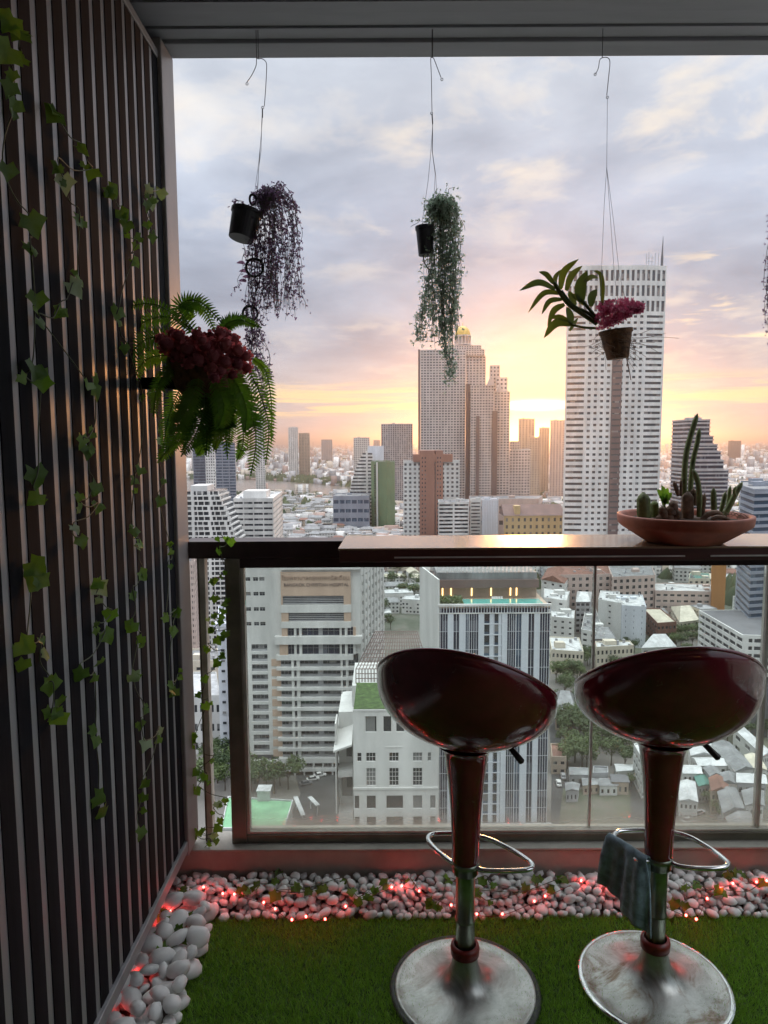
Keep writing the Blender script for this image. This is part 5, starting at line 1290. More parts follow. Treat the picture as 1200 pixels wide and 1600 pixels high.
trees([(620, 905), (640, 915), (655, 900), (612, 920), (605, 940), (630, 932), (655, 925), (600, 965), (612, 985), (600, 890), (630, 892), (646, 940)], 14, 'dark tree in the grove between the hospital and the striped hotel', 'trees between the hospital and the striped hotel')
pts = []
for k in range(70):
    x, y = rnd.uniform(866, 990), rnd.uniform(1045, 1205)
    if y > 1195 and x < 880: continue
    pts.append((x, y))
trees(pts, 12, 'bushy green tree in the dark grove between the striped hotel and the stools', 'trees in the grove right of the striped hotel', 0)
trees([(1075, 1000), (1088, 992), (1062, 1003), (1098, 1002), (1080, 1012)], 12, 'round green tree beside the striped car park', 'trees beside the striped car park')
trees([(1180, 1045), (1200, 1050), (1165, 1040), (1190, 1070), (1205, 1090), (1195, 1110), (1210, 1130), (1150, 1050), (1185, 1030), (1170, 1075)], 13, 'green tree behind the right stool at the picture edge', 'trees at the right edge')
trees([(1012, 985), (1018, 992), (1006, 990)], 9, 'small tree at the foot of the plain white block', 'trees by the plain white block')
trees([(990, 905), (1003, 912), (975, 915), (1040, 896), (1055, 893), (1070, 897), (1085, 893), (1000, 925), (1012, 908), (1120, 905)], 14, 'tree in the street row just below the counter', 'street trees below the counter', 4)
trees([(rnd.uniform(1010, 1190), rnd.uniform(1010, 1035)) for _ in range(8)] + [(900, 1030), (915, 1038), (925, 1042), (880, 1040), (868, 1032), (893, 1045)], 10, 'garden tree in the yards behind the two seats', 'garden trees behind the seats')
trees([(rnd.uniform(440, 640), rnd.uniform(776, 784)) for _ in range(26)], 17, 'tree on the near bank of the river', 'trees on the near river bank', 2, True)
fillr(16, (1010, 1200), (1045, 1150), 'in the yards hidden partly by the right seat', 'low-rise houses behind the right seat', (1, 1, 3, 2), 15, .55)
trees([(rnd.uniform(1060, 1205), rnd.uniform(1030, 1160)) for _ in range(26)], 10, 'leafy tree among the roofs at the lower right', 'trees among the roofs at the lower right', 0)
trees([(rnd.uniform(868, 1000), rnd.uniform(930, 1045)) for _ in range(22)], 9, 'small tree in the lanes between the pale blocks right of the striped hotel', 'small trees in the lanes right of the striped hotel', 0)
trees([(1058, 1262), (1108, 1262), (1120, 1248), (1102, 1244), (1144, 1250), (1000, 1222), (1012, 1236), (985, 1228), (1126, 1290), (1050, 1240)], 6, 'small shrubby tree along the lane of the lower right houses', 'shrubby trees along the lane')
# ---------------------------------------------------------------- far city: countless roofs, and woods
def merged_boxes(name, n, sampler, mats, pick, **k):
    rng = np.random.default_rng(11)
    X, Y, Wd, Dp, H, Yw = sampler(rng, n); n = len(X)
    c, s_ = np.cos(Yw), np.sin(Yw)
    sx_ = np.array([-1, 1, 1, -1]) * .5; sy_ = np.array([-1, -1, 1, 1]) * .5
    V = np.empty((n, 8, 3), np.float32)
    for i in range(4):
        lx, ly = sx_[i] * Wd, sy_[i] * Dp
        V[:, i, 0] = X + lx * c - ly * s_; V[:, i, 1] = Y + lx * s_ + ly * c; V[:, i, 2] = GZ
        V[:, i + 4, 0] = V[:, i, 0]; V[:, i + 4, 1] = V[:, i, 1]; V[:, i + 4, 2] = GZ + H
    fq = np.array([(4, 5, 6, 7), (0, 1, 5, 4), (1, 2, 6, 5), (2, 3, 7, 6), (3, 0, 4, 7)])
    Fc = (fq[None] + (np.arange(n) * 8)[:, None, None]).reshape(-1, 4)
    me = bpy.data.meshes.new(name); me.vertices.add(n * 8); me.vertices.foreach_set('co', V.ravel())
    me.loops.add(Fc.size); me.loops.foreach_set('vertex_index', Fc.ravel().astype(np.int32))
    me.polygons.add(len(Fc)); me.polygons.foreach_set('loop_start', np.arange(0, Fc.size, 4, dtype=np.int32))
    mi = pick(rng, n, H); mi = np.repeat(mi, 5).reshape(-1, 5)
    rf = rng.integers(0, 3, n); mi[:, 0] = np.where(rf == 0, 2, np.where(rf == 1, 4, mi[:, 0]))
    me.polygons.foreach_set('material_index', mi.ravel().astype(np.int32)); me.update(calc_edges=True)
    for m in mats: me.materials.append(m)
    return tag(link(name, me), **k)
def far_wall(name, c):
    m, t, p = new_mat(name); q = G(t); gm = N(t, 'ShaderNodeNewGeometry'); tcn = N(t, 'ShaderNodeTexCoord')
    sp = N(t, 'ShaderNodeSeparateXYZ'); t.links.new(tcn.outputs['Object'], sp.inputs[0])
    fz = q.m('FRACT', q.m('DIVIDE', sp.outputs[2], 3.6)); st = q.m('GREATER_THAN', fz, 0.52)
    fx = q.m('FRACT', q.m('DIVIDE', q.m('ADD', sp.outputs[0], sp.outputs[1]), 4.6)); sx__ = q.m('GREATER_THAN', fx, 0.35)
    nz = N(t, 'ShaderNodeSeparateXYZ'); t.links.new(gm.outputs['Normal'], nz.inputs[0]); side = q.m('LESS_THAN', nz.outputs[2], 0.5)
    r_ = q.m('ADD', q.m('MULTIPLY', gm.outputs['Random Per Island'], 0.6), 0.55)
    cc = q.mix(1.0, c, q.comb(r_, r_, r_), 'MULTIPLY')
    t.links.new(q.mix(q.m('MULTIPLY', q.m('MULTIPLY', st, sx__), q.m('MULTIPLY', side, 0.8)), cc, (0.06, 0.06, 0.065)), p.inputs['Base Color']); p.inputs['Roughness'].default_value = .8
    return m
FWM = [far_wall('far_white', (0.72, 0.71, 0.69)), far_wall('far_cream', (0.55, 0.48, 0.40)), far_wall('far_grey', (0.36, 0.36, 0.37)), far_wall('far_pink', (0.42, 0.30, 0.26)), far_wall('far_roof', (0.30, 0.24, 0.21))]
def in_river(X, Y):
    # the river's band on the ground, as built
    P = [gp(*q_) for q_ in [(230, 776), (420, 775), (640, 782), (760, 790), (760, 778), (640, 768), (560, 762), (500, 757), (400, 750), (230, 748)]]
    P = [(p.x, p.y) for p in P]; c = np.zeros(len(X), bool)
    for i in range(len(P)):
        a, b_ = P[i], P[i - 1]
        m = ((a[1] > Y) != (b_[1] > Y)) & (X < (b_[0] - a[0]) * (Y - a[1]) / (b_[1] - a[1] + 1e-9) + a[0]); c ^= m
    return c
FB = np.array([(min(p[0] for p in P) - 10, min(p[1] for p in P) - 10, max(p[0] for p in P) + 10, max(p[1] for p in P) + 10) for P in FOOT])
HPa = np.array([(p.x, p.y) for p in HP])
def keep(X, Y):
    ok = ~in_river(X, Y)
    for f_ in FB: ok &= ~((X > f_[0]) & (X < f_[2]) & (Y > f_[1]) & (Y < f_[3]))
    near = Y < 1900; idx = np.where(near & ok)[0]
    for a in range(0, len(idx), 4000):
        j = idx[a:a + 4000]; d = ((X[j, None] - HPa[None, :, 0]) ** 2 + (Y[j, None] - HPa[None, :, 1]) ** 2).min(1); ok[j[d < 260]] = False
    return ok
def smp(rng, n):
    u = rng.random(n); Y = 620 + 21000 * u ** 2.0; half = Y * .62 + 150; X = rng.uniform(-1, 1, n) * half
    wood = np.sin(X / 310.0) * np.cos(Y / 420.0) + .6 * np.sin(X / 97 + Y / 133)
    ok = keep(X, Y) & ((wood < .85) | (rng.random(n) < .2)); X, Y = X[ok], Y[ok]; n = len(X)
    m_ = 2600; Ya = rng.uniform(-60, 900, m_); Xa = (np.abs(Ya) * .62 + 70 + 700 * rng.random(m_)) * rng.choice([-1, 1], m_); Xa = np.where(np.hypot(Xa, Ya) < 60, Xa + 200, Xa)
    oa = keep(Xa, Ya); X = np.concatenate([X, Xa[oa]]); Y = np.concatenate([Y, Ya[oa]]); n = len(X)
    g2 = 1 + np.clip((Y - 2500) / 9000, 0, 1.2)
    Wd = rng.uniform(7, 22, n) * g2; Dp = rng.uniform(7, 20, n) * g2; H = 4 + rng.gamma(2.0, 3.0, n)
    big = rng.random(n) < .045; H[big] = rng.uniform(22, 60, big.sum()); Wd[big] *= 1.2
    tall = (rng.random(n) < .0015) & (Y > 2600); H[tall] = rng.uniform(70, 125, tall.sum())
    H[(Y < 2500)] = np.minimum(H[Y < 2500], 30); H[Y < 1300] = np.minimum(H[Y < 1300], 14)
    return X, Y, Wd, Dp, H, rng.choice([.1, .1, -.25, .6], n) + rng.normal(0, .06, n)
merged_boxes('distant_city_roofs', 52000, smp, FWM, lambda r_, n, H: r_.choice([0, 0, 0, 1, 2, 2, 3], n), label='sea of small pale roofs and blocks stretching to the hazy horizon', cat='city', kind='stuff')
def far_woods():
    rng = np.random.default_rng(5); n = 30000
    Y = 420 + 14000 * rng.random(n) ** 1.9; X = rng.uniform(-1, 1, n) * (Y * .6 + 60)
    wood = np.sin(X / 310.0) * np.cos(Y / 420.0) + .6 * np.sin(X / 97 + Y / 133)
    ok = keep(X, Y) & ((wood > .5) | (rng.random(n) < .22)); ok &= (Y > 640) | (X > 60) & (X < 420)
    # the wooded far bank
    m = 4200; t_ = rng.random(m); xb_ = 230 + 330 * t_; 
    A = np.array([tuple(gp(x, np.interp(x, [230, 400, 500, 560, 640, 760], [748, 750, 757, 762, 768, 778]) - rng.uniform(.6, 7.0)))[:2] for x in rng.uniform(230, 760, m)])
    X = np.concatenate([X[ok], A[:, 0]]); Y = np.concatenate([Y[ok], A[:, 1]]); n = len(X)
    r_ = rng.uniform(4, 9, n) * (1 + np.clip((Y - 2500) / 6000, 0, 1.4)); h = rng.uniform(8, 16, n)
    base = np.array([(1, 0, 0), (.3, .95, 0), (-.8, .6, 0), (-.8, -.6, 0), (.3, -.95, 0), (.55, .2, .8), (-.2, .5, .9), (-.3, -.45, .75), (.1, 0, 1.05)], np.float32)
    V = base[None] * np.stack([r_, r_, h], 1)[:, None, :] * rng.uniform(.75, 1.25, (n, 9, 1)); V[:, :, 0] += X[:, None]; V[:, :, 1] += Y[:, None]; V[:, :, 2] += GZ
    f_ = np.array([(0, 1, 5), (1, 6, 5), (1, 2, 6), (2, 3, 7), (2, 7, 6), (3, 4, 7), (4, 0, 5), (4, 5, 7), (5, 6, 8), (6, 7, 8), (7, 5, 8)])
    Fc = (f_[None] + (np.arange(n) * 9)[:, None, None]).reshape(-1, 3)
    me = bpy.data.meshes.new('woods'); me.vertices.add(n * 9); me.vertices.foreach_set('co', V.astype(np.float32).ravel())
    me.loops.add(Fc.size); me.loops.foreach_set('vertex_index', Fc.ravel().astype(np.int32)); me.polygons.add(len(Fc)); me.polygons.foreach_set('loop_start', np.arange(0, Fc.size, 3, dtype=np.int32)); me.update(calc_edges=True)
    m_, t, p = new_mat('far_tree'); q = G(t); gm = N(t, 'ShaderNodeNewGeometry')
    t.links.new(q.ramp(gm.outputs['Random Per Island'], [(0, (.025, .042, .018)), (1, (.07, .09, .04))]), p.inputs['Base Color']); p.inputs['Roughness'].default_value = .9
    me.materials.append(m_); tag(link('distant_woods', me), 'dark green tree masses scattered through the far city and along the river', 'trees', None, 'stuff')
far_woods()
# ---------------------------------------------------------------- haze
hz_m = bpy.data.materials.new('haze'); hz_m.use_nodes = True; t = hz_m.node_tree; t.nodes.clear()
vo = N(t, 'ShaderNodeVolumePrincipled'); vo.inputs['Color'].default_value = (.93, .93, .97, 1); vo.inputs['Density'].default_value = 0.000105; vo.inputs['Anisotropy'].default_value = 0.87
mo = N(t, 'ShaderNodeOutputMaterial'); t.links.new(vo.outputs[0], mo.inputs['Volume'])
b = MB(); b.box(-50000, -4000, GZ - 2.5, 50000, 62000, 215); b.build('haze', hz_m, kind='stuff', label='thin evening haze over the whole city', cat='haze')

# ---------------------------------------------------------------- parked cars and yard clutter
CARS = {}
def car(x, y, yaw, body, label):
    p = gp(x, y); rt = empty('parked_car', (p.x, p.y, GZ + .03), label, 'car', None, yaw)
    if not CARS:
        b = MB(); b.prism([(-2.2, -.82), (2.1, -.85), (2.25, -.6), (2.25, .6), (2.1, .85), (-2.2, .82), (-2.3, .5), (-2.3, -.5)], .32, .86); CARS['body'] = b
        V = [(-1.7, -.74, .86), (1.15, -.74, .86), (1.15, .74, .86), (-1.7, .74, .86), (-1.15, -.6, 1.42), (.45, -.6, 1.42), (.45, .6, 1.42), (-1.15, .6, 1.42)]
        b = MB(); b.add(V, [(0, 1, 5, 4), (1, 2, 6, 5), (2, 3, 7, 6), (3, 0, 4, 7)]); CARS['windows'] = b.mesh('windows', M['gd'])
        b = MB(); b.box(-1.15, -.6, 1.421, .45, .6, 1.46); CARS['roof'] = b
        b = MB(); b.tube([(0, -.1, 0), (0, .1, 0)], .31, 12); CARS['wheel'] = b.mesh('wheel', M['blackpl'])
    link('body', CARS['body'].mesh('body', M[body]), rt); link('roof', CARS['roof'].mesh('roof', M[body]), rt); link('windows', CARS['windows'], rt)
    for xx in (-1.4, 1.4):
        for yy in (-.78, .78): link('wheel', CARS['wheel'], rt, (xx, yy, .31))
for a in ((500, 1213, .3, 'white', 'white car parked at the hospital entrance, farthest of the row'), (489, 1219, .3, 'white2', 'light grey car parked in front of the hospital trees'), (478, 1226, .35, 'dgrey', 'dark grey car parked beside the pale ones at the hospital'),
          (531, 1216, 1.5, 'dgrey', 'dark car driving along the black road by the white wing'), (873, 1226, 1.4, 'white', 'white car parked right of the striped hotel by the dark trees'), (880, 1215, 1.4, 'grey', 'grey car parked by the dark trees behind the white one'),
          (1075, 1284, .5, 'white', 'white car parked in the grey yard right of the stool column'), (1092, 1272, .5, 'grey', 'grey car parked in the yard beside the lane of houses'), (1046, 1226, .9, 'brick', 'red car parked at the back of the grey yard')): car(*a)
# ================================================================ BAR STOOLS
def make_stool(cx, cy, yaw, label, base_tint, ring_px, lever_px, collar_y, seat_z=0.70):
    rt = empty('bar_stool', (cx, cy, 0), label, 'bar stool', 'maroon bar stools at the counter'); O = Vector((cx, cy, 0))
    # base: disc, rolled rim, trumpet cone
    b = MB(O); b.lathe([(0.0, 0.0015), (0.203, 0.0015), (0.206, 0.006), (0.2035, 0.0125), (0.197, 0.0145), (0.188, 0.0128)], (cx, cy, 0), 72); b.build('base_rim', M['rubber'] if base_tint == 'dark' else M['chrome'], rt, smooth=True)
    rp = 0.191 if base_tint == 'dark' else 0.193
    prof = [(rp, 0.0125), (rp - .002, 0.0150), (rp - .008, 0.0150), (rp - .011, 0.0130), (0.15, 0.015), (0.11, 0.019), (0.078, 0.026), (0.058, 0.038), (0.046, 0.055), (0.038, 0.078), (0.034, 0.098), (0.0325, 0.112)]
    b = MB(O); b.lathe(prof, (cx, cy, 0), 72); b.build('base_plate', M['steelbase_' + base_tint], rt, smooth=True)
    b = MB(O); b.lathe([(0.033, 0.108), (0.0385, 0.111), (0.0395, 0.130), (0.0375, 0.137), (0.030, 0.140)], (cx, cy, 0), 32); b.build('collar', M['redring'], rt, smooth=True)
    b = MB(O); b.lathe([(0.0255, 0.135), (0.0255, 0.205), (0.0275, 0.207), (0.0275, 0.213), (0.0255, 0.215), (0.0255, 0.352)], (cx, cy, 0), 32); b.build('gas_column', M['colm'], rt, smooth=True)
    b = MB(O); b.lathe([(0.026, 0.345), (0.034, 0.346), (0.034, 0.362), (0.0375, 0.364), (0.0375, 0.378), (0.034, 0.380)], (cx, cy, 0), 32); b.build('clamp_ring', M['colm'], rt, smooth=True)
    # plastic sleeve flaring up into the seat
    b = MB(O); b.lathe([(0.0, 0.379), (0.036, 0.379), (0.0375, 0.383), (0.0365, 0.40), (0.038, 0.46), (0.042, 0.53), (0.048, 0.60), (0.0545, 0.65), (0.058, 0.675), (0.062, 0.688), (0.070, 0.699), (0.078, 0.7055)], (cx, cy, 0), 40)
    b.build('sleeve', M['redpl'], rt, smooth=True)
    # seat shell: scooped bowl with a high back and open low front
    nu, nv = 22, 72
    a0, b0 = 0.233, 0.205
    cyw, syw = math.cos(yaw), math.sin(yaw)
    def surf(s, th, off=0.0):
        back = 0.5 - 0.5 * math.sin(th)          # 1 at the back (towards the camera before turning), 0 at the front
        h = 0.085 + 0.235 * back ** 1.75
        ph = s * math.pi / 2
        r = math.sin(ph * 1.13) / math.sin(math.pi / 2 * 1.0) if True else 0
        r = math.sin(min(ph * 1.08, math.pi / 2 + .1)) ** 1.12
        lean = 0.02 * (1 - math.cos(ph)) * back
        x = (a0 - off) * r * math.cos(th); y = (b0 - off) * r * math.sin(th) * (1 + .05 * back) - lean
        z = seat_z + off + (h - off * .5) * (1 - math.cos(ph)) ** 1.15 
        z += 0.008 * abs(math.cos(th)) ** 2 * s ** 3
        return Vector((cx + x * cyw - y * syw, cy + x * syw + y * cyw, z))
    V = []; Fs = []
    for off in (0.0, 0.007):
        for i in range(nu + 1):
            for k in range(nv): V.append(surf(max(.02, i / nu), 2 * math.pi * k / nv, off))
    n1_ = (nu + 1) * nv
    for i in range(nu):
        for k in range(nv):
            q_ = (i * nv + k, (i + 1) * nv + k, (i + 1) * nv + (k + 1) % nv, i * nv + (k + 1) % nv)
            Fs.append(tuple(reversed(q_))); Fs.append(tuple(n1_ + j for j in q_))
    for k in range(nv): Fs.append((nu * nv + k, nu * nv + (k + 1) % nv, n1_ + nu * nv + (k + 1) % nv, n1_ + nu * nv + k))
    Fs.append(tuple(range(nv))); Fs.append(tuple(n1_ + k for k in reversed(range(nv))))
    b = MB(O); b.add(V, Fs); so = b.build('seat_shell', M['redpl'], rt, smooth=True)
    b = MB(O); rim = [surf(1.0, 2 * math.pi * k / nv, 0.0035) + Vector((0, 0, .001)) for k in range(nv + 1)]; b.tube(rim, 0.0052, 8, False); b.build('seat_rim', M['redpl'], so, smooth=True)
    # lever
    (ax, ay), (bx, by) = lever_px
    Yl = cy - 0.03; p0, p1 = at(ax, ay, Yl + .03), at(bx, by, Yl)
    b = MB(O); b.tube([Vector((cx + .03, cy, seat_z - .012)), p0], 0.004, 8); b.build('lever_rod', M['wire'], rt, smooth=True)
    b = MB(O); d_ = (p1 - p0).normalized(); b.tube([p0 - d_ * .004, p0, p1, p1 + d_ * .003, p1 + d_ * .005], [.004, .0075, .009, .007, .002], 12); b.build('lever_grip', M['grip'], rt, smooth=True)
    # footrest loop
    zr = 0.372; pts = [atz(x, y, zr) for x, y in ring_px]
    pts = [Vector((cx - .02, cy - .012, zr))] + pts + [Vector((cx + .022, cy - .018, zr))]
    sp = smooth_path(pts, 8)
    b = MB(O); b.tube(sp, 0.0068, 10); b.build('footrest', M['chrome'], rt, smooth=True)
    return rt, sp
def steelbase(name, rust):
    m, t, p = new_mat(name); q = G(t); tcn = N(t, 'ShaderNodeTexCoord'); v = tcn.outputs['Object']
    a = q.noise(v, 9, 7, 0.7, 0.8); s_ = q.noise(v, 60, 4, .6)
    c = q.ramp(a, [(0.35, (.30, .30, .28)), (0.6, (.55, .56, .54))])
    c = q.mix(q.ramp(q.noise(v, 5.5, 6, .7, 1.2), [(0.50, 0.0), (0.62, rust)]), c, (.17, .095, .045))
    t.links.new(c, p.inputs['Base Color']); p.inputs['Metallic'].default_value = .85
    t.links.new(q.ramp(q.m('ADD', q.m('MULTIPLY', a, .7), q.m('MULTIPLY', s_, .3)), [(0.3, .27), (0.65, .5)]), p.inputs['Roughness'])
    bp = N(t, 'ShaderNodeBump'); bp.inputs['Strength'].default_value = .06; bp.inputs['Distance'].default_value = .01; t.links.new(a, bp.inputs['Height']); t.links.new(bp.outputs[0], p.inputs['Normal'])
    return m
M['steelbase_dark'] = steelbase('stool_base_scuffed', .35); M['steelbase_pale'] = steelbase('stool_base_rusty', .8)
pc = atz(728, 1512, .05); pL = (pc.x, 1.79)
stL, ringL = make_stool(atz(729, 1500, .12).x, 1.79, R(-20), 'maroon scoop-seat bar stool with a dark-rimmed base, nearer the middle of the balcony', 'dark',
    [(706, 1347), (684, 1330), (670, 1314), (672, 1305), (690, 1302), (722, 1303), (760, 1310), (798, 1327), (826, 1345), (832, 1354), (824, 1359), (790, 1361), (755, 1360)], ((796, 1167), (815, 1190)), 0)
stR, ringR = make_stool(atz(1032, 1490, .12).x, 1.81, R(-4), 'maroon scoop-seat bar stool with a rusty bright-rimmed base and a blue cloth on its footrest', 'pale',
    [(1000, 1346), (985, 1333), (962, 1312), (962, 1302), (975, 1298), (1005, 1297), (1040, 1299), (1075, 1307), (1108, 1325), (1132, 1343), (1137, 1350), (1128, 1356), (1095, 1357), (1062, 1354)], ((1101, 1163), (1122, 1184)), 0)

# ---- blue cloth over the right stool's footrest
def towel():
    zr = 0.372 + .009
    A, B = atz(952, 1306, zr), atz(1012, 1344, zr)   # the bar it lies over, from far left to near right
    nu, nv = 26, 40; V = []; Fs = []
    rr = random.Random(2)
    for i in range(nu + 1):
        u = i / nu; p = A.lerp(B, u)
        s = (B - A).normalized(); n = Vector((s.y, -s.x, 0))     # towards the outside of the loop (camera side)
        if n.y > 0: n = -n
        Lf = 0.175 + 0.03 * u - .03 * (1 - u); Lb = 0.12
        for k in range(nv + 1):
            t = k / nv; w = -Lb + (Lf + Lb) * t           # signed length over the bar
            rb = .010
            if abs(w) < rb * 1.5: a = w / rb; off = n * math.sin(a) * rb; z = rb * math.cos(a) - rb * .2
            else: off = n * rb * (1 if w > 0 else -1); z = -(abs(w) - rb * 1.3)
            f = min(1, abs(w) / .06)
            fold = .010 * math.sin(u * 9 + 1.0 + w * 6) * f + .005 * math.sin(u * 23 + w * 14) * f
            hang = max(0, w) ; q_ = p + off + n * (fold + hang * .10) + Vector((0, 0, z)) + s * (hang * (.22 * (u - .35)) + .04 * hang)
            V.append(q_)
    for i in range(nu):
        for k in range(nv): Fs.append((i * (nv + 1) + k, (i + 1) * (nv + 1) + k, (i + 1) * (nv + 1) + k + 1, i * (nv + 1) + k + 1))
    b = MB(A); b.add(V, Fs); b.mi = [1 if (j % nv) in (nv - 4, nv - 5) else 0 for j in range(len(Fs))]
    o = b.build('cleaning_cloth', [M['towel'], M['towelb']], None, smooth=True, label='faded blue terry cloth hanging over the footrest of the right stool', cat='cloth')
    m = o.modifiers.new('solid', 'SOLIDIFY'); m.thickness = .004; m.offset = 0
towel()

# ================================================================ CACTUS BOWL
Yb = 2.14
c0 = at(1068, 849, Yb); zc = zt + .0015; rb = (at(1168, 810, Yb).x - at(968, 810, Yb).x) / 2; cxb = at(1068, 830, Yb).x
bw_ = empty('cactus_bowl', (cxb, Yb, zc), 'shallow terracotta bowl planted with cacti on the bar counter', 'plant bowl'); O = Vector((cxb, Yb, zc))
hb_ = at(1068, 803, Yb).z - zc
b = MB(O); b.lathe([(0, 0), (rb * .55, 0), (rb * .60, .004), (rb * .93, hb_ * .55), (rb * .985, hb_ * .66), (rb, hb_ * .93), (rb * .995, hb_ * .985), (rb * .97, hb_), (rb * .93, hb_ * .985), (rb * .915, hb_ * .9), (rb * .86, hb_ * .6)], (cxb, Yb, zc), 72); b.build('bowl', M['terra'], bw_, smooth=True)
b = MB(O); b.lathe([(rb * .90, hb_ * .76), (rb * .6, hb_ * .80), (rb * .3, hb_ * .84), (0, hb_ * .84)], (cxb, Yb, zc), 36); b.build('soil', M['soil'], bw_, smooth=True)
def ribcol(pts, r, nm='cactus_column', m='cactus', ribs=8, dep=.16, parent=None, rz=None):
    """ribbed cactus stem along a path, rounded at the tip"""
    pts = smooth_path(pts, 5); n = len(pts); nn = ribs * 2; V = []; Fs = []; prev = None
    for i, p in enumerate(pts):
        d = (pts[min(i + 1, n - 1)] - pts[max(i - 1, 0)]).normalized()
        x = Vector((1, 0, 0)).cross(d).normalized() if prev is None else (prev - d * prev.dot(d)).normalized(); prev = x; y = d.cross(x)
        t = i / (n - 1); e = min(1, math.sqrt(max(0.02, (1 - t) * n * .45))) * (0.85 + .15 * min(1, t * 3)); rr = (r if not isinstance(r, tuple) else r[0] + (r[1] - r[0]) * t) * e
        for k in range(nn):
            a = 2 * math.pi * k / nn; q_ = rr * (1 - (dep if k % 2 else 0)); V.append(p + (x * math.cos(a) + y * math.sin(a)) * q_)
    for i in range(n - 1):
        for k in range(nn): Fs.append((i * nn + k, i * nn + (k + 1) % nn, (i + 1) * nn + (k + 1) % nn, (i + 1) * nn + k))
    Fs.append(tuple(range((n - 1) * nn, n * nn)))
    b = MB(O); b.add(V, Fs); o = b.build(nm, M[m], parent or bw_, smooth=True)
    sp = MB(O)
    for i in range(2, n, 2):
        for k in range(0, nn, 2):
            q_ = V[i * nn + k]; out = (q_ - pts[i]).normalized()
            for _ in range(2):
                w = out + Vector((rnd.uniform(-.6, .6), rnd.uniform(-.6, .6), rnd.uniform(-.4, .6))); s2 = w.orthogonal().normalized() * .0004
                sp.add([q_ - s2, q_ + s2, q_ + w.normalized() * .006], [(0, 1, 2)])
    s = sp.build('spines', M['root'], o); s['kind'] = 'stuff'
    return o
def bp(x, y, dy=0.0): return at(x, y, Yb + dy)
PX = .00195
ribcol([bp(1072, 806, .02), bp(1069, 770, .02), bp(1070, 730, .02), bp(1074, 700, .02), bp(1083, 668, .02), bp(1090, 646, .02)], (5.2 * PX, 4.0 * PX))
ribcol([bp(1077, 806, .03), bp(1079, 760, .03), bp(1083, 720, .03), bp(1090, 690, .03), bp(1093, 669, .03)], (4.6 * PX, 3.6 * PX))
ribcol([bp(1092, 808, -.02), bp(1093, 780, -.02), bp(1090, 752, -.02), bp(1082, 733, -.02)], (4.4 * PX, 4.2 * PX))
ribcol([bp(1075, 812, .0), bp(1074, 790, .0), bp(1075, 768, .0)], (10 * PX, 8.5 * PX), 'cactus_trunk', 'cactus_b', 10, .1)
ribcol([bp(1083, 790, .01), bp(1085, 776, .01), bp(1083, 763, .01)], (7 * PX, 5 * PX), 'cactus_pad', 'cactus_b', 8, .1)
ribcol([bp(1060, 775, 0), bp(1056, 762, 0), bp(1053, 752, 0)], 3.3 * PX, 'cactus_arm', 'cactus_b', 6)
ribcol([bp(1064, 775, 0), bp(1064, 762, 0), bp(1064, 749, 0)], 2.2 * PX, 'cactus_arm', 'cactus_b', 6)
ribcol([bp(1007, 813, 0), bp(1006, 795, 0), bp(1005, 769, 0)], (11.5 * PX, 10 * PX), 'barrel_cactus', 'cactus', 12, .2)
ribcol([bp(1023, 808, .03), bp(1023, 795, .03), bp(1022, 782, .03)], (7 * PX, 6 * PX), 'barrel_cactus', 'cactus', 9, .2)
for (x, y, r_) in ((1038, 806, 8), (1048, 800, 9), (1052, 792, 8), (1035, 798, 6), (1045, 812, 9), (1030, 812, 6), (1058, 806, 8), (1054, 813, 7)):
    ribcol([bp(x, y + 4, -.02), bp(x, y, -.02), bp(x, y - r_ * 1.2, -.02)], (r_ * PX, r_ * .8 * PX), 'lumpy_cactus', 'cactus_b', 7, .16)
ribcol([bp(1097, 806, .0), bp(1099, 790, .0), bp(1101, 771, .0)], 3.4 * PX, 'finger_cactus', 'cactus_b', 6)
ribcol([bp(1116, 800, .0), bp(1115, 780, .0), bp(1115, 762, .0)], (5 * PX, 4 * PX), 'finger_cactus', 'cactus', 7)
ribcol([bp(1131, 806, .0), bp(1140, 790, .0), bp(1150, 770, .0), bp(1160, 753, .0)], (5.2 * PX, 3.8 * PX), 'finger_cactus', 'cactus', 7)
ribcol([bp(1126, 800, .02), bp(1130, 785, .02), bp(1134, 768, .02)], 3.5 * PX, 'finger_cactus', 'cactus', 6)
ribcol([bp(1136, 795, .03), bp(1139, 778, .03), bp(1141, 759, .03)], 3.0 * PX, 'finger_cactus', 'cactus', 6)
ribcol([bp(1150, 775, -.01), bp(1147, 768, -.01), bp(1150, 760, -.01)], 2.4 * PX, 'finger_cactus', 'cactus', 6)
ribcol([bp(1097, 812, -.03), bp(1108, 803, -.03), bp(1122, 802, -.03), bp(1131, 812, -.03)], 4.5 * PX, 'crawling_cactus', 'cactus_b', 7)
ribcol([bp(1112, 812, -.05), bp(1120, 808, -.05), bp(1133, 810, -.05), bp(1142, 815, -.05)], 3.6 * PX, 'crawling_cactus', 'cactus_b', 7)
b = MB(O)
for _ in range(16):
    x, y = rnd.uniform(1095, 1155), rnd.uniform(803, 814); p = bp(x, y, rnd.uniform(-.06, .0)); q_ = p + Vector((rnd.uniform(-.03, .05), rnd.uniform(-.03, .03), rnd.uniform(-.004, .012)))
    b.tube(smooth_path([p, (p + q_) / 2 + Vector((0, 0, rnd.uniform(0, .015))), q_], 3), .0009, 4)
b.tube(smooth_path([bp(1140, 800), bp(1152, 803), bp(1160, 809), bp(1167, 806)], 4), .001, 4); b.build('dry_root', M['root'], bw_)
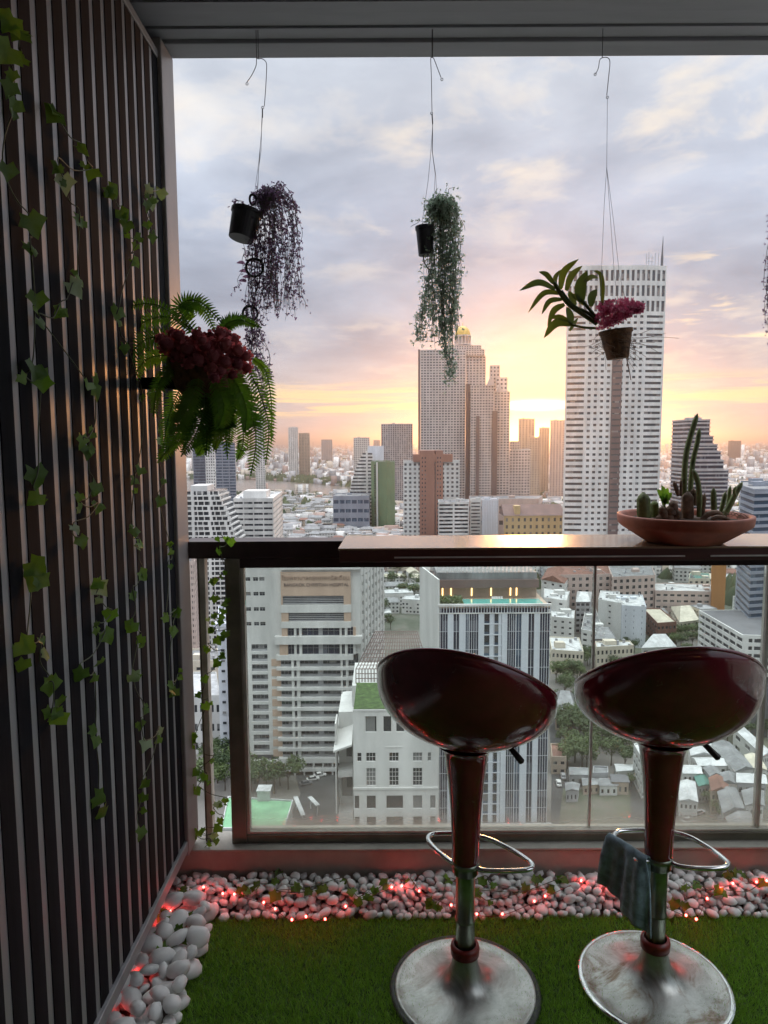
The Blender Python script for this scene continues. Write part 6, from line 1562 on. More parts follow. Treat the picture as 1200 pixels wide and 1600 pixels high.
# small green rosette of leaves
def leafblade(P, w, fold=.15, n=8, up=Vector((0, 0, 1))):
    """tapering blade along a path; returns verts and faces with a folded midrib"""
    S = smooth_path(P, max(2, n // max(1, len(P) - 1))); V = []; Fs = []; m = len(S)
    for i, p in enumerate(S):
        t = i / (m - 1); d = (S[min(i + 1, m - 1)] - S[max(i - 1, 0)]).normalized(); s_ = d.cross(up)
        s_ = s_.normalized() if s_.length > 1e-3 else Vector((1, 0, 0)); nn = s_.cross(d).normalized()
        ww = w * .5 * (math.sin(math.pi * min(1, (t * .93 + .10))) ** .65) * (1 if t < .98 else .1)
        V += [p + s_ * ww + nn * ww * fold, p, p - s_ * ww + nn * ww * fold]
    for i in range(m - 1):
        a = i * 3; Fs += [(a, a + 1, a + 4, a + 3), (a + 1, a + 2, a + 5, a + 4)]
    return V, Fs
for (x, y, dy) in ((1026, 765, 0), (1035, 759, .02), (1043, 762, 0), (1050, 771, .02), (1040, 772, -.02), (1030, 778, 0), (1047, 782, -.01), (1036, 790, 0), (1044, 788, .01)):
    b = MB(O); c_ = bp(1038, 786, .01); e_ = bp(x, y, dy); V, Fs = leafblade([c_, c_.lerp(e_, .6) + Vector((0, 0, .006)), e_], .016, .3, 6, Vector((0, -1, .3))); b.add(V, Fs); b.build('succulent_leaf', M['fernl'] if 'fernl' in M else M['leaf'], bw_, smooth=True)
ribcol([bp(1038, 806, .01), bp(1038, 785, .01)], 2.5 * PX, 'succulent_stem', 'cactus', 6)

# ================================================================ IVY ON THE SLATS
def ivy_mesh(seed):
    rr = random.Random(seed)
    ang = [-90, -52, -22, 8, 38, 64, 90, 116, 142, 172, 202, 232]; rad = [.25, .80, .62, .95, .68, .80, 1.12, .80, .68, .95, .62, .80]
    V = [Vector((0, 0, 0))]; cu = rr.uniform(.02, .42); fo = rr.uniform(-.1, .45)
    for a, r_ in zip(ang, rad):
        r_ *= rr.uniform(.9, 1.1); x, y = r_ * math.cos(R(a)), r_ * math.sin(R(a)) ; V.append(Vector((x, y - .12, -cu * (x * x + y * y) + rr.uniform(-.08, .08) + fo * abs(x))))
    Fs = [(0, 1 + k, 1 + (k + 1) % 12) for k in range(12)]
    b = MB(); b.add(V, Fs); return b
IVM = {k: [ivy_mesh(i + 11 * j).mesh('leaf', M[mm], True) for i in range(9)] for j, (k, mm) in enumerate((('g', 'leaf'), ('p', 'leafpale')))}
def facing(n, spin):
    n = Vector(n).normalized(); q_ = n.to_track_quat('Z', 'Y'); return (q_.to_matrix() @ Matrix.Rotation(spin, 3, 'Z')).to_euler()
def ivy(leaves, place, label, size=.021, group='ivy garlands', plane=None, pale=(), nrm=(1, -.7, .15), stemrun=None):
    """a garland: stem through its leaf points; leaves hang at their photographed spots on the given surface"""
    pts = [place(x, y) for x, y in leaves]
    rt = empty('ivy_garland', pts[0], label, 'ivy', group); O = pts[0]
    S = sorted(pts, key=lambda p: -p.z) if stemrun is None else pts
    sp = []
    for i, p in enumerate(S):
        sp.append(p + Vector((rnd.uniform(0, .01), rnd.uniform(-.006, .006), rnd.uniform(.005, .02))))
        if i < len(S) - 1: sp.append(p.lerp(S[i + 1], .5) + Vector((rnd.uniform(-.004, .012), rnd.uniform(-.012, .012), 0)))
    b = MB(O); b.tube(smooth_path(sp, 4), .0013, 5); b.build('stem', M['stem'], rt, smooth=True)
    for i, p in enumerate(pts):
        n = Vector(nrm) + Vector((rnd.uniform(-.5, .5), rnd.uniform(-.6, .6), rnd.uniform(-.5, .5)))
        if rnd.random() < .6:
            p2 = p + Vector((rnd.uniform(0, .006), rnd.uniform(-.022, .022), rnd.uniform(-.035, .03))) if abs(nrm[0]) > .5 else p + Vector((rnd.uniform(-.018, .018), rnd.uniform(-.008, 0), rnd.uniform(-.02, .02) if nrm[2] < .5 else 0))
            link('leaf', rnd.choice(IVM['g']), rt, p2 - O + Vector(nrm).normalized() * rnd.uniform(.004, .012), facing(n + Vector((rnd.uniform(-.6, .6), rnd.uniform(-.6, .6), rnd.uniform(-.6, .6))), R(180) + rnd.uniform(-1.3, 1.3)), size * rnd.uniform(.4, .95))
        kind = 'p' if i in pale else 'g'; s_ = size * rnd.uniform(.6, 1.35)
        o = link('leaf', rnd.choice(IVM[kind]), rt, p - O + Vector(nrm).normalized() * rnd.uniform(.004, .014), facing(n, R(180) + rnd.uniform(-.9, .9)), s_)
wl_ = lambda x, y: atx(x, y, WX + .008)
ivy([(12, 35), (28, 55), (8, 85), (32, 95), (12, 140), (20, 165), (5, 270), (45, 350), (42, 388), (55, 468), (30, 592), (48, 580), (55, 742), (52, 778), (62, 600)], wl_, 'ivy garland nearest the camera, starting in the top left corner', .025)
ivy([(80, 182), (122, 236), (88, 262), (140, 270), (97, 285), (120, 345), (122, 440), (112, 450), (92, 487), (60, 505), (135, 602), (145, 612), (125, 688), (140, 680), (135, 702), (145, 762), (152, 790), (118, 795), (113, 825), (122, 845)], wl_, 'second ivy garland from the camera with its top leaf beside the third bright strip', .021, pale=(4, 7, 18))
ivy([(170, 300), (188, 335), (195, 352), (210, 385), (208, 410), (182, 487), (184, 505), (192, 545), (218, 622), (214, 735), (208, 750), (206, 830), (215, 850), (218, 898), (205, 930), (203, 978), (216, 998), (205, 1058), (222, 1102), (216, 1132), (222, 1162), (247, 1143), (221, 1222), (221, 1245), (215, 1298)], wl_, 'longest ivy garland, running down the middle of the slatted wall behind the rose basket', .020, pale=(17, 20, 21))
ivy([(228, 298), (250, 302), (235, 318), (225, 322), (228, 352), (235, 372), (236, 618), (245, 672), (248, 690), (252, 752), (247, 783), (262, 850), (265, 862), (262, 885), (274, 958), (266, 985), (256, 965), (277, 1058), (270, 1080), (262, 1070)], wl_, 'ivy garland closest to the end post of the slatted wall', .019, pale=(0, 1, 2))
ivy([(152, 918), (150, 938), (168, 960), (163, 992), (148, 985), (145, 1058), (124, 1052), (145, 1155), (152, 1246), (158, 1268)], wl_, 'short ivy garland low on the slats carrying one nearly white leaf', .021, pale=(0, 1))
ivy([(50, 885), (52, 905), (35, 1008), (62, 1000), (78, 1070), (86, 1118), (75, 1112), (70, 1060)], wl_, 'sparse ivy garland low on the slats nearest the left edge', .023)
rlp = lambda x, y: at(x, y, RY - .02)
ivy([(340, 842), (361, 846), (342, 862), (352, 895), (334, 908), (336, 935), (356, 938), (350, 955), (335, 962), (326, 968), (345, 972), (330, 985), (352, 990), (340, 1000), (322, 1012), (348, 1022), (340, 1035), (320, 1060), (310, 1085), (322, 1102), (303, 1150), (301, 1165), (332, 1188), (306, 1205), (320, 1212), (308, 1235), (340, 1255), (333, 1268), (352, 1250), (318, 1295), (312, 1300), (341, 1292), (335, 1305), (302, 1306), (328, 1318), (310, 1328), (345, 1280)],
    rlp, 'ivy garland tied down the thin baluster between the slatted wall and the railing post', .017, nrm=(.1, -1, .2), pale=(9, 26, 32))

# ================================================================ FERN AND ROSE BASKET
Yf_ = 1.93
fpn = lambda x, y, dy=0.0: at(x, y, Yf_ + dy)
c_ = fpn(325, 590)
bk = empty('rose_fern_basket', c_, 'wall basket of artificial ferns and dusty red roses on the slatted wall', 'flower basket'); O = Vector(c_)
b = MB(O); b.lathe([(0, -.07), (.05, -.065), (.085, -.03), (.10, .02), (.105, .05), (.098, .052), (.08, .02)], c_, 24); b.build('basket', M['potb'], bk, smooth=True)
b = MB(O); pw_ = atx(252, 612, WX + .004); b.box(WX + .004, c_.y - .02, c_.z - .03, c_.x - .03, c_.y + .02, c_.z + .0); b.build('wall_bracket', M['board'], bk, bevel=.002)
def frond(P, width, nm='frond', mt='fern', n=33, droop=.35):
    S = smooth_path([fpn(*p) for p in P], max(6, n // (len(P) - 1))); b = MB(O); b.tube(S, [.0016] * (len(S) - 1) + [.0005], 4); m = len(S)
    for i in range(1, m):
        t = i / (m - 1); d = (S[min(i + 1, m - 1)] - S[i - 1]).normalized(); side = d.cross(Vector((0, -1, .25))).normalized(); up = side.cross(d)
        L = width * (math.sin(math.pi * (t * .80 + .16)) ** .8) * rnd.uniform(.9, 1.08)
        if t > .96: L *= .45
        for s_ in (-1, 1):
            q_ = S[i]; e = (side * s_ + d * .30 + Vector((rnd.uniform(-.05, .05), rnd.uniform(-.25, .15), -droop * rnd.uniform(.3, .8)))).normalized(); w = d * .0030
            m1 = q_ + e * L * .45 + up * .003; b.add([q_ - w * .7, m1 - w, q_ + e * L, m1 + w, q_ + w * .7], [(0, 1, 2, 3, 4)])
    return b.build(nm, M[mt], bk)
W_ = .034
for P, w in (([(300, 540, 0), (255, 525, -.03), (215, 540, -.05), (192, 590, -.06)], W_ * 1.15), ([(300, 520, 0), (262, 495, .02), (222, 505, .02), (200, 530, .02)], W_ * .9),
             ([(300, 515, 0), (250, 478, -.04), (205, 478, -.04), (176, 500, -.04)], W_ * .6), ([(305, 520, 0), (280, 480, 0), (310, 470, 0), (348, 505, 0)], W_ * .95), ([(300, 500, .03), (290, 478, .03), (315, 480, .03), (338, 520, .03)], W_ * .9),
             ([(345, 530, 0), (352, 508, 0), (375, 500, 0), (408, 512, 0)], W_ * .8),
             ([(305, 590, -.05), (290, 640, -.06), (270, 690, -.06), (247, 722, -.06)], W_ * 1.1), ([(320, 590, -.06), (318, 640, -.07), (305, 680, -.07), (284, 712, -.07)], W_ * 1.1),
             ([(345, 590, -.05), (350, 630, -.06), (345, 670, -.06), (334, 704, -.06)], W_), ([(370, 580, -.04), (392, 640, -.05), (400, 690, -.05), (392, 742, -.05)], W_ * 1.1),
             ([(385, 570, 0), (408, 620, 0), (420, 670, 0), (415, 725, 0)], W_ * .9), ([(395, 560, .03), (415, 580, .03), (424, 630, .03), (424, 690, .03)], W_ * .6),
             ([(300, 580, .05), (275, 620, .05), (262, 660, .05), (255, 700, .05)], W_), ([(325, 590, .04), (335, 640, .04), (320, 690, .04), (308, 712, .04)], W_), ([(360, 585, .05), (375, 640, .05), (380, 690, .05), (370, 720, .05)], W_ * .9),
             ([(310, 590, -.09), (300, 620, -.12), (285, 650, -.12), (265, 680, -.12)], W_ * 1.2), ([(335, 590, -.09), (345, 615, -.12), (350, 640, -.12), (340, 670, -.12)], W_ * 1.2), ([(360, 585, -.08), (375, 610, -.11), (385, 640, -.11), (383, 675, -.11)], W_ * 1.1),
             ([(290, 560, -.04), (262, 580, -.06), (245, 610, -.07), (240, 650, -.07)], W_ * .9), ([(300, 560, .0), (260, 555, -.02), (225, 565, -.03), (200, 610, -.03)], W_ * 1.0),
             ([(330, 600, -.02), (300, 650, -.02), (285, 680, -.02), (262, 706, -.02)], W_), ([(355, 590, .0), (330, 650, .0), (320, 680, .0), (300, 700, .0)], W_)):
    frond(P, w)
for k in range(12):
    x0 = rnd.uniform(295, 385); xe = x0 + rnd.uniform(-45, 35); frond([(x0, 585, -.02), (x0 + (xe - x0) * .4, 620, -.05), ((x0 + xe) / 2 + (xe - x0) * .3, 660, -.05), (xe, rnd.uniform(670, 725), rnd.uniform(-.08, .02))], W_ * rnd.uniform(.85, 1.15))
# curled tendrils
for (x, y, r_) in ((379, 697, 11), (386, 672, 9)):
    b = MB(O); c2 = fpn(x, y, -.02); rr_ = r_ * .0017; b.tube([c2 + Vector((math.cos(a) * rr_ * (1 - a / 14), .004 * a, math.sin(a) * rr_ * (1 - a / 14))) for a in [k * .4 + 1.2 for k in range(13)]], .0022, 6); b.build('tendril', M['fern'], bk, smooth=True)
# roses: layered cupped petals
def rose_mesh(seed, mt):
    rr = random.Random(seed); b = MB(); k = 0
    for ring_, (n, r_, tilt, hh) in enumerate(((3, .28, .15, .75), (4, .5, .30, .74), (5, .74, .55, .66), (6, .95, .9, .52))):
        for j in range(n):
            a = j / n * 6.283 + ring_ * .7 + rr.uniform(-.15, .15); ca, sa = math.cos(a), math.sin(a); V = []; w = 3.6 * r_ / n * 1.15
            for v_ in range(4):
                tv = v_ / 3; rad = r_ * (.35 + .65 * math.sin(tv * 1.5)) + tilt * .22 * tv ** 3; z = -.5 + hh * 1.6 * tv - tilt * .25 * tv ** 3
                for u_ in range(4):
                    tu = (u_ / 3 - .5) * 2; aa = a + tu * w * .55 / r_ * (1 - .35 * tv ** 3); V.append(Vector((math.cos(aa) * rad * (1 - .06 * abs(tu)), math.sin(aa) * rad * (1 - .06 * abs(tu)), z - .12 * tu * tu * tv)))
            Fs = [(v_ * 4 + u_, v_ * 4 + u_ + 1, v_ * 4 + u_ + 5, v_ * 4 + u_ + 4) for v_ in range(3) for u_ in range(3)]; b.add(V, Fs)
    b.lathe([(0, -.75), (.5, -.6), (.78, -.2), (.74, .2), (.5, .45), (.3, .5), (.15, .55), (0, .5)], (0, 0, 0), 12)
    return b.mesh('rose', M[mt], True)
RM = [rose_mesh(i, 'rose') for i in range(4)]
for (x, y, r_, dy) in ((262, 538, 14, -.08), (280, 525, 12, -.07), (292, 545, 13, -.09), (308, 524, 12, -.08), (320, 540, 12, -.10), (316, 532, 9, -.12), (345, 520, 12, -.07), (352, 538, 13, -.09), (333, 555, 12, -.11), (372, 548, 12, -.08), (384, 556, 11, -.07), (371, 568, 11, -.09), (363, 585, 9, -.08), (386, 575, 10, -.06), (352, 565, 12, -.10), (310, 562, 12, -.11), (295, 568, 11, -.10), (336, 590, 9, -.12), (275, 555, 12, -.08), (330, 575, 11, -.11), (356, 525, 10, -.06), (346, 578, 10, -.1), (270, 522, 10, -.05), (298, 538, 13, -.06), (328, 528, 12, -.05), (336, 538, 12, -.07), (344, 545, 12, -.08), (362, 540, 12, -.05), (304, 552, 12, -.08), (318, 558, 12, -.08), (325, 568, 12, -.08), (360, 558, 12, -.07), (376, 562, 11, -.05), (285, 538, 12, -.06), (310, 540, 11, -.05), (342, 562, 11, -.07), (366, 530, 10, -.05), (252, 530, 10, -.07), (256, 545, 9, -.07)):
    p = fpn(x, y, dy - .05); link('rose', rnd.choice(RM), bk, p - O, facing((rnd.uniform(-.5, .5), -1, rnd.uniform(-.1, .7)), rnd.uniform(0, 6)), r_ * .00165)

# ================================================================ HANGING POTS
YH = 2.17
hp = lambda x, y, dy=0.0: at(x, y, YH + dy)
def hook(root, O, pts, loop=None, r=.0011):
    b = MB(O); b.tube(smooth_path([hp(*p) for p in pts], 5), r, 6)
    if loop:
        c2 = hp(*loop); b.tube([c2 + Vector((math.cos(a) * .0035, 0, math.sin(a) * .0035)) for a in [k * .6 for k in range(11)]], r * .9, 5)
    top = max((hp(*p) for p in pts), key=lambda v: v.z); b.tube([top, Vector((top.x, top.y, 2.694))], r * 1.1, 6)
    b.build('hook_wire', M['wire'], root, smooth=True)
def wires(root, O, runs, r=.0006, nm='hanger_wire'):
    for run in runs:
        b = MB(O); b.tube([hp(*p) for p in run], r, 5); b.build(nm, M['wire'], root)
def pot(root, O, top, rtop, rbot, h, tilt, mt='blackpl'):
    Mx = Matrix.Translation(top) @ tilt.to_4x4(); b = MB(O); b.M = Mx
    b.lathe([(0, -h), (rbot, -h), (rbot * 1.01, -h * .97), (rtop * .97, -h * .12), (rtop * 1.04, -h * .11), (rtop * 1.05, 0), (rtop * .98, 0), (rtop * .95, -h * .15), (0, -h * .16)], (0, 0, 0), 28)
    return b.build('pot', M[mt], root, smooth=False)
def trailing(root, O, strands, mt, nleaf, lsz, spread=.010, seed=1):
    """thin drooping strands, each carrying many tiny star-like leaf tufts on hair-thin stalks"""
    rr = random.Random(seed); st = MB(O); lf = MB(O)
    for S in strands:
        P = [hp(x + rr.uniform(-3, 3), y, dy) + Vector((rr.uniform(-.006, .006), rr.uniform(-.014, .014), 0)) for x, y, dy in S]; P = smooth_path(P, 7); m = len(P)
        ph = rr.uniform(0, 6); P = [p + Vector((.0035 * math.sin(k * .9 + ph), 0, 0)) for k, p in enumerate(P)]
        st.tube(P, [.0007] * (m - 1) + [.0003], 4)
        for k in range(int(nleaf * sum((P[i + 1] - P[i]).length for i in range(m - 1)) * 100)):
            i = rr.randrange(1, m - 1); p = P[i].lerp(P[i + 1], rr.random()); d = Vector((rr.gauss(0, 1), rr.gauss(0, 1), rr.gauss(-.35, .7))).normalized() * spread * rr.uniform(.3, 1.5); e = p + d
            s1 = d.orthogonal().normalized() * .00025; st.add([p - s1, p + s1, e], [(0, 1, 2)])
            for _ in range(5):
                v = Vector((rr.gauss(0, 1), rr.gauss(0, 1), rr.gauss(0, 1))).normalized(); w = v.cross(d).normalized() * lsz * .30; L = v * lsz * rr.uniform(.65, 1.0)
                lf.add([e, e + L * .5 + w, e + L, e + L * .5 - w], [(0, 1, 2, 3)])
    a = st.build('stems', M['stem'], root); a['kind'] = 'stuff'; a = lf.build('leaf_tufts', M[mt], root); a['kind'] = 'stuff'
r1 = random.Random(12)
def bush(x0, x1, ytop, spreadx, yend, n, sag, dy=.04, r=r1):
    out = []
    for _ in range(n):
        t = r.random(); x = x0 + (x1 - x0) * r.random(); xe = spreadx[0] + (spreadx[1] - spreadx[0]) * t; ye = yend(t) + r.uniform(-28, 14); yt = ytop + r.uniform(-6, 18); d0, d1 = r.uniform(-dy, dy), r.uniform(-dy, dy)
        out.append([(x, yt + 22, d0 * .3), ((x + xe) / 2 + (xe - x) * .15, yt + r.uniform(-6, 6), d0), (xe + r.uniform(-2, 2), yt + sag + r.uniform(0, 20), d1), (xe + r.uniform(-6, 6), (yt + sag + ye) / 2, d1), (xe + r.uniform(-8, 8), ye, d1)])
    return out
# -- first pot from the left
t0 = hp(386, 332); h1 = empty('hanging_pot', t0, 'black pot hung askew with dark purplish string plant, left of the three over the railing', 'hanging pot', 'pots hung from the ceiling edge'); O = Vector(t0)
hook(h1, O, [(404, 92, 0), (401, 92, 0), (400, 103, 0), (393, 118, 0), (386, 128, 0)], (386, 131, 0)); hook(h1, O, [(404, 92, 0), (410, 92, 0), (416, 98, 0), (416.5, 110, 0), (415, 140, 0), (413, 166, 0)], (410.5, 168, 0))
wires(h1, O, [[(410, 170, 0), (409, 185, 0)], [(410, 185, 0), (408, 215, 0), (404, 255, -.01), (398, 300, -.03)], [(410, 185, 0), (407, 225, 0), (405, 255, 0), (401, 310, .02)], [(409, 185, 0), (408, 235, 0), (404, 265, .01), (402, 320, .03)]])
b = MB(O); b.tube([hp(410, 170), hp(410, 184)], .0019, 6); b.build('wire_twist', M['wire'], h1)
pot(h1, O, hp(386, 330), .044, .037, .085, Matrix.Rotation(R(12), 3, 'Y') @ Matrix.Rotation(R(-8), 3, 'X'))
for (x, y, r_, rot) in ((395, 312, 9, .5), (398, 418, 15, 0), (391, 490, 13, 0)):
    b = MB(O); c2 = hp(x, y, -.02); rr_ = r_ * .0018
    for dd in (0, .0025): b.tube([c2 + Vector((math.cos(a) * (rr_ - dd) * (.62 if rot else 1), math.sin(a * 2) * .003 + dd, math.sin(a) * (rr_ - dd))) for a in [k * 6.283 / 18 for k in range(19)]], .0024, 6)
    b.build('plastic_ring', M['blackpl'], h1, smooth=True)
trailing(h1, O, bush(396, 420, 296, (398, 468), lambda t: 470 + 20 * math.sin(t * 2.6), 58, 40) + [[(405, 310, 0), (440, 300, 0), (462, 330, 0), (466, 400, 0), (472, 450, 0), (480, 482, 0)], [(405, 305, 0), (450, 310, 0), (465, 320, 0), (470, 330, 0)]], 'trailp', 0.69, .0080, .013, 5)
trailing(h1, O, [[(400 + r1.uniform(-8, 8), 330, r1.uniform(-.02, .02)), (400 + r1.uniform(-14, 10), 420, 0), (396 + r1.uniform(-14, 12), 500, r1.uniform(-.03, .03)), (405 + r1.uniform(-14, 16), 560, 0), (412 + r1.uniform(-16, 14), 590 + r1.uniform(0, 90), 0)] for _ in range(17)] + [[(385, 325, 0), (375, 312, 0), (366, 318, 0), (362, 326, 0)], [(385, 325, 0), (370, 310, 0), (372, 322, 0)], [(378, 380, 0), (380, 410, 0), (378, 440, 0), (366, 452, 0)]], 'trailp', 0.75, .0080, .014, 6)
for (x, y) in ((374, 410), (378, 423), (377, 438), (383, 432)): 
    V, Fs = leafblade([hp(x + 8, y + 2), hp(x + 3, y), hp(x - 5, y + 1)], .011, .2, 6, Vector((0, -1, .2))); b = MB(O); b.add(V, Fs); b.build('leaf', M['trailp'], h1, smooth=True)
# -- second
t0 = hp(662, 353); h2 = empty('hanging_pot', t0, 'black pot with long pale green string plant hanging in front of the domed tower', 'hanging pot', 'pots hung from the ceiling edge'); O = Vector(t0)
hook(h2, O, [(676, 90, 0), (678, 92, 0), (683, 105, 0), (689, 121, 0)], (690.5, 124, 0)); hook(h2, O, [(675, 90, 0), (673, 92, 0), (674, 120, 0), (675, 174, 0)], (674.5, 177, 0))
wires(h2, O, [[(675, 178, 0), (676, 200, 0)], [(676, 195, 0), (673, 240, 0), (669, 282, -.01), (660, 345, -.03)], [(676, 195, 0), (676, 240, 0), (681, 275, 0), (682, 300, 0), (670, 350, .03)], [(676, 195, 0), (675, 235, 0), (680, 272, .01), (676, 350, .04)]])
b = MB(O); b.tube([hp(675, 178), hp(676, 194)], .0019, 6); b.build('wire_twist', M['wire'], h2)
pot(h2, O, hp(664, 354), .028, .022, .083, Matrix.Rotation(R(-2), 3, 'Y'))
b = MB(O); b.tube(smooth_path([hp(661, 396), hp(663, 410), hp(670, 420), hp(678, 422)], 5), .002, 6); b.build('plastic_ring', M['blackpl'], h2)
trailing(h2, O, bush(664, 700, 312, (668, 716), lambda t: 500 + 40 * math.sin(t * 3.1), 56, 36), 'trailg', 0.94, .0080, .014, 8)
trailing(h2, O, [[(690 + r1.uniform(-8, 8), 330, 0), (695 + r1.uniform(-8, 8), 430, 0), (700 + r1.uniform(-12, 10), 520, 0), (706 + r1.uniform(-10, 9), 560 + r1.uniform(0, 48), 0)] for _ in range(12)] + [[(672, 420, 0), (662, 470, 0), (655 + r1.uniform(-3, 8), 505, 0), (652 + r1.uniform(-3, 10), 535, 0)] for _ in range(9)] + [[(668, 352, 0), (655, 345, 0), (644, 353, 0)], [(690, 320, 0), (700, 300, 0), (712, 292, 0)], [(690, 330, 0), (715, 330, 0), (728, 360, 0)]], 'trailg', 0.81, .0080, .014, 9)
# -- orchid
t0 = hp(962, 515); h3 = empty('hanging_orchid', t0, 'orchid with broad leaves, magenta flowers and loose roots in a brown hanging pot', 'hanging pot', 'pots hung from the ceiling edge'); O = Vector(t0)
hook(h3, O, [(941, 90, 0), (937, 94, 0), (935, 106, 0), (932, 113, 0), (930, 115, 0)], (930, 116, 0)); hook(h3, O, [(941, 90, 0), (949, 90, 0), (953, 97, 0), (951, 120, 0), (948, 149, 0)], (949, 152, 0))
wires(h3, O, [[(949, 154, 0), (948, 262, 0)], [(948, 262, 0), (944, 320, 0), (940, 420, -.02), (938, 505, -.03)], [(948, 262, 0), (953, 330, 0), (960, 430, .02), (970, 505, .02)], [(948, 262, 0), (958, 340, 0), (968, 430, -.02), (985, 500, -.03)]])
pot(h3, O, hp(962, 516), .048, .032, .085, Matrix.Rotation(R(-6), 3, 'Y'), 'potb')
z_ = lambda x, y: (800 + x / 4.444, 380 + y / 4.444)
def stemc(P, r, m='orchid'): b = MB(O); b.tube(smooth_path([hp(*z_(*p)) for p in P], 5), r, 6); b.build('stem', M[m], h3, smooth=True)
stemc([(590, 560), (500, 500), (380, 410), (290, 270)], [.0065] * 16); stemc([(580, 590), (500, 585), (430, 570), (395, 560)], .004); stemc([(580, 510), (530, 450), (490, 400)], .005)
stemc([(600, 540), (520, 480), (420, 430), (340, 330)], .005)
for P, w in (([(300, 320), (180, 275), (50, 330)], 50), ([(285, 280), (240, 220), (185, 198)], 40), ([(335, 320), (360, 200), (465, 108)], 52), ([(375, 330), (410, 230), (490, 155)], 50), ([(300, 300), (300, 240), (340, 182)], 34), ([(480, 410), (475, 300), (525, 188)], 84),
             ([(345, 350), (220, 350), (110, 485)], 42), ([(350, 390), (260, 405), (205, 495)], 40), ([(365, 425), (290, 470), (245, 580)], 46), ([(415, 565), (300, 560), (220, 660)], 62), ([(405, 550), (330, 515), (262, 522)], 42), ([(410, 560), (400, 500), (378, 440)], 58),
             ([(545, 440), (555, 370), (592, 320)], 60), ([(500, 270), (550, 235), (602, 242)], 36), ([(625, 435), (628, 310), (612, 215), (560, 190)], 36), ([(440, 430), (410, 370), (395, 330)], 48), ([(500, 430), (450, 380), (400, 350)], 46), ([(400, 610), (430, 560), (460, 515)], 26)):
    dy = rnd.uniform(-.03, .03); pts = [hp(*z_(*p), dy * k / 2) for k, p in enumerate(P)]; V, Fs = leafblade(pts, w * .00042, .25, 14, Vector((rnd.uniform(-.3, .3), -1, .25))); b = MB(O); b.add(V, Fs); b.build('leaf', M['orchid'], h3, smooth=True)
fm = MB()
for k in range(6):
    a = k * 1.047; fm.add([(0, 0, 0), (math.cos(a - .45) * .6, math.sin(a - .45) * .6, .25), (math.cos(a), math.sin(a), .35), (math.cos(a + .45) * .6, math.sin(a + .45) * .6, .25)], [(0, 1, 2, 3)])
for k in range(5):
    a = k * 1.257; fm.add([(0, 0, .1), (math.cos(a - .4) * .3, math.sin(a - .4) * .3, .5), (math.cos(a) * .4, math.sin(a) * .4, .8), (math.cos(a + .4) * .3, math.sin(a + .4) * .3, .5)], [(0, 1, 2, 3)])
fm = fm.mesh('flower', M['magenta'], True)
for k in range(170):
    t = rnd.random(); zx = 600 + 300 * t; top = 430 - 40 * math.sin(t * 3.1); bot = 610 - 150 * t; zy = top + (bot - top) * rnd.random() ** .8; zx += rnd.uniform(-15, 15)
    p = hp(*z_(zx, zy), rnd.uniform(-.05, .04)); link('flower', fm, h3, p - O, facing((rnd.uniform(-1, 1), -1, rnd.uniform(-.2, 1)), rnd.uniform(0, 6)), rnd.uniform(.009, .0155))
b = MB(O); rr = random.Random(3)
for k in range(46):
    a = rr.uniform(0, 6.28); zz = rr.uniform(0, 1); p = hp(962, 522 + 34 * zz) ; rad = .047 - .014 * zz; p = p + Vector((math.cos(a) * rad, math.sin(a) * rad, 0)); P = [p]; d = Vector((math.cos(a + 1.5) * .7, math.sin(a + 1.5) * .7, rr.uniform(-.5, .3)))
    for _ in range(5): d = (d + Vector((rr.uniform(-.4, .4), rr.uniform(-.4, .4), rr.uniform(-.25, .15)))).normalized(); P.append(P[-1] + d * .013)
    b.tube(P, .0006, 4)
for (zx, zy, ex, ey) in ((820, 660, 1160, 660), (820, 670, 1070, 625), (820, 690, 1010, 712), (820, 720, 930, 790), (815, 740, 910, 820), (830, 680, 1020, 760), (810, 760, 870, 860), (600, 640, 560, 700), (830, 640, 960, 600), (820, 700, 990, 690)):
    mid = ((zx + ex) / 2 + rr.uniform(-8, 8), (zy + ey) / 2 + rr.uniform(-14, 14)); b.tube(smooth_path([hp(*z_(zx, zy)), hp(*z_(*mid), rr.uniform(-.02, .02)), hp(*z_(ex, ey))], 4), .0006, 4)
b.build('aerial_root', M['root'], h3)
b = MB(O); b.tube(smooth_path([hp(*z_(795, 780)), hp(*z_(802, 840)), hp(*z_(815, 890)), hp(*z_(825, 950))], 5), [.0016] * 10 + [.0012] * 6, 5); b.build('hanging_root', M['potb'], h3)
# -- strands of a fourth plant at the right edge
t0 = hp(1222, 350); h4 = empty('hanging_pot', t0, 'black pot just outside the right edge whose dark strands trail into view', 'hanging pot', 'pots hung from the ceiling edge'); O = Vector(t0)
hook(h4, O, [(1222, 88, 0), (1219, 92, 0), (1220, 140, 0), (1221, 180, 0)]); wires(h4, O, [[(1221, 178, 0), (1216, 345, -.02)], [(1221, 178, 0), (1230, 345, .03)]])
pot(h4, O, hp(1226, 350), .035, .028, .085, Matrix.Rotation(R(3), 3, 'Y'))
trailing(h4, O, [[(1215 + r1.uniform(-5, 12), 345, 0), (1203 + r1.uniform(-3, 18), 340, 0), (1201 + r1.uniform(-3, 14), 430, 0), (1200 + r1.uniform(-5, 14), 500 + r1.uniform(-40, 50), 0)] for _ in range(18)], 'trailp', 1.0, .006, .009, 14)

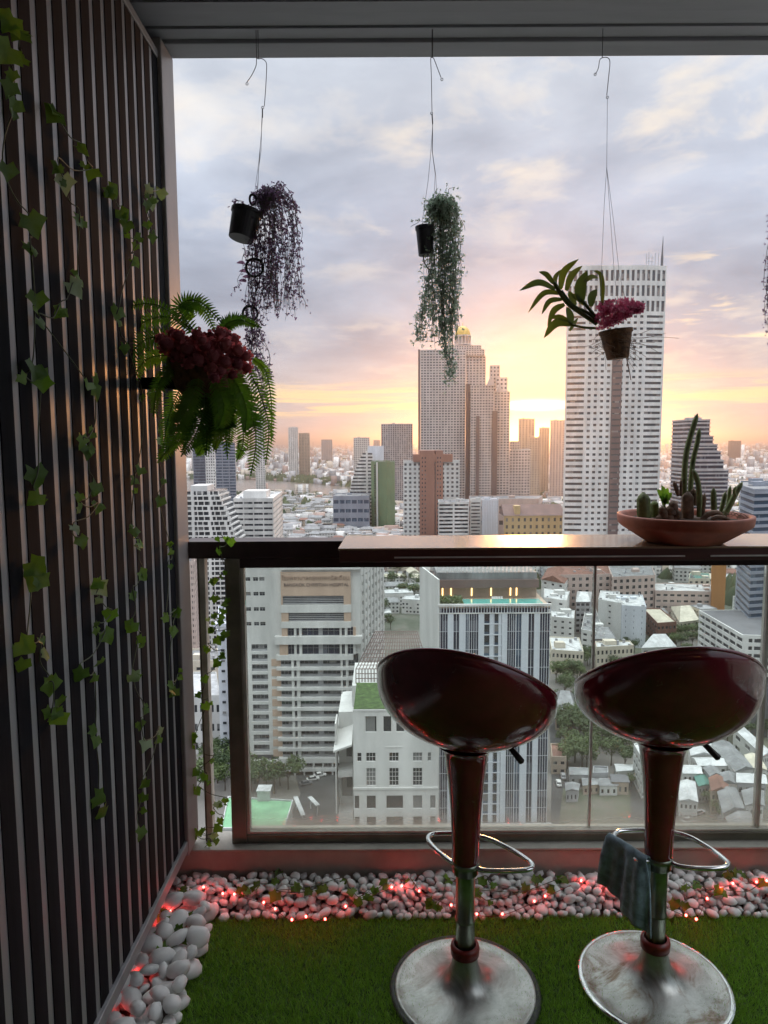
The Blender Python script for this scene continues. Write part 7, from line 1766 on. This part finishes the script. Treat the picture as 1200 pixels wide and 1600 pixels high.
# ================================================================ FAIRY LIGHTS AND IVY IN THE PEBBLES
fl_px = [(165, 1582), (190, 1560), (208, 1525), (222, 1492), (235, 1462), (248, 1440), (266, 1424), (286, 1392), (318, 1386), (348, 1396), (366, 1397), (412, 1410), (430, 1420), (456, 1437), (478, 1432), (508, 1436), (540, 1416), (612, 1386), (628, 1384), (655, 1392), (705, 1414), (745, 1428), (785, 1428), (835, 1408), (852, 1400), (908, 1376), (942, 1380), (958, 1394), (965, 1385), (1072, 1430), (1088, 1436), (1105, 1404), (1126, 1388), (1145, 1380), (1182, 1378), (1198, 1376)]
zf = .046
fp = [atz(x, y, zf + (.0 if y > 1415 or x < 300 else .016)) for x, y in fl_px]
rt = empty('fairy_light_string', fp[0], 'string of small glowing red fairy lights winding through the white pebbles', 'fairy lights'); O = Vector(fp[0])
b = MB(O); b.tube(smooth_path([p + Vector((0, 0, -.004)) for p in fp], 5), .0009, 5); b.build('cord', M['redring'], rt)
bm = MB(); bm.lathe([(0, -1), (.6, -.75), (.9, 0), (.6, .7), (0, 1)], (0, 0, 0), 8); bme = bm.mesh('bulb', M['bulb'], True)
for p in fp:
    p = Vector((p.x, min(p.y, 2.222), p.z))
    o = link('bulb', bme, rt, p - O, scale=.0042)
    l = bpy.data.lights.new('bulb_light', 'POINT'); l.energy = .0048; l.color = (1, .05, .05); l.shadow_soft_size = .005
    lo = bpy.data.objects.new('bulb_light', l); COL.objects.link(lo); lo.parent = rt; lo.location = p - O + Vector((0, -.004, .006))
gnd = lambda x, y: atz(x, y, .055)
ivy([(275, 1408), (290, 1392), (255, 1432), (262, 1440), (300, 1432), (246, 1462), (254, 1478), (278, 1452), (252, 1492), (296, 1466)], gnd, 'ivy sprig lying on the large pebbles under the slatted wall', .021, 'ivy sprigs in the pebbles', nrm=(.2, -.6, .8))
ivy([(378, 1392), (400, 1388), (432, 1378), (436, 1366), (462, 1388), (480, 1392), (505, 1390), (430, 1400), (535, 1378), (548, 1394), (572, 1402), (585, 1392), (600, 1384), (558, 1410)], gnd, 'ivy sprig on the small pebbles along the left half of the kerb', .020, 'ivy sprigs in the pebbles', nrm=(.1, -.7, .7))
ivy([(640, 1380), (672, 1412), (682, 1418), (700, 1376), (755, 1378), (770, 1384), (820, 1388), (838, 1376), (860, 1390), (745, 1396), (765, 1412), (880, 1376)], gnd, 'ivy sprig on the small pebbles between the two stools', .020, 'ivy sprigs in the pebbles', nrm=(.1, -.7, .7))
ivy([(1052, 1412), (1068, 1416), (1072, 1388), (1088, 1386), (1120, 1392), (1136, 1370), (1150, 1366), (1160, 1370), (1190, 1382), (1130, 1398)], gnd, 'ivy sprig on the small pebbles right of the rusty stool', .020, 'ivy sprigs in the pebbles', nrm=(.1, -.7, .7))
